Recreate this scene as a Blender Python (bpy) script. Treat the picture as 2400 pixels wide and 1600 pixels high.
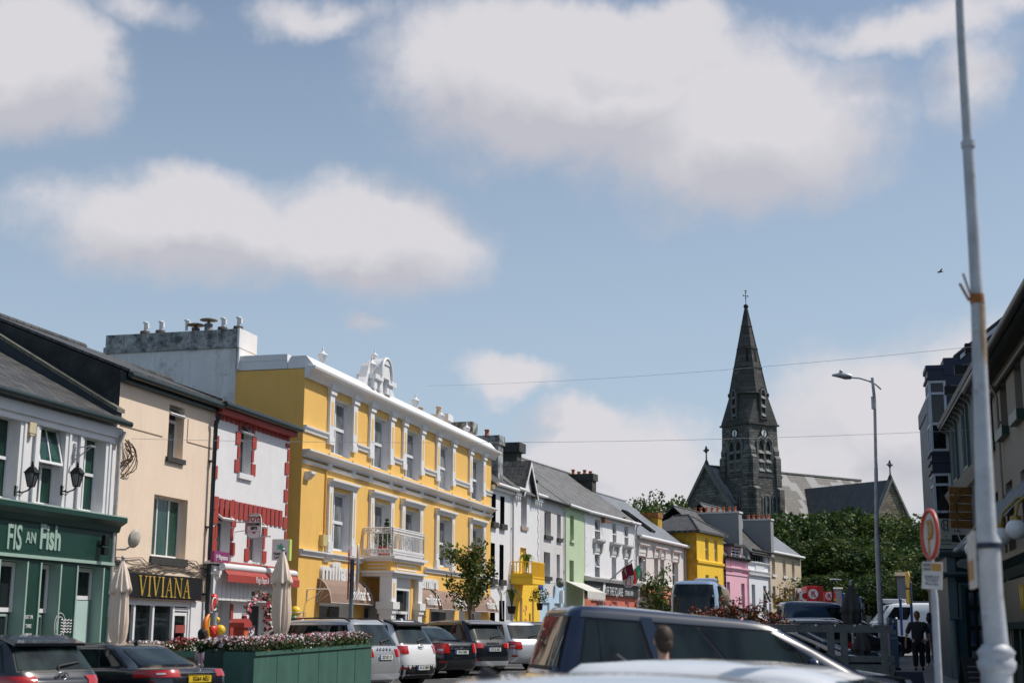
import bpy, math, random
from mathutils import Vector, Matrix
R=math.radians
scene=bpy.context.scene
for o in list(bpy.data.objects): bpy.data.objects.remove(o)

# ------------------------------------------------------------------ camera
PITCH,ROLL,EYE=R(11.6),R(0.35),1.6
cd=bpy.data.cameras.new('camera'); cam=bpy.data.objects.new('camera',cd); scene.collection.objects.link(cam)
cam.location=(0,0,EYE)
cam.matrix_world=Matrix.Translation((0,0,EYE))@Matrix.Rotation(R(90)+PITCH,4,'X')@Matrix.Rotation(ROLL,4,'Z')
cd.lens=50; cd.sensor_width=36; cd.clip_start=.1; cd.clip_end=3000
cd.dof.use_dof=True; cd.dof.focus_distance=58; cd.dof.aperture_fstop=1.8
scene.camera=cam
F,CX,CY=3333.,1200.,800.
def ray(px,py):
    a,b=px-CX,CY-py; c,s=math.cos(ROLL),math.sin(ROLL); a,b=a*c-b*s,a*s+b*c
    return Vector((a,F*math.cos(PITCH)-b*math.sin(PITCH),b*math.cos(PITCH)+F*math.sin(PITCH)))

# ------------------------------------------------------------------ sky, sun, exposure
SUN_EL,SUN_AZ=53,80      # azimuth clockwise from +Y
w=bpy.data.worlds.new('World'); scene.world=w; w.use_nodes=True
nt=w.node_tree; nt.nodes.clear()
def N(t,**k):
    n=nt.nodes.new(t)
    for a,b in k.items(): setattr(n,a,b)
    return n
def L(a,b): nt.links.new(a,b)
sky=N('ShaderNodeTexSky',sky_type='NISHITA',sun_disc=False,sun_elevation=R(SUN_EL),sun_rotation=R(SUN_AZ),altitude=50,air_density=1.0,dust_density=1.4,ozone_density=.7)
tc=N('ShaderNodeTexCoord'); sx=N('ShaderNodeSeparateXYZ'); L(tc.outputs['Generated'],sx.inputs[0])
def m_(op,a,b=None,clamp=False):
    n=N('ShaderNodeMath',operation=op,use_clamp=clamp)
    for i,v in enumerate((a,b)):
        if v is None: continue
        if isinstance(v,(int,float)): n.inputs[i].default_value=v
        else: L(v,n.inputs[i])
    return n.outputs[0]
az=m_('ARCTAN2',sx.outputs[0],sx.outputs[1]); el=m_('ARCSINE',sx.outputs[2])
cb=N('ShaderNodeCombineXYZ'); L(az,cb.inputs[0]); L(el,cb.inputs[1])
def noise(vec,scale,detail,rough,offs=0):
    mp=N('ShaderNodeMapping'); mp.inputs['Location'].default_value=(offs,offs*.7,offs); L(vec,mp.inputs[0])
    n=N('ShaderNodeTexNoise'); n.inputs['Scale'].default_value=scale; n.inputs['Detail'].default_value=detail; n.inputs['Roughness'].default_value=rough
    L(mp.outputs[0],n.inputs['Vector']); return n
nz=noise(cb.outputs[0],6,5,.6)
vs=N('ShaderNodeVectorMath',operation='SUBTRACT'); L(nz.outputs['Color'],vs.inputs[0]); vs.inputs[1].default_value=(.5,.5,.5)
vm=N('ShaderNodeVectorMath',operation='MULTIPLY'); L(vs.outputs[0],vm.inputs[0]); vm.inputs[1].default_value=(.14,.10,0)
va=N('ShaderNodeVectorMath',operation='ADD'); L(cb.outputs[0],va.inputs[0]); L(vm.outputs[0],va.inputs[1])
# clouds: (azimuth, elevation) ellipses on the sky, listed through the direction each is seen in
CL=[(60,120,230,210,1),(770,30,200,65,.55),(330,20,230,60,.45),(1260,200,510,225,1),(1480,190,560,215,1),(1690,270,480,255,1),(1450,60,420,90,.9),(1000,210,260,110,.55),(430,545,360,170,1),(820,560,380,160,.95),(1180,905,190,60,.8),
    (1450,1090,360,140,.85),(1380,1000,160,60,.8),(2080,1010,360,220,.85),(2300,900,220,200,.8),(1800,1190,800,140,.9),(2260,150,120,130,.45),(880,760,90,35,.35),(2150,30,500,60,.5),(1900,1100,300,160,.7)]
def cloud_field(dy):
  acc=None
  vv=va.outputs[0]
  if dy:
    sh=N('ShaderNodeVectorMath',operation='ADD'); L(va.outputs[0],sh.inputs[0]); sh.inputs[1].default_value=(0,dy,0); vv=sh.outputs[0]
  for cx,cy,rx,ry,amp in CL:
    d=ray(cx,cy).normalized(); a0=math.atan2(d.x,d.y); e0=math.asin(d.z)
    s=N('ShaderNodeVectorMath',operation='SUBTRACT'); L(vv,s.inputs[0]); s.inputs[1].default_value=(a0,e0,0)
    q=N('ShaderNodeVectorMath',operation='MULTIPLY'); L(s.outputs[0],q.inputs[0]); q.inputs[1].default_value=(3404/rx,3404/ry,0)
    ln=N('ShaderNodeVectorMath',operation='LENGTH'); L(q.outputs[0],ln.inputs[0])
    v=m_('MULTIPLY',m_('SUBTRACT',1.12,ln.outputs['Value'],True),amp*2.7)
    acc=v if acc is None else m_('MAXIMUM',acc,v)
  return acc
acc=cloud_field(0); acc_up=cloud_field(.035)
n2=noise(cb.outputs[0],14,7,.62,3.1)
nn=m_('MULTIPLY',m_('SUBTRACT',n2.outputs['Fac'],.5),2.0)
dens=m_('ADD',acc,m_('MULTIPLY',nn,m_('MINIMUM',m_('MULTIPLY',acc,3),1)))
# a scatter of clouds for the rest of the sky, outside the part the photograph shows
n4=noise(tc.outputs['Generated'],2.2,6,.6,7)
far=m_('MULTIPLY',m_('SUBTRACT',n4.outputs['Fac'],.60),5,True)
out=m_('MULTIPLY',m_('SUBTRACT',m_('ABSOLUTE',az),.42),8,True)
up=m_('MULTIPLY',m_('SUBTRACT',el,.5),8,True)
dens=m_('MAXIMUM',dens,m_('MULTIPLY',far,m_('MAXIMUM',out,up)))
mr=N('ShaderNodeMapRange',interpolation_type='SMOOTHSTEP'); L(dens,mr.inputs[0]); mr.inputs[1].default_value=.0; mr.inputs[2].default_value=1.5; mr.inputs[4].default_value=.96
n3=noise(va.outputs[0],9,5,.55,9.3)
lit=m_('ADD',m_('MULTIPLY',n3.outputs['Fac'],.75),m_('MULTIPLY',m_('SUBTRACT',acc,acc_up),.27)); lit=m_('ADD',lit,.12)
cr=N('ShaderNodeValToRGB'); L(lit,cr.inputs[0])
CLOUD_K=6.1
cr.color_ramp.elements[0].position=.3; cr.color_ramp.elements[0].color=(.84*CLOUD_K,.84*CLOUD_K,.93*CLOUD_K,1)
cr.color_ramp.elements[1].position=.7; cr.color_ramp.elements[1].color=(1.13*CLOUD_K,1.10*CLOUD_K,1.15*CLOUD_K,1)
# thin high haze that pales the blue towards the horizon
hz=N('ShaderNodeMapRange'); L(el,hz.inputs[0]); hz.inputs[1].default_value=0; hz.inputs[2].default_value=.46; hz.inputs[3].default_value=.92; hz.inputs[4].default_value=.14
skym=N('ShaderNodeMixRGB'); L(hz.outputs[0],skym.inputs[0]); L(sky.outputs[0],skym.inputs[1]); skym.inputs[2].default_value=(4.7,5.9,7.2,1)
mx=N('ShaderNodeMixRGB'); L(mr.outputs[0],mx.inputs[0]); L(skym.outputs[0],mx.inputs[1]); L(cr.outputs[0],mx.inputs[2])
bg=N('ShaderNodeBackground'); bg.inputs[1].default_value=.1; L(mx.outputs[0],bg.inputs[0])
ow=N('ShaderNodeOutputWorld'); L(bg.outputs[0],ow.inputs[0])
sd=bpy.data.lights.new('sun','SUN'); sd.energy=4.0; sd.angle=R(.5); sd.color=(1,.95,.87)
sun=bpy.data.objects.new('sun',sd); scene.collection.objects.link(sun)
sv=Vector((math.cos(R(SUN_EL))*math.sin(R(SUN_AZ)),math.cos(R(SUN_EL))*math.cos(R(SUN_AZ)),math.sin(R(SUN_EL))))
sun.rotation_euler=sv.to_track_quat('Z','Y').to_euler(); sun.location=(30,20,60)
scene.view_settings.view_transform='Standard'; scene.view_settings.look='None'
scene.view_settings.exposure=0.05; scene.view_settings.gamma=1
scene.render.engine='CYCLES'

# ------------------------------------------------------------------ materials
MATS={}
def mat(name,col,rough=.6,var=.12,scale=3,bump=.0,metal=0,coat=0,streak=0,streakcol=(.12,.12,.11),bscale=25,spec=.5,emit=0,trans=0,blotch=None):
    if name in MATS: return MATS[name]
    m=bpy.data.materials.new(name); m.use_nodes=True; t=m.node_tree; b=t.nodes['Principled BSDF']
    b.inputs['Roughness'].default_value=rough; b.inputs['Metallic'].default_value=metal; b.inputs['Coat Weight'].default_value=coat; b.inputs['Coat Roughness'].default_value=.04
    b.inputs['Specular IOR Level'].default_value=spec
    c=t.nodes.new('ShaderNodeTexCoord'); nz=t.nodes.new('ShaderNodeTexNoise'); nz.inputs['Scale'].default_value=scale; nz.inputs['Detail'].default_value=6; nz.inputs['Roughness'].default_value=.65
    t.links.new(c.outputs['Object'],nz.inputs['Vector'])
    mr=t.nodes.new('ShaderNodeMapRange'); mr.inputs[1].default_value=.3; mr.inputs[2].default_value=.7; mr.inputs[3].default_value=1-var; mr.inputs[4].default_value=1+var
    t.links.new(nz.outputs['Fac'],mr.inputs[0])
    hs=t.nodes.new('ShaderNodeHueSaturation'); hs.inputs['Color'].default_value=(*col,1); t.links.new(mr.outputs[0],hs.inputs['Value'])
    last=hs.outputs[0]
    if streak:
        mp=t.nodes.new('ShaderNodeMapping'); mp.inputs['Scale'].default_value=(3.2,3.2,.35); t.links.new(c.outputs['Object'],mp.inputs[0])
        n2=t.nodes.new('ShaderNodeTexNoise'); n2.inputs['Scale'].default_value=1.6; n2.inputs['Detail'].default_value=8; n2.inputs['Roughness'].default_value=.7; t.links.new(mp.outputs[0],n2.inputs['Vector'])
        m2=t.nodes.new('ShaderNodeMapRange'); m2.inputs[1].default_value=.5; m2.inputs[2].default_value=.78; m2.inputs[3].default_value=0; m2.inputs[4].default_value=streak; t.links.new(n2.outputs['Fac'],m2.inputs[0])
        mx=t.nodes.new('ShaderNodeMixRGB'); t.links.new(m2.outputs[0],mx.inputs[0]); t.links.new(last,mx.inputs[1]); mx.inputs[2].default_value=(*streakcol,1); last=mx.outputs[0]
    if blotch:
        bc,lo,hi,bs,am=blotch; n5=t.nodes.new('ShaderNodeTexNoise'); n5.inputs['Scale'].default_value=bs; n5.inputs['Detail'].default_value=10; n5.inputs['Roughness'].default_value=.72; t.links.new(c.outputs['Object'],n5.inputs['Vector'])
        m5=t.nodes.new('ShaderNodeMapRange'); m5.inputs[1].default_value=lo; m5.inputs[2].default_value=hi; m5.inputs[3].default_value=0; m5.inputs[4].default_value=am; t.links.new(n5.outputs['Fac'],m5.inputs[0])
        x5=t.nodes.new('ShaderNodeMixRGB'); t.links.new(m5.outputs[0],x5.inputs[0]); t.links.new(last,x5.inputs[1]); x5.inputs[2].default_value=(*bc,1); last=x5.outputs[0]
    t.links.new(last,b.inputs['Base Color'])
    if bump:
        n3=t.nodes.new('ShaderNodeTexNoise'); n3.inputs['Scale'].default_value=bscale; n3.inputs['Detail'].default_value=4; t.links.new(c.outputs['Object'],n3.inputs['Vector'])
        bp=t.nodes.new('ShaderNodeBump'); bp.inputs['Strength'].default_value=bump; bp.inputs['Distance'].default_value=.03; t.links.new(n3.outputs['Fac'],bp.inputs['Height']); t.links.new(bp.outputs[0],b.inputs['Normal'])
    if trans: b.inputs['Transmission Weight'].default_value=trans
    MATS[name]=m; return m
def brickmat(name,c1,c2,mortar,bw,bh,ms=.02,mode='xz',rough=.8,var=.35,offset=.5,bump=.4,patch=None,squash=1):
    """slates, stone courses, setts: brick pattern in real metres. mode xz: walls, xy: roofs/ground, sz: (x+y, z)"""
    if name in MATS: return MATS[name]
    m=bpy.data.materials.new(name); m.use_nodes=True; t=m.node_tree; b=t.nodes['Principled BSDF']; b.inputs['Roughness'].default_value=rough
    c=t.nodes.new('ShaderNodeTexCoord'); s=t.nodes.new('ShaderNodeSeparateXYZ'); t.links.new(c.outputs['Object'],s.inputs[0])
    cb=t.nodes.new('ShaderNodeCombineXYZ')
    if mode=='sz':
        a=t.nodes.new('ShaderNodeMath'); t.links.new(s.outputs[0],a.inputs[0]); t.links.new(s.outputs[1],a.inputs[1]); t.links.new(a.outputs[0],cb.inputs[0]); t.links.new(s.outputs[2],cb.inputs[1])
    else:
        t.links.new(s.outputs[0],cb.inputs[0]); t.links.new(s.outputs[2 if mode=='xz' else 1],cb.inputs[1])
    br=t.nodes.new('ShaderNodeTexBrick'); br.offset=offset; br.inputs['Scale'].default_value=1; br.inputs['Brick Width'].default_value=bw; br.inputs['Row Height'].default_value=bh; br.inputs['Mortar Size'].default_value=ms
    br.inputs['Color1'].default_value=(*c1,1); br.inputs['Color2'].default_value=(*c2,1); br.inputs['Mortar'].default_value=(*mortar,1)
    t.links.new(cb.outputs[0],br.inputs['Vector'])
    nz=t.nodes.new('ShaderNodeTexNoise'); nz.inputs['Scale'].default_value=.9; nz.inputs['Detail'].default_value=9; nz.inputs['Roughness'].default_value=.75; t.links.new(c.outputs['Object'],nz.inputs['Vector'])
    mr=t.nodes.new('ShaderNodeMapRange'); mr.inputs[1].default_value=.3; mr.inputs[2].default_value=.7; mr.inputs[3].default_value=1-var; mr.inputs[4].default_value=1+var; t.links.new(nz.outputs['Fac'],mr.inputs[0])
    hs=t.nodes.new('ShaderNodeHueSaturation'); t.links.new(br.outputs['Color'],hs.inputs['Color']); t.links.new(mr.outputs[0],hs.inputs['Value']); last=hs.outputs[0]
    if patch:   # re-slated area: blocky boundary snapped to the slates
        col,thr,px,py,ps=patch
        sn=t.nodes.new('ShaderNodeVectorMath'); sn.operation='SNAP'; t.links.new(cb.outputs[0],sn.inputs[0]); sn.inputs[1].default_value=(px,py,1)
        n2=t.nodes.new('ShaderNodeTexNoise'); n2.inputs['Scale'].default_value=ps; n2.inputs['Detail'].default_value=2; t.links.new(sn.outputs[0],n2.inputs['Vector'])
        g=t.nodes.new('ShaderNodeMath'); g.operation='GREATER_THAN'; t.links.new(n2.outputs['Fac'],g.inputs[0]); g.inputs[1].default_value=thr
        mx=t.nodes.new('ShaderNodeMixRGB'); t.links.new(g.outputs[0],mx.inputs[0]); t.links.new(last,mx.inputs[1]); mx.inputs[2].default_value=(*col,1); last=mx.outputs[0]
    t.links.new(last,b.inputs['Base Color'])
    bp=t.nodes.new('ShaderNodeBump'); bp.inputs['Strength'].default_value=bump; bp.inputs['Distance'].default_value=.03; t.links.new(br.outputs['Fac'],bp.inputs['Height']); bp.invert=True; t.links.new(bp.outputs[0],b.inputs['Normal'])
    MATS[name]=m; return m
white=mat('white_paint',(.72,.71,.72),.6,.05,2,.05,streak=.22,streakcol=(.48,.46,.44),blotch=((.55,.53,.51),.58,.74,.9,.45))
trim=mat('white_trim',(.72,.715,.72),.5,.04,2,streak=.15,streakcol=(.46,.45,.44))
dirtywhite=mat('weathered_white_render',(.70,.70,.70),.8,.08,1.2,.1,streak=.55,streakcol=(.28,.28,.28),blotch=((.20,.21,.22),.55,.68,1.3,.7))
mould=mat('mouldy_render',(.36,.37,.37),.9,.45,2.2,.3,streak=1.0,streakcol=(.045,.05,.05),bscale=8,blotch=((.05,.055,.055),.44,.6,2.6,.9))
cream=mat('cream_render',(.78,.62,.48),.75,.05,.8,.1,streak=.32,streakcol=(.50,.37,.27),blotch=((.60,.47,.37),.55,.72,.7,.5))
yellow=mat('yellow_render',(.78,.465,.115),.7,.05,1.1,.08,streak=.28,streakcol=(.52,.29,.08),blotch=((.60,.36,.10),.56,.72,.8,.5))
yellow2=mat('bright_yellow_render',(.84,.52,.03),.7,.06,1.4,.08)
yellowdirty=mat('mossy_yellow_render',(.42,.25,.02),.85,.4,1.3,.2,streak=.6,streakcol=(.16,.10,.02))
green=mat('pale_green_render',(.45,.55,.36),.7,.05,1.5,.05,streak=.35,streakcol=(.25,.35,.2))
palegreen=mat('light_green_trim',(.30,.42,.36),.6,.06)
shopgreen=mat('dark_green_gloss',(.0045,.038,.026),.45,.12,4,.0)
shopgreen2=mat('darker_green_gloss',(.004,.032,.023),.4,.12)
pink=mat('pink_render',(.76,.42,.50),.7,.05,1.5,.05)
beige=mat('beige_render',(.56,.46,.34),.75,.05,1.5,.05)
offwhite=mat('offwhite_render',(.64,.60,.57),.75,.06,1.2,.05,streak=.25,streakcol=(.42,.38,.35))
paleblue=mat('pale_blue_render',(.42,.56,.68),.75,.06,1.5,.05,streak=.25,streakcol=(.5,.5,.5))
greyrender=mat('grey_render',(.26,.26,.26),.8,.06,1.2,.05)
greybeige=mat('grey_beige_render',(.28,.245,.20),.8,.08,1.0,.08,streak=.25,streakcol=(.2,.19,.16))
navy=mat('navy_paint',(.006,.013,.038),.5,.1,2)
teal=mat('teal_paint',(.02,.07,.09),.5,.1,2)
tealtrim=mat('grey_teal_trim',(.10,.15,.16),.5,.08)
red=mat('red_paint',(.34,.042,.032),.65,.12,6)
redbrown=mat('terracotta_paint',(.52,.13,.085),.75,.08,2)
black=mat('black_paint',(.008,.008,.009),.6,.1,spec=.3)
blackmat=mat('shaded_gable_black',(.022,.026,.028),.9,.35,2,.2,blotch=((.06,.07,.07),.5,.7,1.2,.6))  # gable and side walls: their shade put into a near-black colour
darkgutter=mat('dark_green_gutter',(.008,.019,.019),.4,.2)
sillblack=mat('dark_sill',(.035,.035,.032),.7,.3,8)
stonesill=mat('stone_sill',(.32,.26,.22),.8,.2,8)
pipe=mat('grey_pipe',(.42,.42,.43),.5,.15,6)
metal=mat('galvanised_steel',(.36,.38,.40),.42,.12,5,metal=.6)
polepaint=mat('weathered_grey_pole_paint',(.42,.44,.47),.5,.25,3,.1,streak=.6,streakcol=(.16,.15,.15),blotch=((.18,.15,.13),.58,.68,5,.7))
rust=mat('rust',(.28,.11,.03),.9,.4,10,.3)
rustpaint=mat('rust_stained_paint',(.38,.29,.20),.7,.3,4,.2,streak=1.0,streakcol=(.30,.12,.03))
gold=mat('gold_letters',(.45,.30,.05),.45,.1)
goldbright=mat('amber_letters',(.75,.50,.05),.5,.1)
terracotta=mat('terracotta',(.38,.11,.05),.8,.3,8)
claypale=mat('pale_clay',(.50,.36,.24),.8,.25,8)
concrete=mat('weathered_concrete',(.26,.25,.22),.9,.35,3,.3,streak=.5,streakcol=(.07,.07,.06))
darkcement=mat('dark_stained_cement',(.045,.048,.045),.95,.5,1.8,.4,streak=.4,streakcol=(.15,.15,.13),bscale=7)
slate=brickmat('grey_slates',(.10,.097,.093),(.18,.172,.165),(.04,.04,.04),.35,.24,.018,'xy',.55,.35,bump=.7)
slatedark=brickmat('dark_slates',(.042,.042,.042),(.095,.09,.085),(.012,.012,.012),.35,.22,.018,'xy',.55,.4,bump=.8)
slateblue=brickmat('blue_grey_slates',(.16,.17,.19),(.20,.21,.23),(.08,.085,.09),.4,.24,.012,'xy',.5,.18)
asphalt=mat('asphalt',(.05,.05,.052),.9,.25,6,.3,bscale=60)
setts=brickmat('grey_paving_setts',(.17,.165,.155),(.23,.22,.20),(.07,.07,.065),.42,.22,.012,'xy',.85,.2)
setts2=brickmat('pavement_slabs',(.25,.245,.235),(.30,.29,.28),(.12,.12,.11),.6,.4,.012,'xy',.85,.15)
def glassmat(name,c1,c2,scale=1.2,rough=.04,spec=.45,tint=(.9,1,1)):
    m=bpy.data.materials.new(name); m.use_nodes=True; t=m.node_tree; b=t.nodes['Principled BSDF']; b.inputs['Roughness'].default_value=rough; b.inputs['Specular IOR Level'].default_value=spec
    b.inputs['Coat Weight'].default_value=0
    c=t.nodes.new('ShaderNodeTexCoord'); mp=t.nodes.new('ShaderNodeMapping'); mp.inputs['Scale'].default_value=(1.2,1.2,.5); t.links.new(c.outputs['Object'],mp.inputs[0])
    nz=t.nodes.new('ShaderNodeTexNoise'); nz.inputs['Scale'].default_value=scale; nz.inputs['Detail'].default_value=3; t.links.new(mp.outputs[0],nz.inputs['Vector'])
    cr=t.nodes.new('ShaderNodeValToRGB'); cr.color_ramp.elements[0].position=.42; cr.color_ramp.elements[0].color=(*c1,1); cr.color_ramp.elements[1].position=.62; cr.color_ramp.elements[1].color=(*c2,1)
    t.links.new(nz.outputs['Fac'],cr.inputs[0]); t.links.new(cr.outputs[0],b.inputs['Base Color'])
    n2=t.nodes.new('ShaderNodeTexNoise'); n2.inputs['Scale'].default_value=2; t.links.new(c.outputs['Object'],n2.inputs['Vector']); bp=t.nodes.new('ShaderNodeBump'); bp.inputs['Strength'].default_value=.12; bp.inputs['Distance'].default_value=.02
    t.links.new(n2.outputs['Fac'],bp.inputs['Height']); t.links.new(bp.outputs[0],b.inputs['Normal']); MATS[name]=m; return m
glass=glassmat('window_glass',(.012,.015,.018),(.06,.065,.07))
glassdark=glassmat('dark_glass',(.004,.006,.007),(.015,.02,.022))
glassgreen=glassmat('green_curtained_glass',(.006,.03,.022),(.02,.07,.05))
glasspale=glassmat('painted_reflection_glass',(.045,.05,.055),(.24,.25,.26),.9)  # reflections painted in as pale mottling of the pane
glasscurtain=glassmat('net_curtained_glass',(.10,.105,.11),(.30,.30,.31),1.5)
carglass=glassmat('car_glass',(.004,.007,.008),(.022,.036,.034),1.6,rough=.03)  # greenish mottling in the colour stands in for reflections

# ------------------------------------------------------------------ mesh helpers
SPLIT={'pilaster','pilaster_panel','pilaster_beading','sill_band','painted_quoins','quoins','string_course','bargeboard','mullion','window_trim','sign_line','porch_pillar','pillar_panel','stone_arch','striped_panel','cornice','porch_wall','wall_cable','belfry_arch','monogram','render_joint','floodlight','prints','architrave','buttress','eaves_board','door_light','gable_coping','bay','door_frame'}
class MB:
    def __init__(s): s.v=[];s.f=[];s.m=[];s.sm=[]
    def add(s,vs,fs,m=0,smooth=False):
        n=len(s.v); s.v+= [tuple(v) for v in vs]
        for f in fs: s.f.append(tuple(i+n for i in f)); s.m.append(m); s.sm.append(smooth)
        return s
    def box(s,x0,x1,y0,y1,z0,z1,m=0):
        if x0>x1:x0,x1=x1,x0
        if y0>y1:y0,y1=y1,y0
        if z0>z1:z0,z1=z1,z0
        v=[(x0,y0,z0),(x1,y0,z0),(x1,y1,z0),(x0,y1,z0),(x0,y0,z1),(x1,y0,z1),(x1,y1,z1),(x0,y1,z1)]
        return s.add(v,[(0,3,2,1),(4,5,6,7),(0,1,5,4),(1,2,6,5),(2,3,7,6),(3,0,4,7)],m)
    def quad(s,a,b,c,d,m=0): return s.add([a,b,c,d],[(0,1,2,3)],m)
    def poly(s,pts,m=0): return s.add(pts,[tuple(range(len(pts)))],m)
    def prism(s,pts,vec,m=0,smooth=False):
        n=len(pts); v=Vector(vec); vs=[Vector(p) for p in pts]+[Vector(p)+v for p in pts]
        s.add(vs,[tuple(range(n-1,-1,-1)),tuple(range(n,2*n))],m)
        return s.add(vs,[(i,(i+1)%n,n+(i+1)%n,n+i) for i in range(n)],m,smooth)
    def mould(s,prof,x0,x1,m=0,e0=0,e1=0):  # prof (y,z) swept along x
        n=len(prof); a=[(x0+e0*p[0],p[0],p[1]) for p in prof]; b=[(x1-e1*p[0],p[0],p[1]) for p in prof]
        s.add(a+b,[tuple(range(n)),tuple(range(2*n-1,n-1,-1))]+[(i,n+i,n+(i+1)%n,(i+1)%n) for i in range(n)],m); return s
    def tube(s,path,r,n=8,m=0,smooth=True,cap=True):
        P=[Vector(p) for p in path]; rr=r if isinstance(r,(list,tuple)) else [r]*len(P); vs=[];fs=[]
        ref=None
        for i,p in enumerate(P):
            d=(P[min(i+1,len(P)-1)]-P[max(i-1,0)]).normalized()
            if ref is None: ref=d.orthogonal().normalized()
            a=(ref-d*ref.dot(d)).normalized(); ref=a; b=d.cross(a)
            for k in range(n):
                t=2*math.pi*k/n; vs.append(p+(a*math.cos(t)+b*math.sin(t))*rr[i])
        for i in range(len(P)-1):
            for k in range(n): fs.append((i*n+k,i*n+(k+1)%n,(i+1)*n+(k+1)%n,(i+1)*n+k))
        s.add(vs,fs,m,smooth)
        if cap: s.add(vs[:n]+vs[-n:],[tuple(range(n-1,-1,-1)),tuple(range(n,2*n))],m)
        return s
    def lathe(s,prof,cx=0,cy=0,n=20,m=0,smooth=True,rot=0):
        vs=[];fs=[]
        for r,z in prof:
            for k in range(n): t=2*math.pi*k/n+rot; vs.append((cx+r*math.cos(t),cy+r*math.sin(t),z))
        for i in range(len(prof)-1):
            for k in range(n): fs.append((i*n+k,i*n+(k+1)%n,(i+1)*n+(k+1)%n,(i+1)*n+k))
        s.add(vs,fs,m,smooth)
        s.add(vs[:n],[tuple(range(n-1,-1,-1))],m); s.add(vs[-n:],[tuple(range(n))],m); return s
    def ball(s,c,r,m=0,n=12,sc=(1,1,1)):
        k=max(5,n//2); pr=[(max(.001,math.sin(math.pi*i/k)),-math.cos(math.pi*i/k)) for i in range(k+1)]
        t=MB(); t.lathe(pr,n=n); 
        s.add([(c[0]+v[0]*r*sc[0],c[1]+v[1]*r*sc[1],c[2]+v[2]*r*sc[2]) for v in t.v],t.f,m,True); return s
    def grid(s,x0,x1,z0,z1,y,holes,m=0,rv=None,mr=None,arch=None):
        """front wall face with rectangular openings and their reveals"""
        xs=sorted({x0,x1}|{max(x0,min(x1,h[0])) for h in holes}|{max(x0,min(x1,h[1])) for h in holes})
        zs=sorted({z0,z1}|{max(z0,min(z1,h[2])) for h in holes}|{max(z0,min(z1,h[3])) for h in holes})
        for i in range(len(xs)-1):
            for j in range(len(zs)-1):
                cx,cz=(xs[i]+xs[i+1])/2,(zs[j]+zs[j+1])/2
                if any(h[0]<cx<h[1] and h[2]<cz<h[3] for h in holes): continue
                s.quad((xs[i],y,zs[j]),(xs[i+1],y,zs[j]),(xs[i+1],y,zs[j+1]),(xs[i],y,zs[j+1]),m)
        for h in holes:
            a,b,c,d=h[:4]; r=y+(h[4] if len(h)>4 else (rv or .22)); q=m if mr is None else mr
            s.quad((a,y,c),(a,y,d),(a,r,d),(a,r,c),q); s.quad((b,y,c),(b,r,c),(b,r,d),(b,y,d),q)
            s.quad((a,y,d),(b,y,d),(b,r,d),(a,r,d),q); s.quad((a,y,c),(a,r,c),(b,r,c),(b,y,c),q)
            s.quad((a,r+.09,c),(b,r+.09,c),(b,r+.09,d),(a,r+.09,d),q)
        return s
    def build(s,name,mats,parent=None,loc=None,bevel=0,rot=None):
        if name in SPLIT and len(s.v)>8:      # repeated trim: one mesh per separate piece
            par=list(range(len(s.v)))
            def fd(a):
                while par[a]!=a: par[a]=par[par[a]]; a=par[a]
                return a
            for f in s.f:
                for i in f[1:]: par[fd(i)]=fd(f[0])
            bx={}
            for i,v in enumerate(s.v):
                r=fd(i); b=bx.setdefault(r,[list(v),list(v)])
                for k in range(3): b[0][k]=min(b[0][k],v[k]); b[1][k]=max(b[1][k],v[k])
            ks=list(bx); gap=.13 if name not in ('quoins','painted_quoins') else .3
            for i,a in enumerate(ks):
                for c in ks[i+1:]:
                    if fd(a)!=fd(c) and all(bx[a][0][k]-gap<bx[c][1][k] and bx[c][0][k]-gap<bx[a][1][k] for k in range(3)): par[fd(a)]=fd(c)
            gs={}
            for f,m,sm in zip(s.f,s.m,s.sm): gs.setdefault(fd(f[0]),[]).append((f,m,sm))
            if len(gs)>1:
                out=[]
                for fs in gs.values():
                    n=MB(); mp={}
                    for f,m,sm in fs:
                        for i in f:
                            if i not in mp: mp[i]=len(n.v); n.v.append(s.v[i])
                        n.f.append(tuple(mp[i] for i in f)); n.m.append(m); n.sm.append(sm)
                    out.append(n._build(name,mats,parent,loc,bevel,rot))
                return out[0]
        return s._build(name,mats,parent,loc,bevel,rot)
    def _build(s,name,mats,parent=None,loc=None,bevel=0,rot=None):
        me=bpy.data.meshes.new(name); me.from_pydata(s.v,[],s.f); me.update()
        if not isinstance(mats,(list,tuple)): mats=[mats]
        for m in mats: me.materials.append(m)
        for p,mi,sm in zip(me.polygons,s.m,s.sm): p.material_index=mi; p.use_smooth=sm
        o=bpy.data.objects.new(name,me); scene.collection.objects.link(o)
        if parent: o.parent=parent
        if loc is not None: o.location=loc
        if rot is not None: o.rotation_euler=rot
        if bevel:
            b=o.modifiers.new('bevel','BEVEL'); b.width=bevel; b.segments=2; b.limit_method='ANGLE'; b.angle_limit=R(40); b.harden_normals=False
        return o
def tag(o,label=None,cat=None,group=None,kind=None):
    if label: o['label']=label
    if cat: o['category']=cat
    if group: o['group']=group
    if kind: o['kind']=kind
    return o
def thing(name,label,cat,loc=(0,0,0),rz=0,group=None):
    o=bpy.data.objects.new(name,None); o.empty_display_size=.3; scene.collection.objects.link(o); o.location=loc; o.rotation_euler=(0,0,rz)
    return tag(o,label,cat,group)
def copy_tree(o,parent=None):
    c=o.copy(); scene.collection.objects.link(c)
    if parent: c.parent=parent
    for ch in list(o.children): copy_tree(ch,c)
    return c
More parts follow.
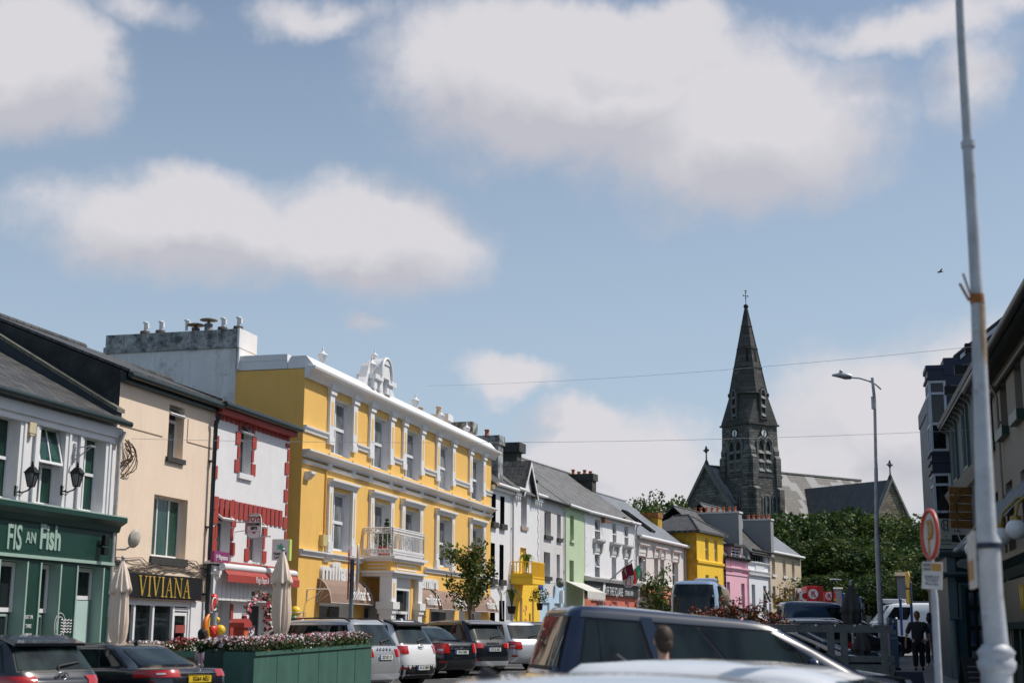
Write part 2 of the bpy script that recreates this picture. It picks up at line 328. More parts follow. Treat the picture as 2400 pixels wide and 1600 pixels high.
def text(s,size,m,parent,loc,name='lettering',rot=(R(90),0,0),sx=1,ext=.012,bold=0,align='CENTER',shear=0,space=1):
    c=bpy.data.curves.new(name,'FONT'); c.body=s; c.size=size; c.extrude=ext; c.offset=bold; c.align_x=align; c.align_y='CENTER'; c.shear=shear; c.space_character=space; c.resolution_u=3; c.space_line=.85
    t=bpy.data.objects.new('tmp',c); scene.collection.objects.link(t); bpy.context.view_layer.update()
    me=bpy.data.meshes.new_from_object(t.evaluated_get(bpy.context.evaluated_depsgraph_get())); bpy.data.objects.remove(t)
    me.materials.clear(); me.materials.append(m); me.name=name
    o=bpy.data.objects.new(name,me); scene.collection.objects.link(o); o.parent=parent; o.location=loc; o.rotation_euler=rot; o.scale=(sx,1,1); return o
def GZ(x,y): return .009*y+.018*x          # the square rises gently away from the camera and to the right
ZM={'A':(0,700,3.485),'B':(0,1150,3.485),'C':(260,720,3.646),'D':(260,1150,3.484),'E':(650,780,3.733),'F':(650,1180,3.733),'G':(1080,980,4.9),'H':(1080,1280,4.704),'I':(1400,1150,4.481),'J':(1580,660,2.613),'K':(1500,1300,3.92),'L':(2100,1200,3.92),'M':(2100,600,2.613),'N':(1900,1280,4.9),'O':(840,1440,5.6),'P':(0,1440,3.92),'Q':(1700,1360,5.227),'R':(440,1350,7.84),'S':(2150,1100,7.128),'T':(0,1230,5.807),'X':(0,0,1)}
def z_(k,x,y): a,b,s=ZM[k]; return a+x/s,b+y/s
def at(px,Y,py=1487,k='X'):
    px,py=z_(k,px,py); d=ray(px,py); t=Y/d.y; return Vector((t*d.x,Y,EYE+t*d.z))
class Plane:
    def __init__(s,p,deg): s.o=Vector((p[0],p[1])); a=R(deg); s.deg=deg; s.u=Vector((math.sin(a),math.cos(a))); s.n=Vector((math.cos(a),-math.sin(a)))
    def hit(s,px,py,out=0):
        d=ray(px,py); o=s.o+s.n*out; det=d.x*-s.u.y+s.u.x*d.y
        t=(o.x*-s.u.y+s.u.x*o.y)/det; q=(d.x*o.y-d.y*o.x)/det
        return q,EYE+t*d.z
    def pt(s,q,out=0): return s.o+s.u*q+s.n*out
class House:
    def __init__(s,name,label,cat,pl,q0,q1,group=None):
        s.pl=pl; s.q0=q0; s.w=q1-q0; p=pl.pt(q0); s.zb=GZ(*pl.pt((q0+q1)/2)); s.root=thing(name,label,cat,(p.x,p.y,s.zb),R(90-pl.deg),group)
    def uv(s,k,x,y,out=0): q,z=s.pl.hit(*z_(k,x,y),out); return q-s.q0,z-s.zb
    def X(s,k,x,y,out=0): return s.uv(k,x,y,out)[0]
    def Zc(s,k,x,y,out=0): return s.uv(k,x,y,out)[1]
    def rect(s,k,xl,xr,yt,yb,out=0):
        xm,ym=(xl+xr)/2,(yt+yb)/2
        return s.uv(k,xl,ym,out)[0],s.uv(k,xr,ym,out)[0],s.uv(k,xm,yb,out)[1],s.uv(k,xm,yt,out)[1]
    def walls(s,zt,depth,holes,m,ms=None,pitch=.7,mr=None,rv=.2,z0=-.6,gable=True,name='wall'):
        b=MB(); b.grid(0,s.w,z0,zt,0,holes,0,rv,2)
        zr=zt+depth/2*pitch if gable else zt
        for x,f in ((0,1),(s.w,-1)):
            pts=[(x,0,z0),(x,0,zt),(x,depth/2,zr),(x,depth,zt),(x,depth,z0)]
            if not gable: pts.pop(2)
            b.poly(pts if f>0 else pts[::-1],1)
        b.quad((0,depth,z0),(s.w,depth,z0),(s.w,depth,zt),(0,depth,zt),1)
        if not gable: b.quad((0,0,zt),(s.w,0,zt),(s.w,depth,zt),(0,depth,zt),1)
        s.depth=depth; s.zt=zt
        return b.build(name,[m,ms or m,mr or m],s.root)
    def roof(s,m,pitch=.7,over=.28,th=.09,x0=None,x1=None,name='roof',ridge=True):
        x0=-.02 if x0 is None else x0; x1=s.w+.02 if x1 is None else x1; d=s.depth; zr=s.zt+d/2*pitch+.03; ze=s.zt+.03-over*pitch
        b=MB()
        prof=[(-over,ze),(-over,ze+th),(d/2,zr+th),(d+over,ze+th),(d+over,ze),(d/2,zr)]
        b.mould(prof,x0,x1)
        if ridge: b.tube([(x0,d/2,zr+th),(x1,d/2,zr+th)],.09,6)
        return b.build(name,m,s.root)
    def gutter(s,m,x0=0,x1=None,over=.28,z=None,r=.06,pitch=.7):
        x1=s.w if x1 is None else x1; z=s.zt-over*pitch-.02 if z is None else z
        return MB().tube([(x0,-over-.05,z),(x1,-over-.05,z)],r,8).build('gutter',m,s.root)
    def pipe(s,x,z1,m,r=.045,z0=-.4,y=-.09,name='downpipe'):
        b=MB().tube([(x,y,z0),(x,y,z1-.3),(x,y-.12,z1)],r,8)
        z=z0+1
        while z<z1-.5: b.box(x-r-.02,x+r+.02,y-.01,0,z,z+.05); z+=1.8
        return b.build(name,m,s.root)
    def window(s,rc,style='sash',rv=.2,fm=None,gm=None,sill=None,sp=.08,bd=.065,y=0,arch=None,am=None,label=None,open_top=0,sillh=.1,sillx=.07,vb=0):
        x0,x1,z0,z1=rc; fm=fm or trim; gm=gm or glass; Y=y+rv
        b=MB(); bd=min(bd,(x1-x0)*.2)
        b.box(x0,x0+bd,Y,Y+.07,z0,z1); b.box(x1-bd,x1,Y,Y+.07,z0,z1); b.box(x0+bd,x1-bd,Y,Y+.07,z0,z0+bd); b.box(x0+bd,x1-bd,Y,Y+.07,z1-bd,z1)
        zm=(z0+z1)/2; xm=(x0+x1)/2; h=bd*.4
        def vbar(x,a=z0+bd,c=z1-bd): b.box(x-h,x+h,Y+.005,Y+.06,a,c)
        def hbar(z,a=x0+bd,c=x1-bd,t=1): b.box(a,c,Y-.012,Y+.055,z-h*t,z+h*t)
        if style=='sash': hbar(zm)
        elif style=='sash22': hbar(zm,t=1.3); vbar(xm)
        elif style=='case2': vbar(xm)
        elif style=='case3': vbar(x0+(x1-x0)*.33); vbar(x0+(x1-x0)*.67)
        elif style=='top': hbar(z0+(z1-z0)*.72,t=1.4)
        elif style=='top2': hbar(z0+(z1-z0)*.72,t=1.4); vbar(xm,z0+bd,z0+(z1-z0)*.72)
        elif style=='grid':
            for i in range(1,4): hbar(z0+(z1-z0)*i/4)
            vbar(xm)
        if arch:   # raised architrave in the wall colour or white
            t,pr=arch; A=MB(); A.box(x0-t,x0,y-pr,y,z0,z1+t); A.box(x1,x1+t,y-pr,y,z0,z1+t); A.box(x0,x1,y-pr,y,z1,z1+t)
            A.box(x0-t-.03,x0-.0-t+.05,y-pr-.03,y-pr,z0,z1+t+.03)
            A.box(x1+t-.05,x1+t+.03,y-pr-.03,y-pr,z0,z1+t+.03); A.box(x0-t+.05,x1+t-.05,y-pr-.03,y-pr,z1+t-.05,z1+t+.03)
        wn=b.build('window',fm,s.root)
        if label: wn['label']=label
        MB().box(x0+bd*.5,x1-bd*.5,Y+.03,Y+.04,z0+bd*.5,z1-bd*.5).build('pane',gm,wn)
        if arch: A.build('architrave',am or trim,wn)
        if sill: MB().box(x0-sillx,x1+sillx,y-sp,Y-.005,z0-sillh,z0-.003).build('sill',sill,wn)
        if open_top:
            # sash hung at the top and pushed out at the bottom
            ang,f0,f1=open_top; zt=z0+(z1-z0)*f1-bd*.5; hh=(z1-z0)*(f1-f0)-bd*.5; ww=x1-x0-bd
            c=MB(); t=.055; c.box(0,t,-.03,.03,-hh,0); c.box(ww-t,ww,-.03,.03,-hh,0); c.box(t,ww-t,-.03,.03,-t,0); c.box(t,ww-t,-.03,.03,-hh,-hh+t)
            if vb: c.box(ww/2-t*.35,ww/2+t*.35,-.025,.025,-hh+t,-t)
            sh=c.build('open_sash',fm,wn,(x0+bd/2,Y-.01,zt),rot=(-R(ang),0,0))
            c2=MB().box(t*.7,ww-t*.7,-.006,.006,-hh+t*.7,-t*.7); 
            o=c2.build('sash_pane',gm,s.root,(x0+bd/2,Y-.01,zt),rot=(-R(ang),0,0)); o.parent=wn
        return wn
    def chimney(s,x0,x1,y0,y1,z0,z1,m,mc=None,cap=.25,pots=(),pm=None,over=.08,mr=None,ph=.45):
        b=MB().box(x0,x1,y0,y1,z0,z1-cap); b.box(x0-over,x1+over,y0-over,y1+over,z1-cap+.002,z1,1)
        c=b.build('chimney',[m,mc or m],s.root)
        for i,(px,py,h) in enumerate(pots):
            MB().lathe([(.14,z1),(.15,z1+.04),(.115,z1+.06),(.10,z1+h-.08),(.13,z1+h-.06),(.13,z1+h),(.09,z1+h),(.08,z1+h-.1)],px,py,12).build('chimney_pot',pm or terracotta,c)
        return c
# ================================================================== ground
def sheet(name,pts,m,dz=0,label=None):
    b=MB(); b.poly([(x,y,GZ(x,y)+dz) for x,y in pts]); o=b.build(name,m); tag(o,kind='structure'); return o
sheet('ground',[(-900,-300),(900,-300),(900,1500),(-900,1500)],mat('far_ground',(.06,.09,.035),.95,.3,.05),-.02)
F1=Plane((-18*math.cos(R(14.8)),18*math.sin(R(14.8))),14.8)
def strip(name,pl,q0,q1,o0,o1,m,h,kerb=True):
    """a slab of paving laid along a building line, h above the road, with its kerb face"""
    b=MB(); a=[pl.pt(q0,o0),pl.pt(q1,o0),pl.pt(q1,o1),pl.pt(q0,o1)]
    top=[(p.x,p.y,GZ(p.x,p.y)+h) for p in a]; bot=[(p.x,p.y,GZ(p.x,p.y)-.1) for p in a]
    b.poly(top); 
    for i in range(4): j=(i+1)%4; b.quad(bot[i],bot[j],top[j],top[i])
    o=b.build(name,m); return tag(o,kind='structure')
# ================================================================== left terrace
q=lambda k,x,y: F1.hit(*z_(k,x,y))[0]
# ---- B1 white pub with green shopfront
h=House('pub','white rendered pub at far left with dark green ground floor shopfront and two wall lanterns','pub',F1,19.0,30.69)
o1=h.rect
W=[(-.9,.9),(2.0,3.1)]
wa=h.rect('X',-24,39,968,1174); wb=h.rect('X',86,146,995,1186); wc=h.rect('X',189,241,1021,1199)
wz=(wc[2],wc[3]); wd=(wb[1]-wb[0]); ws=[(wa[1]-1.05,wa[1],*wz),(wb[0],wb[1],*wz),(wc[0],wc[1],*wz)]
ws=[(ws[0][0]-2.35,ws[0][1]-2.35,*wz),(ws[0][0]-4.6,ws[0][1]-4.6,*wz)]+ws
zt1=6.62-h.zb; zl=h.Zc('B',500,165)
h.walls(zt1,8.2,[(*r,.2) for r in ws]+[(4.6,11.45,.1,3.02,.5)],white,blackmat,pitch=.52)
h.roof(slatedark,pitch=.52,over=.32)
MB().prism([(h.w-.34,-.15,6.78-h.zb),(h.w+.03,-.15,6.78-h.zb),(h.w+.03,4.1,9.22-h.zb),(h.w-.34,4.1,9.22-h.zb)],(0,0,.10)).build('verge_coping',mat('lichened_coping',(.13,.125,.10),.9,.4,5,.3,blotch=((.30,.28,.2),.55,.7,4,.7)),h.root)
MB().prism([(h.w-.30,-.1,6.5-h.zb),(h.w-.02,-.1,6.5-h.zb),(h.w-.02,4.1,8.9-h.zb),(h.w-.30,4.1,8.9-h.zb)],(0,0,.32)).build('lead_flashing',mat('lead_flashing',(.03,.04,.05),.6,.3),h.root)
h.gutter(darkgutter,z=zt1-.12,over=.3,r=.075)
MB().box(0,h.w,-.16,0,zt1-.46,zt1-.22).box(0,h.w,-.10,0,zt1-.6,zt1-.462).build('eaves_board',trim,h.root)
for i,r in enumerate(ws):
    h.window(r,'sash22',.2,gm=glassgreen,arch=(.17,.05),sill=trim,sillh=.07,sp=.1,open_top=(14,.5,1) if i==3 else 0,vb=1,label='sash window with its upper sash tilted open' if i==3 else None)
# shopfront: fascia, cornice ledge, pilasters
zf0=h.Zc('T',1450,540); zf1=zl-.30
b=MB(); b.mould([(-.42,zl-.1),(-.42,zl),(0,zl+.03),(0,zl-.34),(-.22,zl-.34),(-.26,zl-.2)],0,h.w)
b.build('shopfront_cornice',[shopgreen],h.root)
b=MB(); b.box(0,h.w,-.16,-.003,zf0,zf1); fas=b.build('shopfront_fascia',shopgreen,h.root)
MB().box(0,h.w-.1,-.21,-.163,zf0-.02,zf0+.05).build('fascia_trim',palegreen,fas)
MB().box(0,h.w,-.425,-.35,zl+.005,zl+.03).build('cornice_flashing',palegreen,fas)
text('FIS',.74,palegreen,fas,((h.X('T',-20,160)+h.X('T',215,160))/2,-.17,h.Zc('T',100,165)-.02),sx=.62,bold=.012)
text('AN',.34,palegreen,fas,(h.X('T',325,180),-.17,h.Zc('T',325,180)),sx=.8,bold=.004)
text('Fish',.74,palegreen,fas,(h.X('T',592,170),-.17,h.Zc('T',592,185)),sx=.72,bold=.022)
op=[]; zo=zf0-.03
for xa,xb in ((-330,-150),(0,345),(530,805),(1030,1390)):
    xa,xb=h.X('T',xa,900,.14),h.X('T',xb,900,.14); op.append((xa,xb))
op[0]=(op[1][0]-2.6,op[1][0]-.75); op[1]=(op[1][1]-1.0,op[1][1])
b=MB(); b.grid(0,h.w-.03,-.6,zo,-.14,[(a,c,-.05,zo-.06,.36) for a,c in op],0,mr=1); b.quad((h.w-.03,-.14,-.6),(h.w-.03,0,-.6),(h.w-.03,0,zo),(h.w-.03,-.14,zo))
shop=b.build('shopfront',[shopgreen,palegreen],h.root)
b=MB()
for a,c in op:
    for x in (a,c): b.box(x-.025,x+.025,-.165,-.143,-.5,zo-.06)
b.build('pilaster_beading',palegreen,shop)
for i,(a,c) in enumerate(op):
    zz=h.Zc('T',580,1190) if i<3 else h.Zc('T',1110,1010)
    h.window((a+.02,c-.02,zz,zo-.08),'plain',.27,gm=glassdark,y=-.14,bd=.09)
    if i<3: h.window((a+.02,c-.12,.3,zz-.04),'plain',.30,gm=glassdark,y=-.14,bd=.05,fm=palegreen)
    else:
        MB().box(a+.02,c-.1,.12,.20,-.3,zz-.02).build('door_panel',mat('pale_mint_paint',(.42,.55,.52),.5,.05),h.root)
xm=h.X('T',355,1360,.14); zc=h.Zc('T',355,1360,.14)
for i,t in enumerate(('EAT IN','TAKE','AWAY')): text(t,.115,trim,shop,(xm+.07,-.15,zc+.17-.19*i),sx=.8,ext=.004)
xm=h.X('T',815,1380,.14); zc=h.Zc('T',815,1370,.14)
b=MB()
for rr in (.27,.19): b.tube([(xm+rr*.8*math.cos(t*.3)-.02,-.148,zc+rr*1.05*math.sin(t*.3)) for t in range(22)],.008,4)
for k in range(5): b.tube([(xm+.02+.028*t,-.152,zc+.13-.065*k+.018*math.sin(t*1.3)) for t in range(16)],.010,4)
b.build('postmark_emblem',trim,shop)
def lantern(h,x,z):
    b=MB(); b.tube([(x,-.02,z-.28),(x,-.18,z-.32),(x,-.34,z-.26),(x,-.42,z-.16)],.022,6); b.box(x-.06,x+.06,-.05,0,z-.42,z-.12)
    b.tube([(x,-.04,z-.36),(x,-.14,z-.42),(x,-.2,z-.34),(x,-.1,z-.26)],.014,6)
    yc=-.42; c=lambda r,zz:[(x+.62*r*sx_,yc+.62*r*sy,zz) for sx_,sy in((-1,-1),(1,-1),(1,1),(-1,1))]
    for i in range(4):
        b.tube([c(.10,z-.15)[i],c(.20,z+.24)[i]],.014,5)
        b.tube([c(.20,z+.24)[i],c(.20,z+.24)[(i+1)%4]],.018,5); b.tube([c(.10,z-.15)[i],c(.10,z-.15)[(i+1)%4]],.016,5)
    b.add(c(.25,z+.24)+c(.09,z+.42),[(0,1,2,3),(7,6,5,4),(0,4,5,1),(1,5,6,2),(2,6,7,3),(3,7,4,0)])
    b.lathe([(.03,z+.42),(.05,z+.46),(.02,z+.50),(.035,z+.53),(.004,z+.6)],x,yc,8)
    for q_ in (b,): q_.v=[((v[0]-x)*.74,v[1]*.9,(v[2]-z)*.74) for v in q_.v]
    L_=b.build('lantern',black,h.root,(x,0,z+.08))
    g=MB(); g.add(c(.092,z-.13)+c(.19,z+.23),[(0,1,5,4),(1,2,6,5),(2,3,7,6),(3,0,4,7)]); g.v=[((v[0]-x)*.74,v[1]*.9,(v[2]-z)*.74) for v in g.v]; g.build('lantern_glass',mat('smoked_lamp_glass',(.16,.17,.18),.1,.2,trans=.5),L_)
for kx,ky in (('A',262),('A',632)): lantern(h,h.X('A',ky,1520,.4),h.Zc('A',ky,1500,.4)-.05)
# bracket, alarm box, floodlight
x,zz=h.uv('A',600,1250); b=MB(); b.box(x-.03,x+.03,-.04,0,zz-.25,zz+.2); b.tube([(x,-.02,zz+.1),(x,-.5,zz+.12)],.015,6); b.tube([(x,-.02,zz-.2),(x,-.45,zz+.1)],.015,6); b.tube([(x+.0,-.1+.07*math.cos(t),zz-.02+.07*math.sin(t)) for t in range(7)],.01,5); b.box(x-.1,x+.1,-.5,-.42,zz+.1,zz+.14); b.build('sign_bracket',metal,h.root)
x,zz=h.uv('A',235,1050); ab=MB().box(x-.13,x+.13,-.12,0,zz-.14,zz+.13).box(x-.09,x+.09,-.11,-.01,zz-.19,zz-.142).build('alarm_box',mat('aged_cream_plastic',(.58,.50,.33),.5),h.root,bevel=.015)
x,zz=h.uv('B',850,410,.25); b=MB(); b.box(x-.1,x+.1,-.34,-.24,zz-.1,zz+.14); b.tube([(x,-.24,zz-.06),(x,-.16,zz-.12)],.03,6); b.box(x-.14,x+.06,-.36,-.26,zz-.32,zz-.14); b.build('floodlight',black,h.root,bevel=.01)
h.pipe(h.w-.14,zt1-.3,mat('old_white_pipe',(.48,.47,.45),.7,.3,5,streak=.7),.055,y=-.15)
# ---- B2 cream
h=House('house','cream rendered house with a black and gold shop sign right of the white pub','house',F1,30.69,35.73)
zt=7.87-h.zb
w1=h.rect('C',490,622,840,1290); w2=h.rect('D',340,618,48,545); 
zs0=h.Zc('D',400,880); xs1=h.X('D',700,780)
h.walls(zt,8.4,[(*w1,.22),(*w2,.22),(.32,h.X('D',640,1000),-.3,zs0-.05,.3)],cream,blackmat,pitch=.395)
h.roof(slatedark,pitch=.395,over=.25,th=.07); h.gutter(darkgutter,over=.22,z=zt-.13,r=.08)
MB().box(0,h.w,-.14,-.004,zt-.3,zt-.06).build('eaves_board',darkgutter,h.root)
h.window(w1,'top',.22,gm=glass,sill=sillblack,sillh=.13,open_top=(48,.72,1))
h.window(w2,'case3',.22,gm=glassgreen,sill=sillblack,sillh=.2,sp=.06)
b=MB(); za=h.Zc('C',280,1060); b.box(.1,h.X('C',440,1100),-.014,-.001,za-.012,za+.012); xb=h.X('C',650,1100); zb=h.Zc('C',750,1175); b.box(xb,xb+.02,-.014,-.001,zb,h.Zc('C',655,950)); b.box(xb,h.w,-.014,-.001,zb-.012,zb+.012); b.build('render_joint',mat('render_crack',(.28,.2,.13)),h.root)
xs0=h.X('D',60,780); zs1=h.Zc('D',400,686); sg=MB().box(xs0,xs1,-.16,-.003,zs0,zs1).build('shop_sign',black,h.root,bevel=.01)
def roman(s,x0,x1,z0,z1,y,m,parent):
    """thick and thin stroked capitals with serifs"""
    adv={'V':1,'I':.5,'A':1,'N':1.1}; tot=sum(adv[c] for c in s); k=(x1-x0)/tot; x=x0; H=z1-z0; b=MB()
    def st(ax,az,bx,bz,w): b.prism([(ax-w/2,y,az),(ax+w/2,y,az),(bx+w/2,y,bz),(bx-w/2,y,bz)],(0,-.02,0))
    def sf(cx,cz,w): b.box(cx-w/2,cx+w/2,y-.021,y-.001,cz-.012,cz+.012)
    for c in s:
        a=adv[c]*k; T,t=.062,.026; l,r=x+.08*a,x+.92*a
        if c=='V': st((l+r)/2,z0,l+.05,z1,T); st((l+r)/2,z0,r-.04,z1,t); sf(l+.05,z1,.15); sf(r-.04,z1,.13)
        if c=='A': st(l+.04,z0,(l+r)/2,z1,t); st(r-.05,z0,(l+r)/2,z1,T); sf(l+.04,z0,.13); sf(r-.05,z0,.16); b.box(l+.09,r-.09,y-.02,y-.001,z0+H*.32,z0+H*.32+.022)
        if c=='I': m_=(l+r)/2; st(m_,z0,m_,z1,T); sf(m_,z0,.15); sf(m_,z1,.15)
        if c=='N': st(l+.05,z0,l+.05,z1,t); st(r-.05,z0,r-.05,z1,t); st(r-.05,z0,l+.05,z1,T); sf(l+.05,z0,.13); sf(l+.03,z1,.12); sf(r-.05,z1,.13)
        x+=a
    return b.build('lettering',m,parent)
roman('VIVIANA',h.X('D',168,780),h.X('D',604,780),h.Zc('D',390,862),h.Zc('D',390,706),-.162,gold,sg)
xe=h.X('D',640,1000); fr=MB(); fr.box(.32,xe,.0,.1,zs0-.17,zs0-.04)
xs=[.32,h.X('D',185,1000),h.X('D',340,1000),h.X('D',505,1000),xe-.06]
for x in xs: fr.box(x,x+.09,.0,.12,-.3,zs0-.17)
zt_=h.Zc('D',590,960); fr.box(xs[3]+.09,xe-.06,.02,.11,zt_-.06,zt_+.02)
fr=fr.build('shop_window_frame',trim,h.root); MB().box(.34,xe-.02,.08,.09,-.3,zs0-.1).build('pane',glassdark,fr)
MB().box(xs[3]+.1,xs[3]+.17,.03,.07,-.2,zt_-.1).box(xe-.16,xe-.08,.03,.07,-.2,zt_-.1).box(xs[3]+.17,xe-.16,.03,.07,zt_-.18,zt_-.1).build('door_frame',trim,fr)
MB().box(xs[3]+.2,xe-.2,-.004,0.02,zt_-.62,zt_-.42).build('notice',mat('faded_red_notice',(.3,.06,.05)),fr)
MB().box(h.X('D',645,1000),h.w,-.03,-.002,-.5,h.Zc('D',660,900)).build('plinth',white,h.root)
# satellite dish and loose cables
x,zz=h.uv('D',60,475,.1); b=MB(); b.tube([(x,-.02,zz),(x+.15,-.2,zz+.0),(x+.22,-.36,zz+.12),(x+.22,-.42,zz+.2)],.022,6); d=b.build('dish_arm',pipe,h.root)
b=MB(); b.lathe([(.02,0),(.09,.01),(.16,.035),(.23,.07),(.22,.075),(.15,.045),(.02,.02)],n=18); b.build('satellite_dish',mat('weathered_dish',(.42,.39,.33),.7,.3,6),d,(x+.2,-.46,zz+.25),rot=(R(-75),R(40),0))
random.seed(4); b=MB()
for k in range(9):
    z0=zs1+.10+.05*k%.3; b.tube([(t*h.w/14,-.03-.02*random.random(),z0+random.uniform(-.07,.07)-.05*math.sin(t*.45)+.1*math.sin(t*.9+k)*.4) for t in range(15)],.011,4)
b.build('wall_cable',mat('old_cable',(.16,.13,.10),.8,.3),h.root)
b=MB(); x0,z0=h.uv('C',80,1160)
for k in range(9):
    a0=random.uniform(-.1,.2); b.tube([(x0+.1+.28*math.sin(t*.5)*(.4+.09*k)+.02*k,-.05-.12*math.sin(t*.5),z0-.0-.085*t*(.75+.07*k)+.12*math.sin(t*.7+k)) for t in range(9)],.012,4)
b.build('dead_creeper',mat('dead_creeper_stem',(.06,.035,.025),.9,.4),h.root)
h.pipe(h.w-.12,zt-.35,darkgutter,.06,y=-.14)
# ---- B3 red and white toy shop
h=House('shop','narrow white shop with red painted quoins and brick bands left of the big yellow building','shop',F1,35.73,40.98)
zt=7.93-h.zb
zq=h.Zc
wu=h.rect('C',1098,1200,1010,1425); wl=h.rect('D',862,975,140,515); wr=h.rect('D',1128,1235,195,580)
zsf=h.Zc('D',900,893); za1=h.Zc('D',1100,590,.3)
dl=h.rect('R',455,770,440,1400); dr=h.rect('R',1045,1500,470,1400)
dl=(dl[0],dl[1],-.3,dl[3]); dr=(dr[0],dr[1],-.3,dr[3])
h.walls(zt,8.4,[(*wu,.22),(*wl,.24),(*wr,.24),(*dl,.5),(*dr,.3)],white,greyrender,pitch=.36)
h.roof(slatedark,pitch=.36,over=.25,th=.07); h.gutter(darkgutter,over=.28,z=zt-.13,r=.09,x0=0,x1=h.w+.12)
MB().box(0,h.w,-.26,-.004,zt-.36,zt-.16).build('eaves_board',red,h.root)
b=MB()
def blocks(b,x,z0,z1,wd,wn,hh,gap,flip,side):
    z=z0;k=0
    while z<z1-.1:
        w=wd if (k+flip)%2 else wn; xa=(x,x+w) if side>0 else (x-w,x)
        b.box(xa[0],xa[1],-.035,-.002,z,min(z+hh-gap,z1)); z+=hh; k+=1
def course(b,x0,x1,z0,z1,n):
    p=(x1-x0)/n; r_=random.Random(7)
    for i in range(n): b.box(x0+i*p+.06,x0+(i+1)*p-.035,-.037,-.002,z0,z1)
c1a,c1b=h.Zc('C',1200,975+70),h.Zc('C',1200,895+25)
course(b,.04,h.w-.03,c1b-.42,c1b+.05,17)
c2=h.Zc('D',1100,150); course(b,.22,h.w-.38,c2-.43+.1,c2+.17,15)
blocks(b,.04,zsf+1.2,c1b-.5,.30,.13,.42,.06,0,1); blocks(b,h.w-.03,zsf+1.0,c1b-.5,.28,.12,.42,.06,0,-1)
blocks(b,.04+1.9,-.3,zsf-.03,.0,.0,.5,.06,0,1) if 0 else None
for rc in (wu,wl,wr):
    blocks(b,rc[0]-.005,rc[2],rc[3]+.3,.28,.13,.40,.05,1,-1); blocks(b,rc[1]+.005,rc[2],rc[3]+.3,.28,.13,.40,.05,1,1)
xq=h.X('R',760,900); blocks(b,xq,-.3,dl[3],.30,.16,.5,.07,0,1)
b.build('painted_quoins',red,h.root)
h.window(wu,'top',.22,sill=trim,sillh=.16,open_top=(55,.72,1))
h.window(wl,'top',.24,gm=glass,open_top=(52,.6,1)); h.window(wr,'top',.24,gm=glass,open_top=(52,.6,1))
# awning cassette with red valence
za=h.Zc('D',1150,640,.4); xa0=h.X('D',905,620,.35); xa1=h.w-.05
b=MB(); b.tube([(xa0,-.36,za),(xa1,-.36,za)],.10,12); b.mould([(0,za+.12),(-.2,za+.16),(-.34,za+.11),(-.3,za+.08),(0,za+.06)],xa0-.4,xa1,0); aw=b.build('awning_cassette',trim,h.root)
b=MB(); b.mould([(-.40,za-.06),(-.52,za-.20),(-.52,za-.40),(-.505,za-.40),(-.505,za-.19),(-.38,za-.05)],xa0+.05,xa1); b.mould([(-.1,za+.165),(-.345,za+.115),(-.345,za+.13),(-.1,za+.19)],xa0-.3,xa1); b.build('awning_valence',red,aw)
text("King's Paper & Gift Shop",.24,trim,aw,((xa0+xa1)/2+.1,-.53,za-.30),sx=.62,ext=.004)
b=MB(); b.box(.02,h.w-.02,-.22,-.003,zsf,za+.02)
for i in range(1,19): b.box(i*h.w/19-.006,i*h.w/19+.006,-.2235,-.2202,zsf,zsf+.52,1)
fb=b.build('boarded_fascia',[white,mat('grey_joint',(.3,.3,.31))],h.root)
# doors
MB().box(dl[0]+.75,dl[1]-.02,.3,.36,-.3,dl[3]).box(dl[0],dl[0]+.08,.3,.4,-.3,dl[3]).build('door_frame',trim,h.root)
MB().box(dl[0]+.08,dl[0]+.75,.34,.36,-.3,dl[3]-.02).build('shop_interior_glass',glassdark,h.root)
h.window((dr[0]+.05,dr[1],-.3,dr[3]),'case2',.3,gm=glassdark,bd=.1)
# signs
x,zz=h.uv('D',878,540,.25); s_=MB().box(x-.46,x+.46,-.34,-.24,zz-.15,zz+.15).build('magenta_sign',mat('magenta_sign_face',(.22,.02,.12),.4,.05),h.root,bevel=.01); text('Payzone',.19,trim,s_,(x+.1,-.345,zz-.01),sx=.85,ext=.003,bold=.003)
MB().tube([(x-.33,-.346,zz-.1),(x-.33,-.346,zz+.05),(x-.24,-.346,zz+.05),(x-.24,-.346,zz-.02),(x-.3,-.346,zz-.02)],.012,4).build('emblem',trim,s_)
def projecting(h,k,cx,cy,out,wd,hh,mats,z=None,th=.10,rz=0,name='projecting_sign'):
    """a board that sticks out at right angles from the wall, its face turned to the camera"""
    x,zz=h.uv(k,cx,cy,out); return x,zz
# oval TOYS sign, square to the wall, facing down the street
x,zz=h.uv('D',1168,288,.6); pts=[]
for t in range(32):
    a=2*math.pi*t/32; c,s=math.cos(a),math.sin(a); pts.append((x,-.60-.21*(abs(c)**.45)*(1 if c>0 else -1),zz+.35*(abs(s)**.6)*(1 if s>0 else -1)))
b=MB(); b.prism(pts,(.07,0,0)); s_=b.build('toy_sign',[mat('sign_white',(.78,.76,.76),.4,.04)],h.root)
MB().tube([(x-.002,p[1]*1.0,p[2]) for p in pts+pts[:1]],.013,5).build('sign_rim',mat('sign_grey',(.3,.3,.31)),s_)
MB().tube([(x+.04,0,zz+.12),(x+.04,-.42,zz+.12)],.015,6).tube([(x+.04,0,zz-.15),(x+.04,-.42,zz-.1)],.012,6).build('sign_bracket',metal,s_)
rr=(R(90),0,R(-90))
for t,sz,dz,mm in (('TOYS',.20,.20,red),('STATIONERY',.085,.055,black),('GIFTS',.10,-.06,black)): text(t,sz,mm,s_,(x-.006,-.60,zz+dz),rot=rr,ext=.004,bold=.010 if sz>.15 else .005,sx=.85)
MB().box(x-.006,x-.001,-.78,-.42,zz+.10,zz+.108).box(x-.006,x-.001,-.78,-.42,zz+.0,zz+.008).box(x-.006,x-.001,-.78,-.42,zz-.15,zz-.142).ball((x,-.58,zz-.18),.026,n=8).ball((x,-.63,zz-.18),.026,n=8).build('sign_line',red,s_)
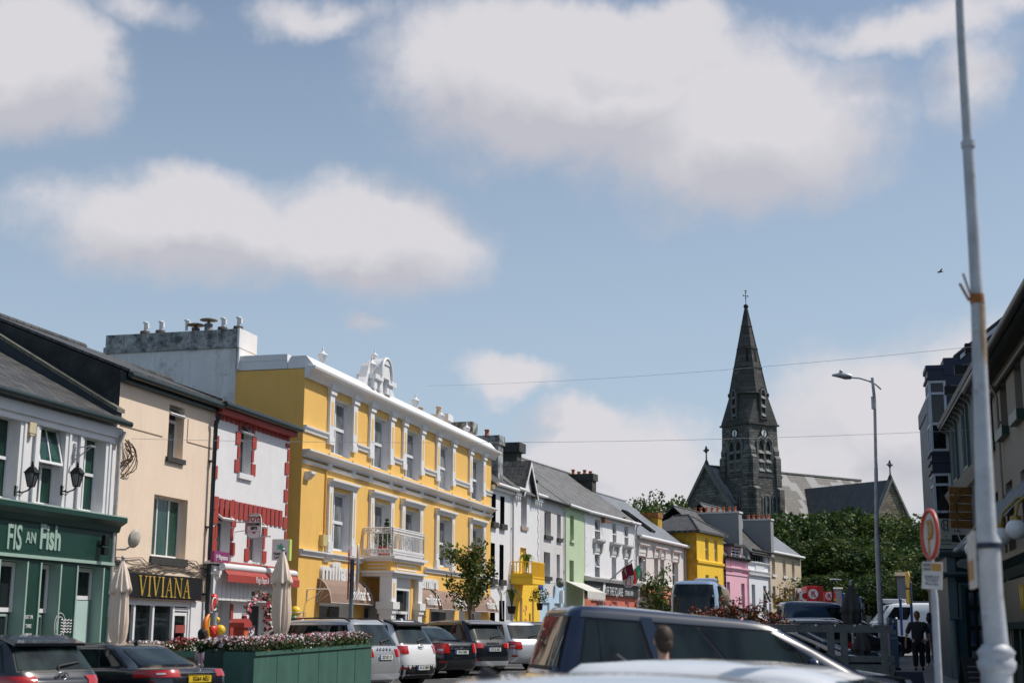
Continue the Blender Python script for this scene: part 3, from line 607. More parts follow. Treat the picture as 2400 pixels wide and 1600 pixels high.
# lottery sign at the far end of the shop
x,zz=h.uv('D',1385,480,.75); b=MB(); b.box(x,x+.14,-1.0,-.48,zz-.30,zz+.30); s_=b.build('square_sign',[mat('sign_face_grey',(.62,.63,.64),.4,.03)],h.root); b=MB(); b.box(x-.004,x+.144,-1.04,-1.001,zz-.305,zz+.305).box(x-.004,x+.144,-1.0,-.48,zz+.301,zz+.312); b.build('sign_edge',mat('lime_edge',(.55,.72,.15),.4),s_)
b=MB(); cx,cz=-.74,zz+.08; st=[]
for i in range(10): r_=.145 if i%2==0 else .062; a=math.pi/2+i*math.pi/5+.25; st.append((x-.02,cx+r_*math.cos(a),cz+r_*math.sin(a)*.85))
b.prism(st,(.018,0,0)); b.build('star_emblem',mat('star_green',(.05,.42,.25)),s_)
text('National\nLottery',.12,mat('sign_dark_text',(.03,.05,.05)),s_,(x-.004,-.74,zz-.16),rot=rr,ext=.003,bold=.004)
MB().tube([(x+.08,-.1,zz-.8),(x+.08,-.1,zz+.4),(x+.08,-.4,zz+.4)],.03,6).build('sign_bracket',trim,s_)
x,zz=h.uv('D',820,680,.2); b=MB(); b.tube([(x,0,zz),(x,-.3,zz+.02)],.03,6); b.ball((x+.05,-.35,zz-.05),.09); b.box(x-.12,x+.02,-.5,-.3,zz,zz+.1); b.build('security_camera',trim,h.root)
# ---- B4 big yellow building
h=House('building','large three storey yellow building with white cornices, urns and brown awnings, left of centre','building',F1,42.0,64.45); B4=h
zt=9.95-h.zb
T=[]; G_=[]
for a,b_ in ((480,648),(832,975),(1118,1250),(1405,1528),(1695,1798)):
    x0=h.X('E',a,820); x1=h.X('E',b_,820); T.append((x0,x1))
# x limits measured on each window's own middle height
T=[h.rect('E',478,640,590,1085),h.rect('E',828,968,730,1185),h.rect('E',1114,1240,850,1270),h.rect('E',1402,1520,985,1370),h.rect('E',1692,1785,1110,1465)]
z0=sum(t[2] for t in T)/5; z1=sum(t[3] for t in T)/5; wv=sum(t[1]-t[0] for t in T)/5
T=[((t[0]+t[1])/2-wv/2,(t[0]+t[1])/2+wv/2,z0,z1) for t in T]
M_=[h.rect('F',462,628,0,425),h.rect('F',832,968,0,230),h.rect('F',1100,1232,40,240),h.rect('F',1398,1510,130,555),h.rect('F',1690,1785,215,560)]
zh=h.Zc('E',560,1398); zm0=h.Zc('F',545,415)
M_=[((m[0]+m[1])/2-wv/2,(m[0]+m[1])/2+wv/2,zm0,zh) for m in M_]
SH=[h.rect('F',365,620,870,1040),h.rect('F',760,875,720,1040),None,h.rect('F',1345,1540,900,1040),h.rect('F',1590,1640,900,1040),h.rect('F',1690,1780,930,1040)]
zsh=h.Zc('F',480,870)
SH=[(s[0],s[1],.45,zsh) for s in SH if s]
D4=9.0
h.walls(zt,D4,[(*t,.26) for t in T]+[(*t,.26) for t in M_]+[(*s,.3) for s in SH],yellow,yellow,gable=False,mr=trim)
for t in T: h.window(t,'sash22',.22,gm=glasspale,bd=.10)
for t in M_: h.window(t,'sash22',.22,gm=glasspale,bd=.10)
for s in SH: h.window(s,'plain',.28,gm=glass,bd=.08)
# top windows: pilasters with caps and bases, sill band between
zc_=h.Zc('E',1300,800); zband=h.Zc('E',340,850); b=MB(); wh=MB(); yl=MB()
zcorn=h.Zc('E',560,520)
for t in T:
    for x,s in ((t[0],-1),(t[1],1)):
        xa,xb=(x-.42,x-.02) if s<0 else (x+.02,x+.42)
        b.box(xa,xb,-.10,-.002,zband-.1,zcorn-.25); b.box(xa-.05,xb+.05,-.15,-.004,zcorn-.25,zcorn-.1); b.box(xa-.09,xb+.09,-.19,-.004,zcorn-.098,zcorn+.1); b.box(xa-.03,xb+.03,-.13,-.004,zcorn+.102,zcorn+.3)
        b.box(xa-.02,xb+.02,-.12,-.004,zband-.32,zband-.102); yl.box(xa+.12,xb-.10,-.105,-.101,zband+.3,zcorn-.5)
        b.box(xa+.02,xb-.02,-.10,-.002,z0-.62,z0-.22)
b.build('pilaster',trim,h.root); yl.build('pilaster_panel',yellow,h.root)
segs=[0]+[v for t in T for v in (t[0]-.4,t[1]+.4)]+[h.w]
b=MB()
for i in range(0,len(segs),2): b.mould([(-.004,zband-.17),(-.06,zband-.17),(-.08,zband-.05),(-.13,zband-.03),(-.13,zband+.02),(-.004,zband+.04)],segs[i] if i else 0,min(segs[i+1],h.w))
b.build('sill_band',trim,h.root)
# mid cornice and string course, main cornice, parapet
zmc=h.Zc('E',440,1090); 
MB().mould([(-.002,zmc-.22),(-.08,zmc-.22),(-.12,zmc-.16),(-.24,zmc-.08),(-.36,zmc-.05),(-.36,zmc+.0),(-.002,zmc+.03)],-.0,h.w,e0=.6).build('middle_cornice',trim,h.root)
zs_=h.Zc('E',440,1180); MB().mould([(-.002,zs_-.08),(-.05,zs_-.08),(-.11,zs_-.01),(-.11,zs_+.03),(-.002,zs_+.03)],0,h.w).build('string_course',trim,h.root)
ztop=zt+.02
MB().mould([(-.002,ztop-.32),(-.1,ztop-.32),(-.13,ztop-.25),(-.25,ztop-.13),(-.28,ztop-.1),(-.42,ztop-.05),(-.44,ztop+.02),(-.42,ztop+.04),(-.003,ztop+.06)],-.05,h.w+.35,e0=.35).build('main_cornice',trim,h.root)
zp=zt+.43
MB().mould([(-.30,zt+.07),(-.28,zt+.12),(-.02,zp),(.5,zp),(.62,zp-.2),(.62,zt+.02),(-.30,zt+.02)],0,h.w-.2).build('parapet',trim,h.root)
MB().box(-.02,.5,.63,D4,zt+.02,zt+.30).mould([(.63,zt+.302),(.63,zt+.5),(D4,zt+.5),(D4,zt+.302)],-.03,.42).build('side_parapet',trim,h.root)
# white chimney wall set back on the gable
cw=MB(); cw.box(-.10,1.1,2.42,7.2,4.0,10.72-h.zb); cw=cw.build('gable_stack',[dirtywhite],h.root)
MB().box(-.16,1.16,2.36,7.26,10.722-h.zb,10.93-h.zb).box(-.14,1.14,2.38,7.2,10.932-h.zb,11.35-h.zb).build('stack_capping',mould,cw)
MB().box(-.19,1.17,2.28,2.355,10.72-h.zb,11.36-h.zb).box(-.12,1.1,2.3,2.36,10.0-h.zb,10.719-h.zb).build('stack_return',trim,cw)
gpl=Plane(h.pl.pt(h.q0),14.8-90)
for px,tp in ((225,0),(357,0),(580,3),(660,1),(770,2),(892,0),(1027,0)):
    dq,_=gpl.hit(*z_('C',px,250)); y=dq; zb_=11.33-h.zb
    b=MB()
    if tp in (1,2):
        hh=.35 if tp==1 else .5; b.lathe([(.16,zb_),(.17,zb_+.06),(.13,zb_+.1),(.14,zb_+hh*.75),(.08,zb_+hh*.8)],.5,y,12); b.lathe([(.30,zb_+hh),(.28,zb_+hh+.03),(.05,zb_+hh+.09)],.5,y,14); b.lathe([(.05,zb_+hh*.75),(.05,zb_+hh+.02)],.5,y,6)
        b.build('chimney_cowl',mat('rusty_cowl',(.10,.09,.08),.7,.4,9) if tp==1 else mat('grey_cowl',(.16,.16,.15),.7,.4,9),cw)
    else:
        if tp==0: b.lathe([(.22,zb_-.02),(.15,zb_+.08),(.17,zb_+.1),(.16,zb_+.24),(.10,zb_+.24)],.5,y,12)
        c=b.build('chimney_pot',mat('dark_pot',(.08,.06,.055),.9,.3),cw) if b.v else None
        b=MB(); b.lathe([(.05,zb_+.2),(.05,zb_+.5),(.09,zb_+.52),(.09,zb_+.56),(.04,zb_+.58)],.5,y,8); b.box(.46,.56,y-.12,y-.03,zb_+.34,zb_+.52); b.build('vent_cap',trim,cw)
# urns on the parapet
def urn(x,zb_,s=1,y=.1):
    s*=.55
    pr=[(.16,0),(.16,.06),(.08,.1),(.07,.16),(.16,.26),(.25,.42),(.28,.56),(.31,.6),(.31,.66),(.25,.7),(.14,.78),(.07,.88),(.04,.96),(.07,1.0),(.05,1.05),(.01,1.2)]
    MB().lathe([(r*s,zb_+z*s) for r,z in pr],x,y,18).build('urn',trim,h.root)
for px,py in ((418,310),(1228,690)): urn(h.X('E',px,py),zp-.02)
for px,py in ((1450,800),(1675,915)): urn(h.X('E',px,py),zp-.1,.95)
# ornamental pediment aedicule
xl=h.X('E',795,455); xr=h.X('E',965,545); zz=zp-.1; zt2=h.Zc('E',870,360); b=MB()
b.box(xl,xr,-.12,.35,zz,zt2-.15); 
for x in (xl,xl+(xr-xl)*.28,xl+(xr-xl)*.64,xr-.42): b.box(x,x+.30,-.24,-.122,zz,zt2-.32)
b.box(xl-.1,xl+.75,-.32,.42,zt2-.32,zt2-.149); b.box(xr-.75,xr+.1,-.32,.42,zt2-.32,zt2-.149)
xm=(xl+xr)/2; rw=(xr-xl)*.27
arc=[(xm+rw*math.cos(math.pi*t/12),-.3,zt2-.15+.72*math.sin(math.pi*t/12)) for t in range(13)]; b.prism(arc[::-1],(0,.6,0))
b.tube([(p[0],-.33,p[2]+.02) for p in arc],.06,8); b.prism([(xm-.3,-.34,zt2+.35),(xm+.3,-.34,zt2+.35),(xm,-.34,zt2+.62)][::-1],(0,.62,0))
for s,xx in ((-1,xl),(1,xr)): b.prism([(xx,-.05,zz),(xx+s*.75,-.05,zz),(xx+s*.35,-.05,zz+.35),(xx+s*.12,-.05,zz+.8),(xx,-.05,zz+.95)][::-s],(0,.3,0))
b.build('roof_pediment',trim,h.root)
urn(xl+.3,zt2-.15,1.15,.0); urn(xr-.25,zt2-.15,1.1,.0); urn(xm+.1,zt2+.5,.75,.2)
# chimneys behind the parapet
h.zt=zt
h.chimney(18.4,19.0,.95,3.0,zt,11.25-h.zb,trim,pots=[(18.7,1.45,.38),(18.7,2.3,.38)],pm=claypale,cap=.3)
h.chimney(h.w-.75,h.w-.05,.78,2.6,zt,11.36-h.zb,trim,mc=mould,cap=.5)
# first floor window surrounds with hood cornices
for i,t in enumerate(M_):
    b=MB(); 
    for xa,xb in ((t[0]-.38,t[0]-.03),(t[1]+.03,t[1]+.38)): b.box(xa,xb,-.10,-.002,t[2]-.1 ,t[3]+.30); b.box(xa-.03,xb+.03,-.13,-.004,t[2]-.1,t[2]+.25)
    b.mould([(-.003,t[3]+.142),(-.12,t[3]+.142),(-.16,t[3]+.26),(-.24,t[3]+.29),(-.24,t[3]+.36),(-.003,t[3]+.39)],t[0]-.42,t[1]+.42)
    b.build('window_surround',trim,h.root)
    MB().box(t[0]-.25,t[0]-.16,-.108,-.101,t[2]+.5,t[3]-.1).build('surround_panel',yellow,h.root); MB().box(t[1]+.16,t[1]+.25,-.108,-.101,t[2]+.5,t[3]-.1).build('surround_panel',yellow,h.root)
# sill band over the shops
zb2=h.Zc('F',190,400); e1=h.X('F',745,480); e2=h.X('F',1255,540)
for a,c in ((0,e1),(e2+.4,h.w)): MB().mould([(-.002,zb2-.17),(-.06,zb2-.17),(-.08,zb2-.05),(-.15,zb2-.02),(-.15,zb2+.02),(-.002,zb2+.04)],a,c).build('shop_band',trim,h.root)
x,zz=h.uv('F',420,480); MB().mould([(-.002,zz-.1),(-.1,zz-.05),(-.22,zz+.13),(-.002,zz+.13)],x-.2,x+.25).build('corbel',trim,h.root)
x,zz=h.uv('E',240,1245); MB().mould([(-.002,zz-.14),(-.1,zz-.1),(-.25,zz+.06),(-.25,zz+.13),(-.002,zz+.13)],x-.05,x+.3).build('corbel',trim,h.root)
# porch: projects 1.9 m from the wall
PD=1.15; xa=h.X('F',735,600,0)-.0; p0=h.X('F',1005,620,PD); p1=h.X('F',1280,640,PD); zpc=h.Zc('F',1100,612,PD); zpt=h.Zc('F',1100,500,PD)
b=MB(); b.box(p0+.08,p1-.08,-PD+.08,-.002,zpc+.07,zpt-.05); pf=b.build('porch',yellow,h.root)
b=MB(); b.box(p0+.0,p1-.0,-PD,-.003,zpc-.12,zpc); b.box(p0-.12,p1+.12,-PD-.12,-.003,zpc+.001,zpc+.07); b.box(p0-.02,p1+.02,-PD,-.003,zpt-.05,zpt+.04); b.box(p0-.14,p1+.14,-PD-.12,-.003,zpt+.041,zpt+.14)
for xx,w_ in ((p0+.05,.5),(p1-.5,.45)):
    for yy in (-PD+.02,):
        b.box(xx,xx+w_,yy,yy+.45,-.5,zpc-.121); b.box(xx-.1,xx+w_+.1,yy-.1,yy+.55,zpc-1.25,zpc-1.0); b.box(xx-.05,xx+w_+.05,yy-.05,yy+.5,zpc-1.4,zpc-1.251)
zq_=(zpc+.07+zpt-.05)/2
for a,c in ((p0+.7,p1-.7),): 
    b.box(a,c,-PD+.06,-PD+.079,zq_+.06,zq_+.10); b.box(a,c,-PD+.06,-PD+.079,zq_-.10,zq_-.06); b.box(a,a+.05,-PD+.06,-PD+.079,zq_-.06,zq_+.06); b.box(c-.05,c,-PD+.06,-PD+.079,zq_-.06,zq_+.06)
b.box(p0+.06,p0+.079,-PD+.25,-.22,zq_+.05,zq_+.08); b.box(p0+.06,p0+.079,-PD+.25,-.22,zq_-.08,zq_-.05)
b.build('porch_pillar',trim,pf)
MB().box(p0+.2,p0+.36,-PD+.015,-PD+.02,zpc-.85,zpc-.35).build('pillar_panel',yellow,pf)
b=MB(); b.box(p0+.55,p0+.95,-PD+.2,-PD+.35,-.5,zpc); b.box(p1-.9,p1-.55,-PD+.2,-PD+.35,-.5,zpc); b.build('porch_wall',yellow,pf)
b=MB(); a,c=p0+.95,p1-.9; zd=zpc-.45; b.box(a,a+.12,-PD+.22,-PD+.42,-.4,zd); b.box(c-.12,c,-PD+.22,-PD+.42,-.4,zd); b.box(a+.12,c-.12,-PD+.22,-PD+.42,zd-.12,zd); b.box(a+.12,c-.12,-PD+.25,-PD+.4,zd-.95,zd-.85); b.box(c-.3,c-.2,-PD+.26,-PD+.38,-.4,zd-.95); b.box(a,c,-PD+.2,-PD+.35,zd+.001,zpc)
dr_=b.build('door_frame',trim,h.root); MB().box(a+.1,c-.1,-PD+.32,-PD+.34,-.4,zd-.1).build('pane',glassdark,dr_); MB().box(c-.42,c-.38,-PD+.15,-PD+.25,1.0,1.3).build('door_handle',black,dr_)
# balcony railing on the porch roof
b=MB(); zr0=zpt+.16; zr1=h.Zc('F',1100,225,PD)
xs_=[p0+.0,p1-.0]; yy=-PD+.02
def rail(pa,pb,n):
    for zz in (zr0+.08,zr0+.2,zr1-.18,zr1): b.tube([(pa[0],pa[1],zz),(pb[0],pb[1],zz)],.022,6)
    for i in range(n+1):
        t=i/n; x=pa[0]+(pb[0]-pa[0])*t; y=pa[1]+(pb[1]-pa[1])*t; b.tube([(x,y,zr0),(x,y,zr1)],.016 if i not in (0,n) else .035,5)
        if i<n: 
            x2=x+(pb[0]-pa[0])/n/2; y2=y+(pb[1]-pa[1])/n/2; b.ball((x2,y2,zr1-.09),.05,n=6); b.ball((x2,y2,zr0+.14),.05,n=6)
rail((p0,-.05),(p0,yy),6); rail((p0,yy),(p1,yy),20); rail((p1,yy),(p1,-.05),6)
xc=(p0+p1)/2; 
for k in range(5):
    for s in (-1,1): b.tube([(xc-.35+.14*k,yy-.01,zr0+.2),(xc-.35+.14*k+s*.14,yy-.01,zr0+.2+(zr1-.38-zr0)/2),(xc-.35+.14*k,yy-.01,zr1-.18)],.012,4)
b.build('balcony_railing',trim,h.root)
for t in T:
    for x in (t[0]-.22,t[1]+.22): MB().tube([(x,-.03,zmc-.25),(x,-.03,zh+1.2)],.022,5).build('conduit',mat('ochre_pipe',(.45,.22,.04),.7,.2),h.root)
# plastic lettering on the wall
zl_=h.Zc('F',500,595); 
text('millars',.80,trim,h.root,(h.X('F',520,600),-.05,h.Zc('F',520,600)),sx=1.35,bold=.03,ext=.05,space=1.05)
text('connemara',.74,trim,h.root,(h.X('F',1410,700)-2.3,-.05,h.Zc('F',1330,690)),sx=1.15,bold=.03,ext=.05,space=1.05)
text('ireland',.62,trim,h.root,(h.X('F',1770,740),-.05,h.Zc('F',1770,735)),sx=.8,bold=.02,ext=.05)
# brown fabric awnings
brown=mat('brown_awning_canvas',(.25,.165,.125),.85,.06,3,.05)
def awning(ka,kb,ztop_,zbot,lab,tx):
    D=.5; x0=h.X('F',*ka); x1=h.X('F',*kb,D); b=MB()
    P=[(0,ztop_),(-.28*D,ztop_-.05),(-.62*D,ztop_-.28*(ztop_-zbot)),(-.9*D,ztop_-.62*(ztop_-zbot)),(-D,zbot+.04),(-D,zbot-.02)]
    ins=[0,0,0,0,0,0]; n=len(P)
    top=[(x0,y,z) for y,z in P]; tr=[(x1,y,z) for y,z in P]
    b.add(top+tr,[(i,i+1,n+i+1,n+i) for i in range(n-1)],0,False); b.poly(top+[(x0,0,zbot)],0); b.poly((tr+[(x1,0,zbot)])[::-1],0)
    o=b.build('awning',brown,h.root); piping=MB()
    for p in (top,tr): piping.tube(p,.012,4)
    for p in top[1:4]: piping.tube([(x0-.003,0,zbot),p],.009,4)
    piping.tube([(x0,-D,zbot),(x1,-D,zbot)],.012,4)
    piping.build('awning_piping',trim,o)
    text("millar's",.62,trim,o,(x0+(x1-x0)*tx,-D*.96-.02,zbot+.32),sx=1.0,bold=.006,ext=.004,rot=(R(90-17),0,0))
    return o
zA=h.Zc('F',440,655); zB=h.Zc('F',560,868,.5)
awning((350,720),(840,820),zA,zB,'',.68)
for a,c in (((1150,800),(1408,860)),((1345,820),(1655,870)),((1640,850),(1935,890))): awning(a,c,zA-.02,zB,'',.72)
# iron brackets, cable box, drain stains
for px,py in ((300,745),): x,zz=h.uv('F',px-40,py); MB().tube([(x,-.02,zz),(x,-.7,zz)],.018,5).tube([(x,-.02,zz-.4),(x,-.02,zz)],.018,5).tube([(x,-.02,zz-.35),(x,-.25,zz-.25),(x,-.5,zz-.02)],.013,5).build('iron_bracket',trim,h.root)
x,zz=h.uv('F',385,320); MB().box(x-.2,x+.2,-.15,0,zz-.18,zz+.18).build('meter_box',mat('yellowed_box',(.55,.45,.2),.5),h.root,bevel=.01)
MB().tube([(x+.15,-.04,zz+.1),(x+.15,-.04,zz+2.6)],.03,6).build('conduit',yellow,h.root)
# ================================================================== terrace beyond
e4=F1.pt(64.45)
F2=Plane(e4,17.8); F3=None
qa=F2.hit(1370,1300)[0]; F3=Plane(F2.pt(qa),21.6)
s2=F2.hit(*z_('G',588,1100))[0]; s3=F2.hit(*z_('G',900,1200))[0]; s4=F2.hit(*z_('G',1187,1200))[0]
def simple_windows(h,specs,**k):
    for s in specs:
        rc=s[0]; kw=dict(k); kw.update(s[1] if len(s)>1 else {}); h.window(rc,**kw)
# B5 white with black reveals
h=House('house','white house with black window reveals next to the yellow building','house',F2,0.02,s2)
zt=h.Zc('G',450,765); zt=h.Zc('G',580,835)+.12
r=[h.rect('G',352,402,865,1190),h.rect('G',452,502,895,1220),h.rect('H',325,375,-40,355),h.rect('H',425,472,-25,368)]
r[1]=(r[1][0],r[1][1],r[0][2],r[0][3]); r[3]=(r[3][0],r[3][1],r[2][2],r[2][3])
dd=h.rect('H',422,482,595,850); d2=h.rect('H',300,378,700,850)
h.walls(zt,8.5,[(*x,.32) for x in r]+[(dd[0],dd[1],-.3,dd[3],.4),(d2[0],d2[1],-.3,d2[3],.3)],white,blackmat,pitch=.72,mr=black,rv=.3)
h.roof(slatedark,pitch=.72); h.gutter(trim,z=zt-.08,r=.09); MB().box(0,h.w,-.2,-.003,zt-.3,zt-.1).build('eaves_board',trim,h.root)
for x in r: h.window(x,'case2',.30,sill=sillblack,sillh=.26,sp=.15,gm=glasscurtain)
MB().box(dd[0],dd[1],.36,.4,-.3,dd[3]).build('door',black,h.root); h.window((d2[0],d2[1],-.3,d2[3]),'plain',.25,gm=glassdark)
h.pipe(h.w-.1,zt-.2,pipe)
x,zz=h.uv('H',420,440); b=MB(); b.tube([(.3,-.05,zz),(x-.3,-.05,zz+.03),(x+.2,-.05,zz-.3),(x+.4,-.05,zz-1.5)],.035,5); b.build('wall_cable',pipe,h.root)
h.chimney(h.w-.75,h.w-.02,.48,3.6,8.0-h.zb,11.15-h.zb,mould,mc=mould,pots=[(h.w-.4,1.2,.35),(h.w-.4,1.9,.35),(h.w-.4,2.7,.35)],cap=.45,mr=None)
# B6 white, gabled dormer, yellow ground floor with balcony
h=House('house','white house with a small gabled dormer and a bright yellow ground floor and balcony','house',F2,s2,s3)
zt=h.Zc('G',620,830)+.1; w1=h.rect('G',692,758,905,1240); w2=h.rect('G',683,745,1490,1640); w2=(w2[0],w2[1],h.Zc('H',690,330),h.Zc('G',715,1485))
zy=h.Zc('H',580,270); w1=(w1[0],w1[1],w1[2],zt+.05)
dA=h.rect('H',600,672,565,840); dB=h.rect('H',742,800,575,840)
w1s=(w1[0],w1[1],w1[2],zt-.001)
h.walls(zt,8.5,[(*w1s,.25),(*w2,.25),(dA[0],dA[1],-.3,dA[3],.3),(dB[0],dB[1],-.3,dB[3],.15)],white,blackmat,pitch=.72)
h.roof(slate,pitch=.72); h.window(w1s,'sash',.25,sill=stonesill,sillh=.2); h.window(w2,'case2',.25)
b=MB(); b.grid(0,h.w-.0,-.6,zy,-.03,[(w2[0],w2[1],w2[2],w2[3],.05),(dA[0],dA[1],-.3,dA[3],.03),(dB[0],dB[1],-.3,dB[3],.03)],0,rv=.03); b.build('yellow_ground_floor',yellow2,h.root)
MB().box(dB[0]+.05,dB[1]-.05,.06,.12,-.3,dB[3]-.05).build('door',yellow2,h.root)
h.window((dA[0],dA[1],.4,dA[3]),'top',.2,gm=glassdark,fm=yellow2)
b=MB()
for k in range(3): b.box(dB[0]+.12,dB[0]+.3,.055,.058,.3+.6*k,.75+.6*k); b.box(dB[0]+.4,dB[0]+.6,.055,.058,.3+.6*k,.75+.6*k)
b.build('door_light',glassdark,h.root)
random.seed(3); b=MB(); xx=(dA[1]+dB[0])/2
for i in range(24): x=xx+random.uniform(-.3,.3); zz=random.uniform(.4,2.4); b.box(x-.08,x+.08,-.034,-.031,zz-.06,zz+.06)
b.build('painted_pattern',mat('faded_pink_motif',(.5,.15,.12)),h.root)
# dormer gable
xm=(w1[0]+w1[1])/2+.15; b=MB(); zg=zt-.05; a=1.05
b.poly([(xm-a+.2,-.12,zg),(xm+a-.2,-.12,zg),(xm,-.12,zg+1.35)],0); b.build('dormer',white,h.root)
b=MB()
for s in (-1,1):
    p=[(xm+s*a*1.15,-.35,zg-.25),(xm,-.35,zg+1.55),(xm,2.4,zg+1.55),(xm+s*a*1.15,1.0,zg-.25+.4)]; b.prism(p if s<0 else p[::-1],(0,0,.08))
b.build('dormer_roof',slatedark,h.root)
b=MB()
for s in (-1,1):
    b.prism([(xm+s*a*1.15,-.37,zg-.35),(xm+s*a*1.15,-.37,zg-.15),(xm,-.37,zg+1.6),(xm,-.37,zg+1.35)],(0,.04,0))
for i in range(14):
    x=.1+i*h.w/14
    if abs(x-xm)>a: b.prism([(x-.1,-.2,zg-.25),(x+.1,-.2,zg-.25),(x,-.2,zg-.55)],(0,.03,0))
b.box(0,xm-a*1.1,-.24,-.17,zg-.28,zg-.1); b.box(xm+a*1.1,h.w,-.24,-.17,zg-.28,zg-.1)
b.build('bargeboard',trim,h.root)
h.gutter(trim,0,xm-a,z=zt-.02,r=.09); h.gutter(trim,xm+a,h.w+.3,z=zt-.02,r=.09)
b=MB(); k=0; zz=zy+.1
while zz<zt-.7: 
    wq=.32 if k%2 else .22; b.box(h.w-wq,h.w-.01,-.03,-.002,zz,zz+.26); b.box(.05,.05+wq,-.03,-.002,zz,zz+.26); zz+=.3; k+=1
b.build('quoins',white,h.root)
h.chimney(h.w-.8,h.w-.02,.97,2.6,8.3-h.zb,11.4-h.zb,mat('dark_mossy_cement',(.05,.055,.045),.95,.4,2,.3),mc=darkcement,pots=[(h.w-.4,2.0,.35)],pm=claypale,cap=.5,over=.18)
# projecting yellow balcony
x0=h.X('H',620,400,0.0)+.0; xb0=h.X('H',780,410,1.1); xb1=h.X('H',915,420,1.1); zb0=h.Zc('H',850,418,1.1); zb1=h.Zc('H',850,172,1.1); b=MB()
b.box(xb0,xb1,-1.15,-.04,zb0,zb0+.22); b.box(xb0,xb0+.06,-1.15,-.04,zb0+.22,zb0+.5)
for zz in (zb1,zb0+.35): b.box(xb0,xb1,-1.15,-1.09,zz-.05,zz); b.box(xb0,xb0+.06,-1.09,-.04,zz-.05,zz); b.box(xb1-.06,xb1,-1.09,-.04,zz-.05,zz)
for i in range(13): x=xb0+.02+i*(xb1-xb0-.08)/12; b.box(x,x+.045,-1.14,-1.10,zb0+.2,zb1-.05)
for i in range(1,7):
    y=-1.1+i*.15
    for x in (xb0+.01,xb1-.05): b.box(x,x+.04,y,y+.04,zb0+.2,zb1-.05)
b.build('balcony',yellow2,h.root); BALC=(h,xb0,xb1,zb0)
# B7 weathered white over pale blue
h=House('house','weathered white house with pale blue patches beside the pale green house','house',F2,s3,s4)
zt=h.Zc('G',1180,1010)+.12; r=[h.rect('G',960,1035,1062,1345),h.rect('G',1105,1143,1095,1375)]; r[1]=(r[1][0],r[1][1]+.1,r[0][2],r[0][3])
r2=[h.rect('H',915,985,62,330),h.rect('H',1057,1092,88,345)]; r2[1]=(r2[1][0],r2[1][1],r2[0][2],r2[0][3])
d=[h.rect('H',905,975,615,700),h.rect('H',1030,1090,625,700)]; zb_=h.Zc('H',1000,400)
h.walls(zt,8.5,[(*x,.25) for x in r+r2]+[(x[0],x[1],-.3,x[3],.25) for x in d],mat('stained_white_render',(.60,.58,.57),.85,.1,1.2,.1,streak=.5,streakcol=(.36,.30,.28)),blackmat,pitch=.72)
h.roof(slate,pitch=.72); h.gutter(black,z=zt-.1,r=.06)
for x in r+r2: h.window(x,'case2',.25,sill=sillblack,sillh=.2,sp=.12)
for x in d: h.window((x[0],x[1],-.3,x[3]),'plain',.2,gm=glassdark)
b=MB(); xw0,xw1=h.X('H',930,450),h.X('H',1040,450); zw=h.Zc('H',985,545); b.grid(0,h.w,-.6,zb_,-.012,[(xw0,xw1,zw,zb_,.011)]+[(x[0],x[1],-.3,x[3],.011) for x in d],0); b.build('pale_blue_ground_floor',paleblue,h.root)
s_=MB().box(h.X('H',862,450,.3),h.X('H',905,450,.3),-.32,-.26,h.Zc('H',880,478,.3),h.Zc('H',880,420,.3)).build('blue_plate',mat('blue_plate',(.02,.06,.25)),h.root)
x,zz=h.uv('H',1075,410,.2); MB().ball((x,-.3,zz),.22,n=10).build('barrel_sign',mat('barrel_sign',(.08,.10,.07)),h.root)
h.pipe(h.w-.12,zt-.2,pipe); x,zz=h.uv('H',1095,555); MB().box(x-.15,x+.12,-.2,0,zz-.35,zz+.35).build('meter_box',trim,h.root,bevel=.01)
# skylight
def skylight(h,xa,xb,t0,t1,pitch=.72,fm=None):
    d=h.depth/2; ya,yb=d*t0,d*t1; f=lambda x,y,o: (x,y-o*.58,h.zt+.12+y*pitch+o)
    b=MB()
    for (x0,x1,y0,y1) in ((xa,xa+.1,ya,yb),(xb-.1,xb,ya,yb),(xa,xb,ya,ya+.1),(xa,xb,yb-.1,yb)):
        v=[f(x0,y0,0),f(x1,y0,0),f(x1,y1,0),f(x0,y1,0),f(x0,y0,.12),f(x1,y0,.12),f(x1,y1,.12),f(x0,y1,.12)]
        b.add(v,[(0,3,2,1),(4,5,6,7),(0,1,5,4),(1,2,6,5),(2,3,7,6),(3,0,4,7)])
    s=b.build('skylight',black,h.root); MB().quad(f(xa+.1,ya+.1,.07),f(xb-.1,ya+.1,.07),f(xb-.1,yb-.1,.07),f(xa+.1,yb-.1,.07)).build('pane',glass,s)
skylight(h,h.w-1.2,h.w-.2,.35,.75)
# B8 pale green
h=House('house','narrow pale green house with a white scalloped awning','house',F2,s4,qa)
zt=h.Zc('G',1310,1040)+.1; r=[h.rect('G',1255,1298,1112,1400),h.rect('H',1198,1246,152,435)]
zd=h.Zc('H',1240,460)
h.walls(zt,8.5,[(*x,.22) for x in r]+[(.5,h.w-.4,-.3,zd-1.1,.3)],green,blackmat,pitch=.72); h.roof(slate,pitch=.72); h.gutter(trim,z=zt-.06,r=.08)
for x in r: h.window(x,'sash',.22,fm=green,sill=green,sillh=.14,sp=.12)
h.window((.5,h.w-.4,-.3,zd-1.1),'case3',.25,gm=glassdark,fm=green)
za=h.Zc('H',1330,510,1.2); b=MB(); b.prism([(.3,0,za+.65),(h.w-.1,0,za+.65),(h.w-.1,-1.25,za+.1),(.3,-1.25,za+.1)],(0,0,.04))
n=12
for i in range(n): x=.3+(h.w-.4)*i/n; w_=(h.w-.4)/n; b.prism([(x,-1.25,za+.1),(x+w_,-1.25,za+.1),(x+w_,-1.25,za-.22),(x+w_/2,-1.25,za-.36),(x,-1.25,za-.22)],(0,.02,0))
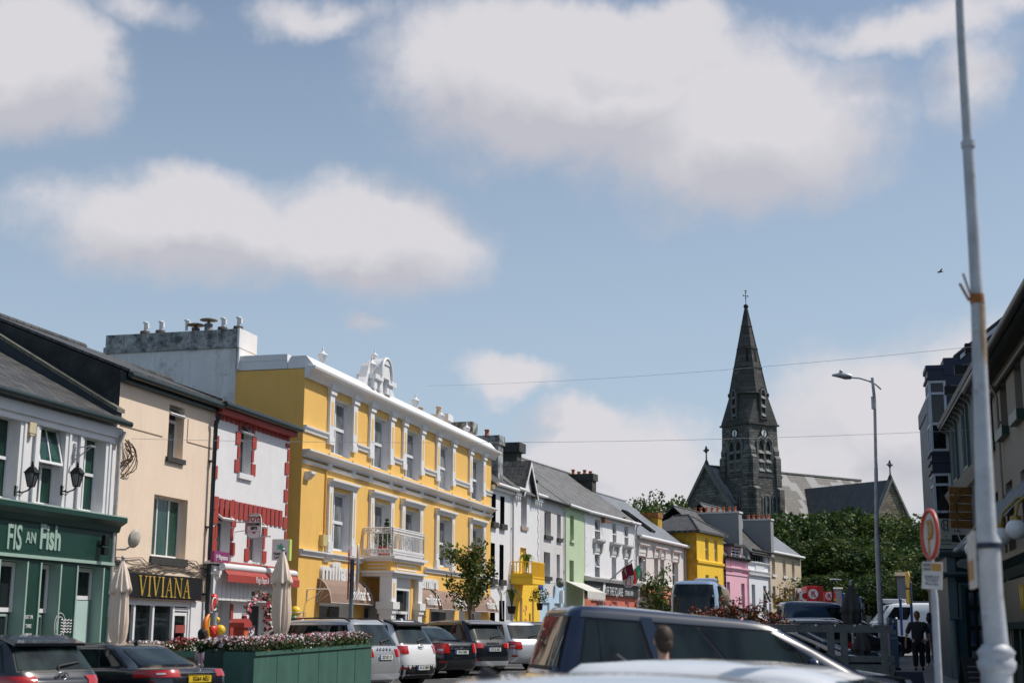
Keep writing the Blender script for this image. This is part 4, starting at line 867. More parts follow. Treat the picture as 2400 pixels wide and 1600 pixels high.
b.build('scalloped_awning',mat('dingy_white_canvas',(.55,.53,.50),.8,.1),h.root)
# B9 restaurant
e9=F3.hit(*z_('I',402,600))[0]; e10=F3.hit(*z_('I',918,750))[0]
h=House('restaurant','white three bay restaurant with a dark fascia sign and terracotta ground floor','restaurant',F3,0,e9)
zt=h.Zc('G',1600,1110)+.05
tops=[h.rect('G',1540,1602,1155,1440),h.rect('I',160,200,345,580),h.rect('I',285,326,378,610)]
mids=[h.rect('H',1478,1532,85,400),h.rect('H',1664,1714,118,415),h.rect('H',1805,1845,140,420)]
for L_ in (tops,mids):
    z0=sum(x[2] for x in L_)/3; z1=sum(x[3] for x in L_)/3
    for i in range(3): L_[i]=(L_[i][0],L_[i][1],z0,z1)
zf1=h.Zc('H',1650,425,.2); zf0=h.Zc('H',1650,540,.2)
gr=[h.rect('H',1430,1540,590,690),h.rect('H',1668,1722,605,690),h.rect('H',1808,1850,608,690)]
h.walls(zt,9,[(*x,.25) for x in tops+mids]+[(x[0],x[1],-.2 if i==0 else .8,x[3],.3) for i,x in enumerate(gr)],white,blackmat,pitch=.72)
h.roof(slate,pitch=.72); h.gutter(trim,z=zt-.08,r=.09)
for x in tops: h.window(x,'sash',.25,gm=glass,open_top=(16,.5,1))
for x in mids:
    wn=h.window(x,'sash',.25,gm=glass,open_top=(22,.5,1) if x is mids[0] else 0)
    b=MB(); zz=x[3]+.15; xl,xr=x[0]-.25,x[1]+.25; b.mould([(-.003,zz+.45),(-.1,zz+.45),(-.3,zz+.62),(-.3,zz+.72),(-.003,zz+.75)],xl-.1,xr+.1)
    for q_ in (xl,xr-.2): b.mould([(-.003,zz-.1),(-.1,zz-.05),(-.2,zz+.44),(-.003,zz+.44)],q_,q_+.2)
    b.box(x[0],x[1],-.04,-.003,zz+.0,zz+.4); b.build('hood_mould',dirtywhite if 0 else mat('grey_stone_trim',(.45,.44,.43),.7,.1),wn)
for i,x in enumerate(gr): h.window((x[0],x[1],-.2 if i==0 else .8,x[3]),'case3' if i==0 else 'sash',.25,gm=glassdark)
b=MB(); hs=[(x[0],x[1],-.2 if i==0 else .8,x[3],.02) for i,x in enumerate(gr)]; b.grid(0,h.w,-.6,zf0,-.02,hs); b.build('terracotta_ground_floor',redbrown,h.root)
b=MB(); b.mould([(0,zf1+.12),(-.35,zf1+.12),(-.42,zf1+.28),(-.42,zf1+.34),(0,zf1+.42)],-.1,h.w+.1); b.build('shop_cornice',mat('grey_stone_trim',(.45,.44,.43)),h.root)
s_=MB().box(h.X('H',1400,480,.2),h.w-.2,-.2,-.022,zf0,zf1+.1).build('fascia_sign',mat('slate_sign',(.02,.028,.03),.5),h.root)
def on(k,x,y,out=.2): return (h.X(k,x,y,out),-out-.01,h.Zc(k,x,y,out))
text('RESTAURANT',.42,trim,s_,on('H',1477,482),sx=.75,ext=.004); text('OFF THE SQUARE',.72,trim,s_,on('H',1688,500),sx=.58,ext=.004,space=1.1); text('STEAK & FISH',.40,trim,s_,on('H',1855,518),sx=.72,ext=.004)
x,_,zz=on('H',1572,500); b=MB(); b.prism([(x-.1,-.25,zz-.9),(x-.3,-.25,zz-.2),(x-.15,-.25,zz+.4),(x+.2,-.25,zz+.7),(x+.3,-.25,zz+.2),(x+.05,-.25,zz-.4)][::-1],(0,.04,0)); b.build('fish_emblem',trim,s_)
b=MB(); k=0; zz=zf1+.6
while zz<zt-.4: wq=.42 if k%2 else .26; b.box(.02,wq,-.03,-.002,zz,zz+.34); b.box(h.w-wq,h.w-.02,-.03,-.002,zz,zz+.34); zz+=.4; k+=1
b.build('quoins',white,h.root); h.pipe(h.w-.1,zt-.1,pipe)
for px in (1615,1858): x,zz=h.uv('G',px,1180); b=MB(); b.box(x-.02,x+.12,-.2,0,zz-.1,zz+.25); b.tube([(x,-.1,zz),(x+.5,-.5,zz-.05)],.04,5); b.build('wall_bracket',rust,h.root)
h.chimney(h.w-.85,h.w-.02,2.65,5.5,zt-.2,11.9-h.zb,mat('dark_mossy_cement',(.05,.055,.045)),mc=darkcement,pots=[(h.w-.45,2.9,.2),(h.w-.45,3.3,.3),(h.w-.45,3.7,.2),(h.w-.45,4.1,.35),(h.w-.45,4.6,.2),(h.w-.45,5.1,.2)],cap=.45,over=.1)
# B10
h=House('restaurant','off white house with ornate hood moulds and a terracotta awning left of the yellow house','restaurant',F3,e9+.02,e10)
zt=h.Zc('I',600,505)
r=[h.rect('I',432,512,680,965),h.rect('I',597,640,708,960),h.rect('I',665,703,715,965),h.rect('I',788,850,740,985)]
z0=r[0][2]; z1=r[0][3]; r=[(x[0],x[1],z0,z1) for x in r]
h.walls(zt,9,[(*x,.25) for x in r]+[(.4,h.w-.6,-.2,2.3,.4)],offwhite,greyrender,pitch=.72); h.roof(slateblue,pitch=.72); h.gutter(trim,z=zt-.08,r=.12)
for x in r:
    wn=h.window(x,'sash22' if x is r[0] else 'sash',.25,gm=glass); b=MB(); zz=z1+.05; xl,xr=x[0]-.2,x[1]+.2
    b.mould([(-.003,zz+.55),(-.12,zz+.55),(-.24,zz+.66),(-.24,zz+.72),(-.003,zz+.75)],xl-.05,xr+.05)
    for q_ in (xl,xr-.2): b.mould([(-.003,zz-.1),(-.08,zz-.05),(-.16,zz+.54),(-.003,zz+.54)],q_,q_+.12)
    b.box(x[0]+.1,x[1]-.1,-.04,-.003,zz+.15,zz+.45); b.build('hood_mould',offwhite,wn)
zz=h.Zc('I',600,1090,.2); s_=MB().mould([(0,zz+.35),(-.2,zz+.35),(-.35,zz+.6),(-.35,zz+.7),(0,zz+.8)],0,h.w).box(.1,h.w-.4,-.14,-.003,zz-.45,zz+.34).build('shop_cornice',offwhite,h.root)
a=h.X('I',425,1075,.2); c=h.X('I',538,1080,.2); MB().box(a,c,-.16,-.141,zz-.2,zz+.2).build('name_board',mat('dull_bronze',(.16,.14,.11),.6,.3,9),s_)
za=h.Zc('I',650,1170,1.2)
MB().prism([(.4,0,za+.95),(h.w-.4,0,za+.95),(h.w-.4,-1.6,za+.1),(.4,-1.6,za+.1)],(0,0,.05)).box(.4,h.w-.4,-1.62,-1.58,za-.12,za+.12).build('terracotta_awning',redbrown,h.root)
h.window((.4,h.w-.6,-.2,2.2),'case3',.3,gm=glassdark)
skylight(h,3.0,4.1,.30,.66); skylight(h,5.6,6.8,.14,.60)
b=MB(); x,zz=h.uv('I',540,850,.3); b.tube([(x,-1.2,zz+.9),(x+0,-.1,zz+.9)],.04,5); b.tube([(x,-1.1,zz+.95),(x,-1.1,zz-1.6)],.03,5); b.tube([(x,-1.1,zz+.9),(x+3.2,-1.1,zz+.9)],.03,5); b.build('hanging_sign_frame',pipe,h.root)
h.pipe(h.w-.1,zt-.1,pipe)
# ---------------------------------------------------------------- yellow, pink, white, beige group
pB=at(1637,104); F4=Plane((pB.x,pB.y),25.9); q4=lambda k,x,y:F4.hit(*z_(k,x,y))[0]
h=House('house','bright yellow hipped roof house with mossy side wall standing behind the coach','house',F4,0,q4('I',1326,700))
zt=h.Zc('I',1200,450); FD=4.2; r=[h.rect('I',1134,1168,497,725),h.rect('I',1230,1262,512,742),h.rect('I',1138,1170,880,930),h.rect('I',1235,1266,888,932)]
r=[(a,b,r[0][2],r[0][3]) for a,b,_,_ in r[:2]]+[(a,b,r[2][3]-1.8,r[2][3]) for a,b,_,_ in r[2:]]
h.walls(zt,FD,[(*x,.25) for x in r],yellow2,yellowdirty,gable=False)
for x in r: h.window(x,'sash',.14,fm=trim,gm=glass)
d=FD; b=MB(); e=.3; hz_=1.75; A=[(-e,-e,zt),(h.w+e,-e,zt),(h.w+e,d+e,zt),(-e,d+e,zt)]; 
xa=h.w/2; rdg=[(h.w/2,1.6,zt+hz_*.8),(h.w/2,2.7,zt+hz_*.8)]
b.add(A+rdg,[(0,1,4),(1,2,5,4),(2,3,5),(3,0,4,5),(3,2,1,0)]); b.tube([A[0],rdg[0]],.1,5); b.tube([A[1],rdg[0]],.1,5); b.tube([rdg[0],rdg[1]],.1,5)
b.box(-e-.02,h.w+e+.02,-e-.05,-e,zt-.12,zt+.03); b.box(-e-.05,-e,-e,d,zt-.12,zt+.03)
b.build('hipped_roof',slatedark,h.root)
MB().mould([(-.003,h.Zc('I',1180,775)),(-.1,h.Zc('I',1180,770)),(-.12,h.Zc('I',1180,745)),(-.003,h.Zc('I',1180,738))],0,h.w).mould([(-.003,zt-.25),(-.08,zt-.25),(-.1,zt-.15),(-.003,zt-.15)],0,h.w).build('string_course',yellow2,h.root)
MB().tube([(-.1,2.2,zt-.2),(-.1,2.2,-.5)],.08,6).build('downpipe',yellowdirty,h.root)
# tall mossy yellow chimney wall left of the hipped roof
h.chimney(-.9,-.02,2.63,4.2,zt-2,10.35-h.zb,yellowdirty,mc=mat('rusty_yellow_capping',(.30,.12,.03),.9,.5,3,.3,streak=.5),cap=.4,pots=[],over=.05)
h=House('house','pink house with a small dormer window under a dark roof','house',F4,q4('I',1327,850),q4('I',1578,900))
zt=h.Zc('I',1330,680); r=[h.rect('I',1358,1392,955,1010),h.rect('I',1513,1548,970,1150)]
r=[(a,b,r[1][3]-1.9,r[1][3]) for a,b,_,_ in r]
h.walls(zt,8,[(*x,.25) for x in r],pink,greyrender,pitch=.8); h.roof(slatedark,pitch=.95,over=.25)
for x in r: h.window(x,'sash',.2)
x0=h.X('I',1402,680);x1=h.X('I',1500,680); za=h.Zc('I',1450,745); zb_=h.Zc('I',1450,600); b=MB(); b.grid(x0-.1,x1+.1,za-.9,zb_+.1,-.06,[(x0+.1,x1-.25,za+.1,zb_,.1)]); b.box(x0-.1,x0-.05,-.055,2.5,za-.5,zb_+.1); b.box(x1+.05,x1+.1,-.055,2.5,za-.5,zb_+.1); dm=b.build('dormer',pink,h.root)
h.window((x0+.1,x1-.25,za+.1,zb_),'grid',.05,y=-.06,bd=.09)
MB().box(x0-.4,x1+.5,-.4,2.6,zb_+.102,zb_+.28).build('dormer_roof',slatedark,h.root)
b=MB(); zz=h.Zc('I',1450,810); b.mould([(-.003,zz-.25),(-.1,zz-.25),(-.22,zz-.05),(-.22,zz+.05),(-.003,zz+.08)],0,h.w); b.mould([(-.003,zz-.55),(-.06,zz-.55),(-.06,zz-.4),(-.003,zz-.38)],0,h.w); b.build('string_course',pink,h.root)
h.gutter(black,z=zt-.05,r=.1); h.pipe(.05,zt,black,.07); h.pipe(h.w-.1,zz,pink,.05)
h.chimney(h.w-.95,h.w-.03,.33,4.6,zt-.5,11.34-h.zb,greyrender,mc=offwhite,cap=.14,pots=[(h.w-.5,.75+.48*i,.42) for i in range(8)],over=.07)
h=House('house','white house with a wide dark glazed band under its roof beside the pink house','house',F4,q4('I',1585,900),q4('I',1800,900))
zt=h.Zc('I',1700,640); r=[h.rect('I',1622,1658,980,1150),h.rect('I',1744,1776,993,1160)]; r=[(a,b,r[0][3]-2.6,r[0][3]) for a,b,_,_ in r]
wt=h.rect('I',1603,1762,618,745)
wt=(wt[0],wt[1],wt[2],min(wt[3],zt+.0-.05))
h.walls(zt,8,[(*x,.25) for x in r]+[(*wt,.25)],mat('cool_white_render',(.70,.72,.76),.7,.04),greyrender,pitch=.8); h.roof(slatedark,pitch=.95,over=.4)
for i,x in enumerate(r): h.window(x,'case2',.2,gm=glassdark,fm=trim,open_top=(25,.4,1) if i else 0)
wn=h.window(wt,'case3',.2,gm=glassdark,fm=mat('grey_window_frame',(.12,.14,.15))); b=MB()
for i in (1,3,5): x=wt[0]+(wt[1]-wt[0])*i/6; b.box(x-.05,x+.05,.19,.25,wt[2],wt[3])
b.build('mullion',mat('grey_window_frame',(.12,.14,.15)),wn)
b=MB()
for yy,t in ((760,.12),(850,.2),(890,.08)): zz=h.Zc('I',1700,yy); b.mould([(-.003,zz-t),(-.08,zz-t),(-.2,zz),(-.2,zz+.06),(-.003,zz+.08)],0,h.w)
a,c=h.X('I',1655,790),h.X('I',1745,790); zz=h.Zc('I',1700,795); b.box(a,c,-.06,-.003,zz-.4,zz+.4); b.build('string_course',trim,h.root)
h.gutter(black,z=zt+.0,r=.1,over=.4); h.pipe(h.w-.05,zt-.2,pipe,.07)
h=House('house','beige two storey house with a blue grey slate roof ending the coloured terrace','house',F4,q4('I',1805,900),q4('I',2140,850))
zt=h.Zc('I',1980,660); r=[h.rect('I',1832,1866,700,875),h.rect('I',1946,1978,718,890),h.rect('I',2042,2070,732,902)]; g=[h.rect('I',1842,1872,1000,1150),h.rect('I',1955,1982,1012,1150),h.rect('I',2046,2076,1020,1150)]
r=[(a,b,r[0][2],r[0][3]) for a,b,_,_ in r]; g=[(a,b,g[1][3]-1.9,g[1][3]) for a,b,_,_ in g]
h.walls(zt,8,[(*x,.22) for x in r+g],beige,beige,pitch=.72); h.roof(slateblue,pitch=.75,over=.3); h.gutter(trim,z=zt-.1,r=.12)
for x in r: h.window(x,'sash',.2,gm=glasscurtain,sill=trim,sillh=.2,sp=.12)
for x in g: h.window(x,'sash',.2,gm=glasscurtain)
h.chimney(-.9,-.03,-.5+.0,1.9,zt-.6,11.2-h.zb,greyrender,mc=offwhite,cap=.14,pots=[(-.45,-.2+.43*i,.4) for i in range(5)],over=.07)
# ================================================================== right side of the square
FR_P=Vector((4.2*math.cos(R(12.2)),-4.2*math.sin(R(12.2)))); FR=Plane(FR_P,12.2+180)   # q runs towards the camera
def qr(k,x,y,o=0): return FR.hit(*z_(k,x,y),o)[0]
# grey beige house (nearest on the right)
qe=qr('M',555,680); h=House('house','tall grey beige house in shade at the right edge with dark green sills','house',FR,qe,-20)
zt=h.Zc('M',665,520); zt=h.Zc('M',660,575)
ws=[]
for xl,xr,yt,yb in ((565,592,850,1150),(638,680,735,1070),(725,782,600,960)): ws.append(h.rect('M',xl,xr,yt,yb))
z0=ws[1][2];z1=ws[1][3]; ws=[(a,max(b,a+1.0) if i<2 else a+1.1,z0,z1) for i,(a,b,_,_) in enumerate(ws)]
dx=ws[2][0]-ws[1][0]; ws=ws+[(ws[2][0]+dx*k,ws[2][0]+dx*k+1.1,z0,z1) for k in (1,2,3,4)]
zb_=h.Zc('M',690,1480); lo=[(a,b,zb_-1.5,zb_+.35) for a,b,_,_ in ws]
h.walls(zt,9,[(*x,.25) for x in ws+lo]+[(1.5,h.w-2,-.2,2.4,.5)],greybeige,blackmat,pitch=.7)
h.roof(slatedark,pitch=.75,over=.45); h.gutter(darkgutter,z=zt-.35,r=.09,over=.5); MB().box(0,h.w,-.4,-.003,zt-.32,zt-.1).build('eaves_board',darkgutter,h.root); h.gutter(darkgutter,z=zt-.65,r=.06,over=.05)
for x in ws: h.window(x,'plain',.22,gm=glassdark,sill=shopgreen2,sillh=.22,sp=.16,fm=shopgreen2)
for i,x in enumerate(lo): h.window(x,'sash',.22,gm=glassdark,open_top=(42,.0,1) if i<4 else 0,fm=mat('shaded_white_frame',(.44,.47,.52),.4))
b=MB(); zf=h.Zc('L',960,385,.3); zf=h.Zc('L',1100,370,.35)
b.mould([(0,zf-.45),(-.12,zf-.4),(-.2,zf-.2),(-.42,zf-.08),(-.42,zf+.04),(0,zf+.1)],.2,h.w); b.box(.2,h.w,-.14,-.003,zf-1.35,zf-.45); b.mould([(0,zf-1.5),(-.25,zf-1.5),(-.3,zf-1.36),(0,zf-1.34)],.2,h.w); fs=b.build('dark_green_shop_fascia',shopgreen2,h.root)
text('W',.75,goldbright,fs,(h.X('L',1120,560,.2),-.15,zf-.9),sx=.8,ext=.01,bold=.02)
b=MB()
for k in range(14): x=.4+k*(h.w-.8)/13; b.box(x-.09,x+.09,-.12,-.002,-.4,zf-1.5)
b.box(.2,h.w,-.1,-.002,-.4,.6); b.build('shopfront',shopgreen2,h.root); h.window((1.5,h.w-2,.4,2.35),'case3',.3,gm=glassdark,fm=shopgreen2)
h.pipe(ws[0][1]+(ws[1][0]-ws[0][1])*.5+.9,zt-.6,greybeige,.03)
# string of globe lamps on brass arms
brass=mat('brass',(.30,.20,.05),.4,.2,metal=.7); opal=mat('opal_glass',(.75,.74,.74),.25,.03)
lamps=[]
for n_,(gx,gy,gr_,o) in enumerate(((1105,155,.17,1.05),(968,220,.17,1.05),(705,340,.17,1.05))):
    x,zz=h.uv('L',gx,gy,o); 
    b=MB(); b.tube([(x,-.02,zz+.55),(x,-.35,zz+.75),(x,-.75,zz+.66),(x,-1.0,zz+.42),(x,-o,zz+.22)],.028,8); b.lathe([(.09,zz+.15),(.09,zz+.2),(.04,zz+.23)],x,-o,12)
    for k in range(4): b.tube([(x,-.12-.17*k+.09*math.cos(t*.7),zz+.42-.04*k+.09*math.sin(t*.7)) for t in range(10)],.009,4)
    lo_=b.build('lamp_arm',brass,h.root); MB().ball((x,-o,zz),gr_,n=20).build('globe_shade',opal,lo_)
# small grey-green hotel front with bracketed eaves (between beige and navy)
q0=qr('M',320,1060); h=House('hotel','low grey green hotel front with bracketed eaves between the navy and grey beige houses','hotel',FR,q0,qe-.03)
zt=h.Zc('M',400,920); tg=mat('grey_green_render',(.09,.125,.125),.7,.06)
zs=h.Zc('M',440,1290); ws=[(h.w*k-.5,h.w*k+.5,zs,zs+2.1) for k in (.2,.5,.8)]
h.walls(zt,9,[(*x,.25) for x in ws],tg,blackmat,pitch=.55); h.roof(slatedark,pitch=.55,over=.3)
b=MB(); b.mould([(0,zt-.02),(-.32,zt-.02),(-.36,zt+.09),(-.32,zt+.10),(0,zt+.10)],0,h.w)
for i in range(14): x=.2+i*(h.w-.4)/13; b.prism([(x-.05,-.02,zt-.36),(x-.05,-.02,zt-.04),(x-.05,-.28,zt-.04),(x-.05,-.24,zt-.14),(x-.05,-.09,zt-.22)],(.1,0,0))
zz=zs-.3; b.mould([(0,zz-.35),(-.1,zz-.3),(-.2,zz-.1),(-.24,zz),(0,zz+.05)],0,h.w); b.build('bracketed_eaves',mat('pale_grey_trim',(.22,.23,.225),.7),h.root)
for x in ws: h.window(x,'sash',.2,gm=glass,sill=tealtrim,arch=(.14,.06),am=tealtrim)
b=MB()
for k in range(18): b.box(.2+k*.5,.42+k*.5,-.03,-.002,2.6,zz-.6)
b.build('striped_panel',mat('pale_grey_trim',(.22,.23,.225)),h.root)
b=MB()
for k in (.35,.65,.92): x=h.w*k; b.box(x-.12,x+.12,-.4,-.05,zs+2.35,zs+2.6); b.tube([(x,0,zs+2.6),(x,-.2,zs+2.6)],.03,5)
b.build('floodlight',black,h.root)
# navy house with stacked bay
q1=q0-13; h=House('house','tall navy blue house with a white framed bay window beyond the grey green hotel','house',FR,q1,q0-.03)
zt=10.3-h.zb
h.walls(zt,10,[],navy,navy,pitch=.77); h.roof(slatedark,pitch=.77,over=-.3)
MB().box(-.02,h.w+.03,-.04,.46,zt-.3,10.57-h.zb).build('parapet',navy,h.root)
b=MB()
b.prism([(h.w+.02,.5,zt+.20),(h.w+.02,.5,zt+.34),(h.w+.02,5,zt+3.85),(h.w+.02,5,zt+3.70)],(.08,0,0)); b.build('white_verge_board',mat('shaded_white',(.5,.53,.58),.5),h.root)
bx0,bx1=h.w-1.3,h.w-.02; BD=.56; b=MB(); zr=10.2-h.zb
# bay: navy solid bands, white windows
L3=[(7.50-h.zb,9.83-h.zb),(4.75-h.zb,6.78-h.zb)]
L3.append((1.9-h.zb,3.9-h.zb))
solid=[(L3[0][1],zr+.0),(L3[1][1],L3[0][0]),(L3[2][1],L3[1][0]),(-.4,L3[2][0])]
for a,c in solid: b.box(bx0,bx1,-BD,-.003,a,c)
for a in (L3[0][1]+.02,L3[0][0]-.1,L3[0][0]-.38,L3[1][1]+.02,L3[1][0]-.1): b.box(bx0-.06,bx1+.04,-BD-.06,-.004,a,a+.07)
b.box(bx0-.06,bx1+.04,-BD-.05,-.005,zr+.001,zr+.14)
b.build('bay',navy,h.root)
for a,c in L3[:2]:
    f=MB(); g=MB(); cz=a+(c-a)*.86
    for x,yy in ((bx0,-BD),(bx1-.06,-BD),(bx1-.06,-.08),(bx0,-.08)): f.box(x,x+.07,yy,yy+.08,a,c)
    for zz in (a,c-.08,a+(c-a)*.80,a+(c-a)*.37): f.box(bx0+.07,bx1-.06,-BD+.01,-BD+.05,zz,zz+.08); f.box(bx1-.05,bx1+.005,-BD+.08,-.08,zz,zz+.08)
    f.box((bx0+bx1)/2-.04,(bx0+bx1)/2+.04,-BD+.01,-BD+.05,a+.1,c-.1)
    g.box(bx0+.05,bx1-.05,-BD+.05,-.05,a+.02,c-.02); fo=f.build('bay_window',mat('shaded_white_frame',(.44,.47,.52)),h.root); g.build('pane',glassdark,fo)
text('SELF',.2,goldbright,h.root,(h.w+.01,.88,10.1-h.zb),rot=(R(90),0,R(90)),sx=.9,ext=.01,bold=.01)
# ================================================================== church on the hill
stone=brickmat('dark_limestone_rubble',(.075,.073,.068),(.17,.165,.155),(.04,.04,.038),.75,.34,.03,'sz',.9,.55,bump=.5)
ashlar=brickmat('spire_limestone',(.045,.045,.043),(.085,.084,.08),(.028,.028,.027),1.0,.55,.025,'sz',.9,.35,bump=.4)
quoin=mat('pale_limestone_dressing',(.15,.15,.145),.85,.3,2,.2)
churchroof=brickmat('church_slates',(.095,.088,.08),(.125,.115,.105),(.06,.055,.05),.6,.35,.02,'xy',.7,.25,patch=((.25,.25,.25),.51,.9,.5,.3))
churchroof2=brickmat('transept_slates',(.075,.08,.085),(.10,.105,.11),(.05,.05,.05),.6,.35,.02,'xy',.7,.2)
Wp=at(1656,185,1096.6); Ep=at(2018,185,1130.7)
d=ray(2018,1130.7); t=(Wp.z-EYE)/d.z; Ep=Vector((t*d.x,t*d.y,Wp.z))
nv=Vector((Ep.x-Wp.x,Ep.y-Wp.y)); NL=nv.length; ang=math.atan2(nv.y,nv.x); zg=2.0
ch=thing('church','dark stone church with a tall octagonal spire, clock faces and patched slate roof','church',(Wp.x,Wp.y,zg),ang)
HR=Wp.z-zg; hw=6.2; HE=HR-hw*1.25
def cl(px,py,yl):   # local point of a seen pixel on the vertical plane local y = yl
    c,s=math.cos(ang),math.sin(ang); d=ray(px,py); o=Vector((Wp.x,Wp.y)); n=Vector((-s,c))
    t=(o.dot(n)+yl)/(d.x*n.x+d.y*n.y); P=Vector((t*d.x,t*d.y))-o; return P.x*c+P.y*s, EYE+t*d.z-zg
b=MB(); b.add([(0,-hw,-4),(0,hw,-4),(0,hw,HE),(0,0,HR),(0,-hw,HE),(NL,-hw,-4),(NL,hw,-4),(NL,hw,HE),(NL,0,HR),(NL,-hw,HE)],[(4,3,2,1,0),(5,6,7,8,9),(0,5,9,4),(1,2,7,6)]); b.build('nave_wall',stone,ch)
b=MB(); sl=1.25
for s in (-1,1):
    p=[(.3,s*(hw+.4),HE-.5),(NL,s*(hw+.4),HE-.5),(NL,0,HR+.02),(.3,0,HR+.02)]; b.prism(p if s<0 else p[::-1],(0,0,.22))
b.build('nave_roof',churchroof,ch)
b=MB(); b.box(0,NL,-.16,.16,HR+.22,HR+.45)
for s in (-1,1): b.prism([(-.35,s*(hw+.5),HE-.6),(-.35,s*(hw+.5),HE-.1),(-.35,0,HR+.7),(-.35,0,HR+.1)][::s],(.7,0,0))
b.build('gable_coping',quoin,ch)
def cross(x,y,z,par,H=2.6,al='y'):
    b=MB(); b.lathe([(.30,z),(.25,z+.3),(.10,z+.6),(.07,z+H*.62)],x,y,8)
    c=z+H*.55
    b.tube([(x,y,c-.2),(x,y,c+.85)],.09,6); dx,dy=(0,.40) if al=='y' else (.40,0); b.tube([(x-dx,y-dy,c+.4),(x+dx,y+dy,c+.4)],.13,6)
    for e in ((dx,dy,.4),(-dx,-dy,.4),(0,0,.85)): b.ball((x+e[0],y+e[1],c+e[2]),.13,n=6)
    ring=[(x+dx*.6*math.cos(t*.52),y+dy*.6*math.cos(t*.52),c+.4+.36*math.sin(t*.52)) for t in range(13)]; b.tube(ring,.06,5)
    b.build('stone_cross',quoin if 0 else ashlar,par)
cross(0,0,HR+.5,ch)
# rose window in the west gable: arch with tracery
def archwin(par,face,c,w_,z0,z1,mg,mt,n=1,depth=.02,lou=False):
    """pointed window; face(u,z,out) maps to local space"""
    b=MB(); g=MB()
    def outline(cc,ww,a,zt):
        r=ww; pts=[(cc-ww/2,a),(cc+ww/2,a)]
        zs=zt-ww*.87
        for t in range(7): th=math.pi/3*t/6; pts.append((cc-ww/2+ww*math.cos(th),zs+ww*math.sin(th)))
        for t in range(5,-1,-1): th=math.pi/3*t/6; pts.append((cc+ww/2-ww*math.cos(th),zs+ww*math.sin(th)))
        return pts
    o=outline(c,w_,z0,z1); g.poly([face(u,z,.03) for u,z in o],0)
    b.tube([face(u,z,.06) for u,z in o+o[:1]],.13,5)
    for i in range(1,n):
        u=c-w_/2+w_*i/n; b.tube([face(u,z0,.08),face(u,z1-w_*.5,.08)],.11,5)
    if lou:
        k=int((z1-z0-w_*.3)/1.15)
        for j in range(k):
            zz=z0+.3+j*1.15
            for i in range(n):
                ua=c-w_/2+w_*i/n+.08; ub=c-w_/2+w_*(i+1)/n-.08; b.add([face(ua,zz,.30),face(ub,zz,.30),face(ub,zz+.5,-.0),face(ua,zz+.5,-.0)],[(0,1,2,3)],1)
    wn=b.build('arched_window',[mt,mat('grey_louvre',(.13,.135,.135),.7,.2)],par); g.build('pane',mg,wn)
darkopen=mat('painted_opening_shade',(.012,.013,.014),.9)  # near-black sheet painted in for the shade inside belfry and spire openings
leaded=glassmat('leaded_glass',(.02,.03,.035),(.10,.12,.13),3)
archwin(ch,lambda u,z,o:(-o,-u,z),0,4.2,HR-16.5,HR-9.2,leaded,quoin,3)
# transept reaching towards the camera on the right
tx0,_=cl(*z_('J',1325,1215),-17); tw=3.9
ty=-16.5; tx,tz=cl(*z_('J',1325,1222),ty); TH=tz; te=TH-tw*1.55
b=MB(); b.add([(tx-tw,ty,-4),(tx+tw,ty,-4),(tx+tw,ty,te),(tx,ty,TH),(tx-tw,ty,te),(tx-tw,0,-4),(tx+tw,0,-4),(tx+tw,0,te),(tx,0,TH),(tx-tw,0,te)],[(0,1,2,3,4),(5,0,4,9),(1,6,7,2)]); b.build('transept_wall',brickmat('brown_rubble',(.13,.105,.08),(.24,.20,.16),(.06,.05,.04),.7,.32,.03,'sz',.9,.5),ch)
b=MB()
for s in (-1,1):
    p=[(tx+s*(tw+.3),ty+.3,te-.45),(tx+s*(tw+.3),0,te-.45),(tx,0,TH+.02),(tx,ty+.3,TH+.02)]; b.prism(p[::-1] if s<0 else p,(0,0,.2))
tr=b.build('transept_roof',churchroof2,ch)
b=MB()
for s in (-1,1): b.prism([(tx+s*(tw+.5),ty-.3,te-.8),(tx+s*(tw+.5),ty-.3,te-.3),(tx,ty-.3,TH+.55),(tx,ty-.3,TH+.02)][::-s],(0,.65,0))
b.build('gable_coping',quoin,ch); cross(tx,ty,TH+.3,ch,al='x')
archwin(ch,lambda u,z,o:(tx+u,ty-o,z),0,3.6,TH-13,TH-6.6,leaded,quoin,3)
# tower
TC=at(1757,181,1060); c_,s_=math.cos(ang),math.sin(ang)
def loc(P): v=Vector((P.x-Wp.x,P.y-Wp.y)); return v.x*c_+v.y*s_, -v.x*s_+v.y*c_
cx0,cy0=loc(TC)       # near corner of the belfry stage
def zt_at(py): return at(1756,TC.y,py).z-zg
zt2_=lambda py,dy:at(1757,TC.y+dy,py).z-zg
ySP=zt2_(z_('J',0,160)[1],3.6); zcl=zt_at(z_('J',0,862)[1]); zbc=zt2_(z_('J',0,680)[1],1.2); zst=zt_at(z_('J',0,1183)[1]); zbt=zt_at(z_('J',0,1070)[1])
# side lengths from the visible faces
def side(px,edge):
    d=ray(px,1000); lo,hi=0,20
    for _ in range(40):
        m=(lo+hi)/2; lx,ly=(cx0+m,cy0) if edge=='r' else (cx0,cy0+m)
        X=Wp.x+lx*c_-ly*s_; Y=Wp.y+lx*s_+ly*c_
        a=X/Y; tgt=d.x/d.y
        if (a<tgt)==(edge=='r'): lo=m
        else: hi=m
    return lo
sr,sl_=side(z_('J',637,0)[0],'r'),side(z_('J',300,0)[0],'l'); S=(sr+sl_)/2
X0,Y0=cx0,cy0; cxm,cym=X0+S/2,Y0+S/2
tw_=MB()
def ring(e,z): return [(X0-e,Y0-e,z),(X0+S+e,Y0-e,z),(X0+S+e,Y0+S+e,z),(X0-e,Y0+S+e,z)]
def stage(b,e0,z0,e1,z1,m=0): a,c=ring(e0,z0),ring(e1,z1); b.add(a+c,[(0,1,5,4),(1,2,6,5),(2,3,7,6),(3,0,4,7),(4,5,6,7)],m)
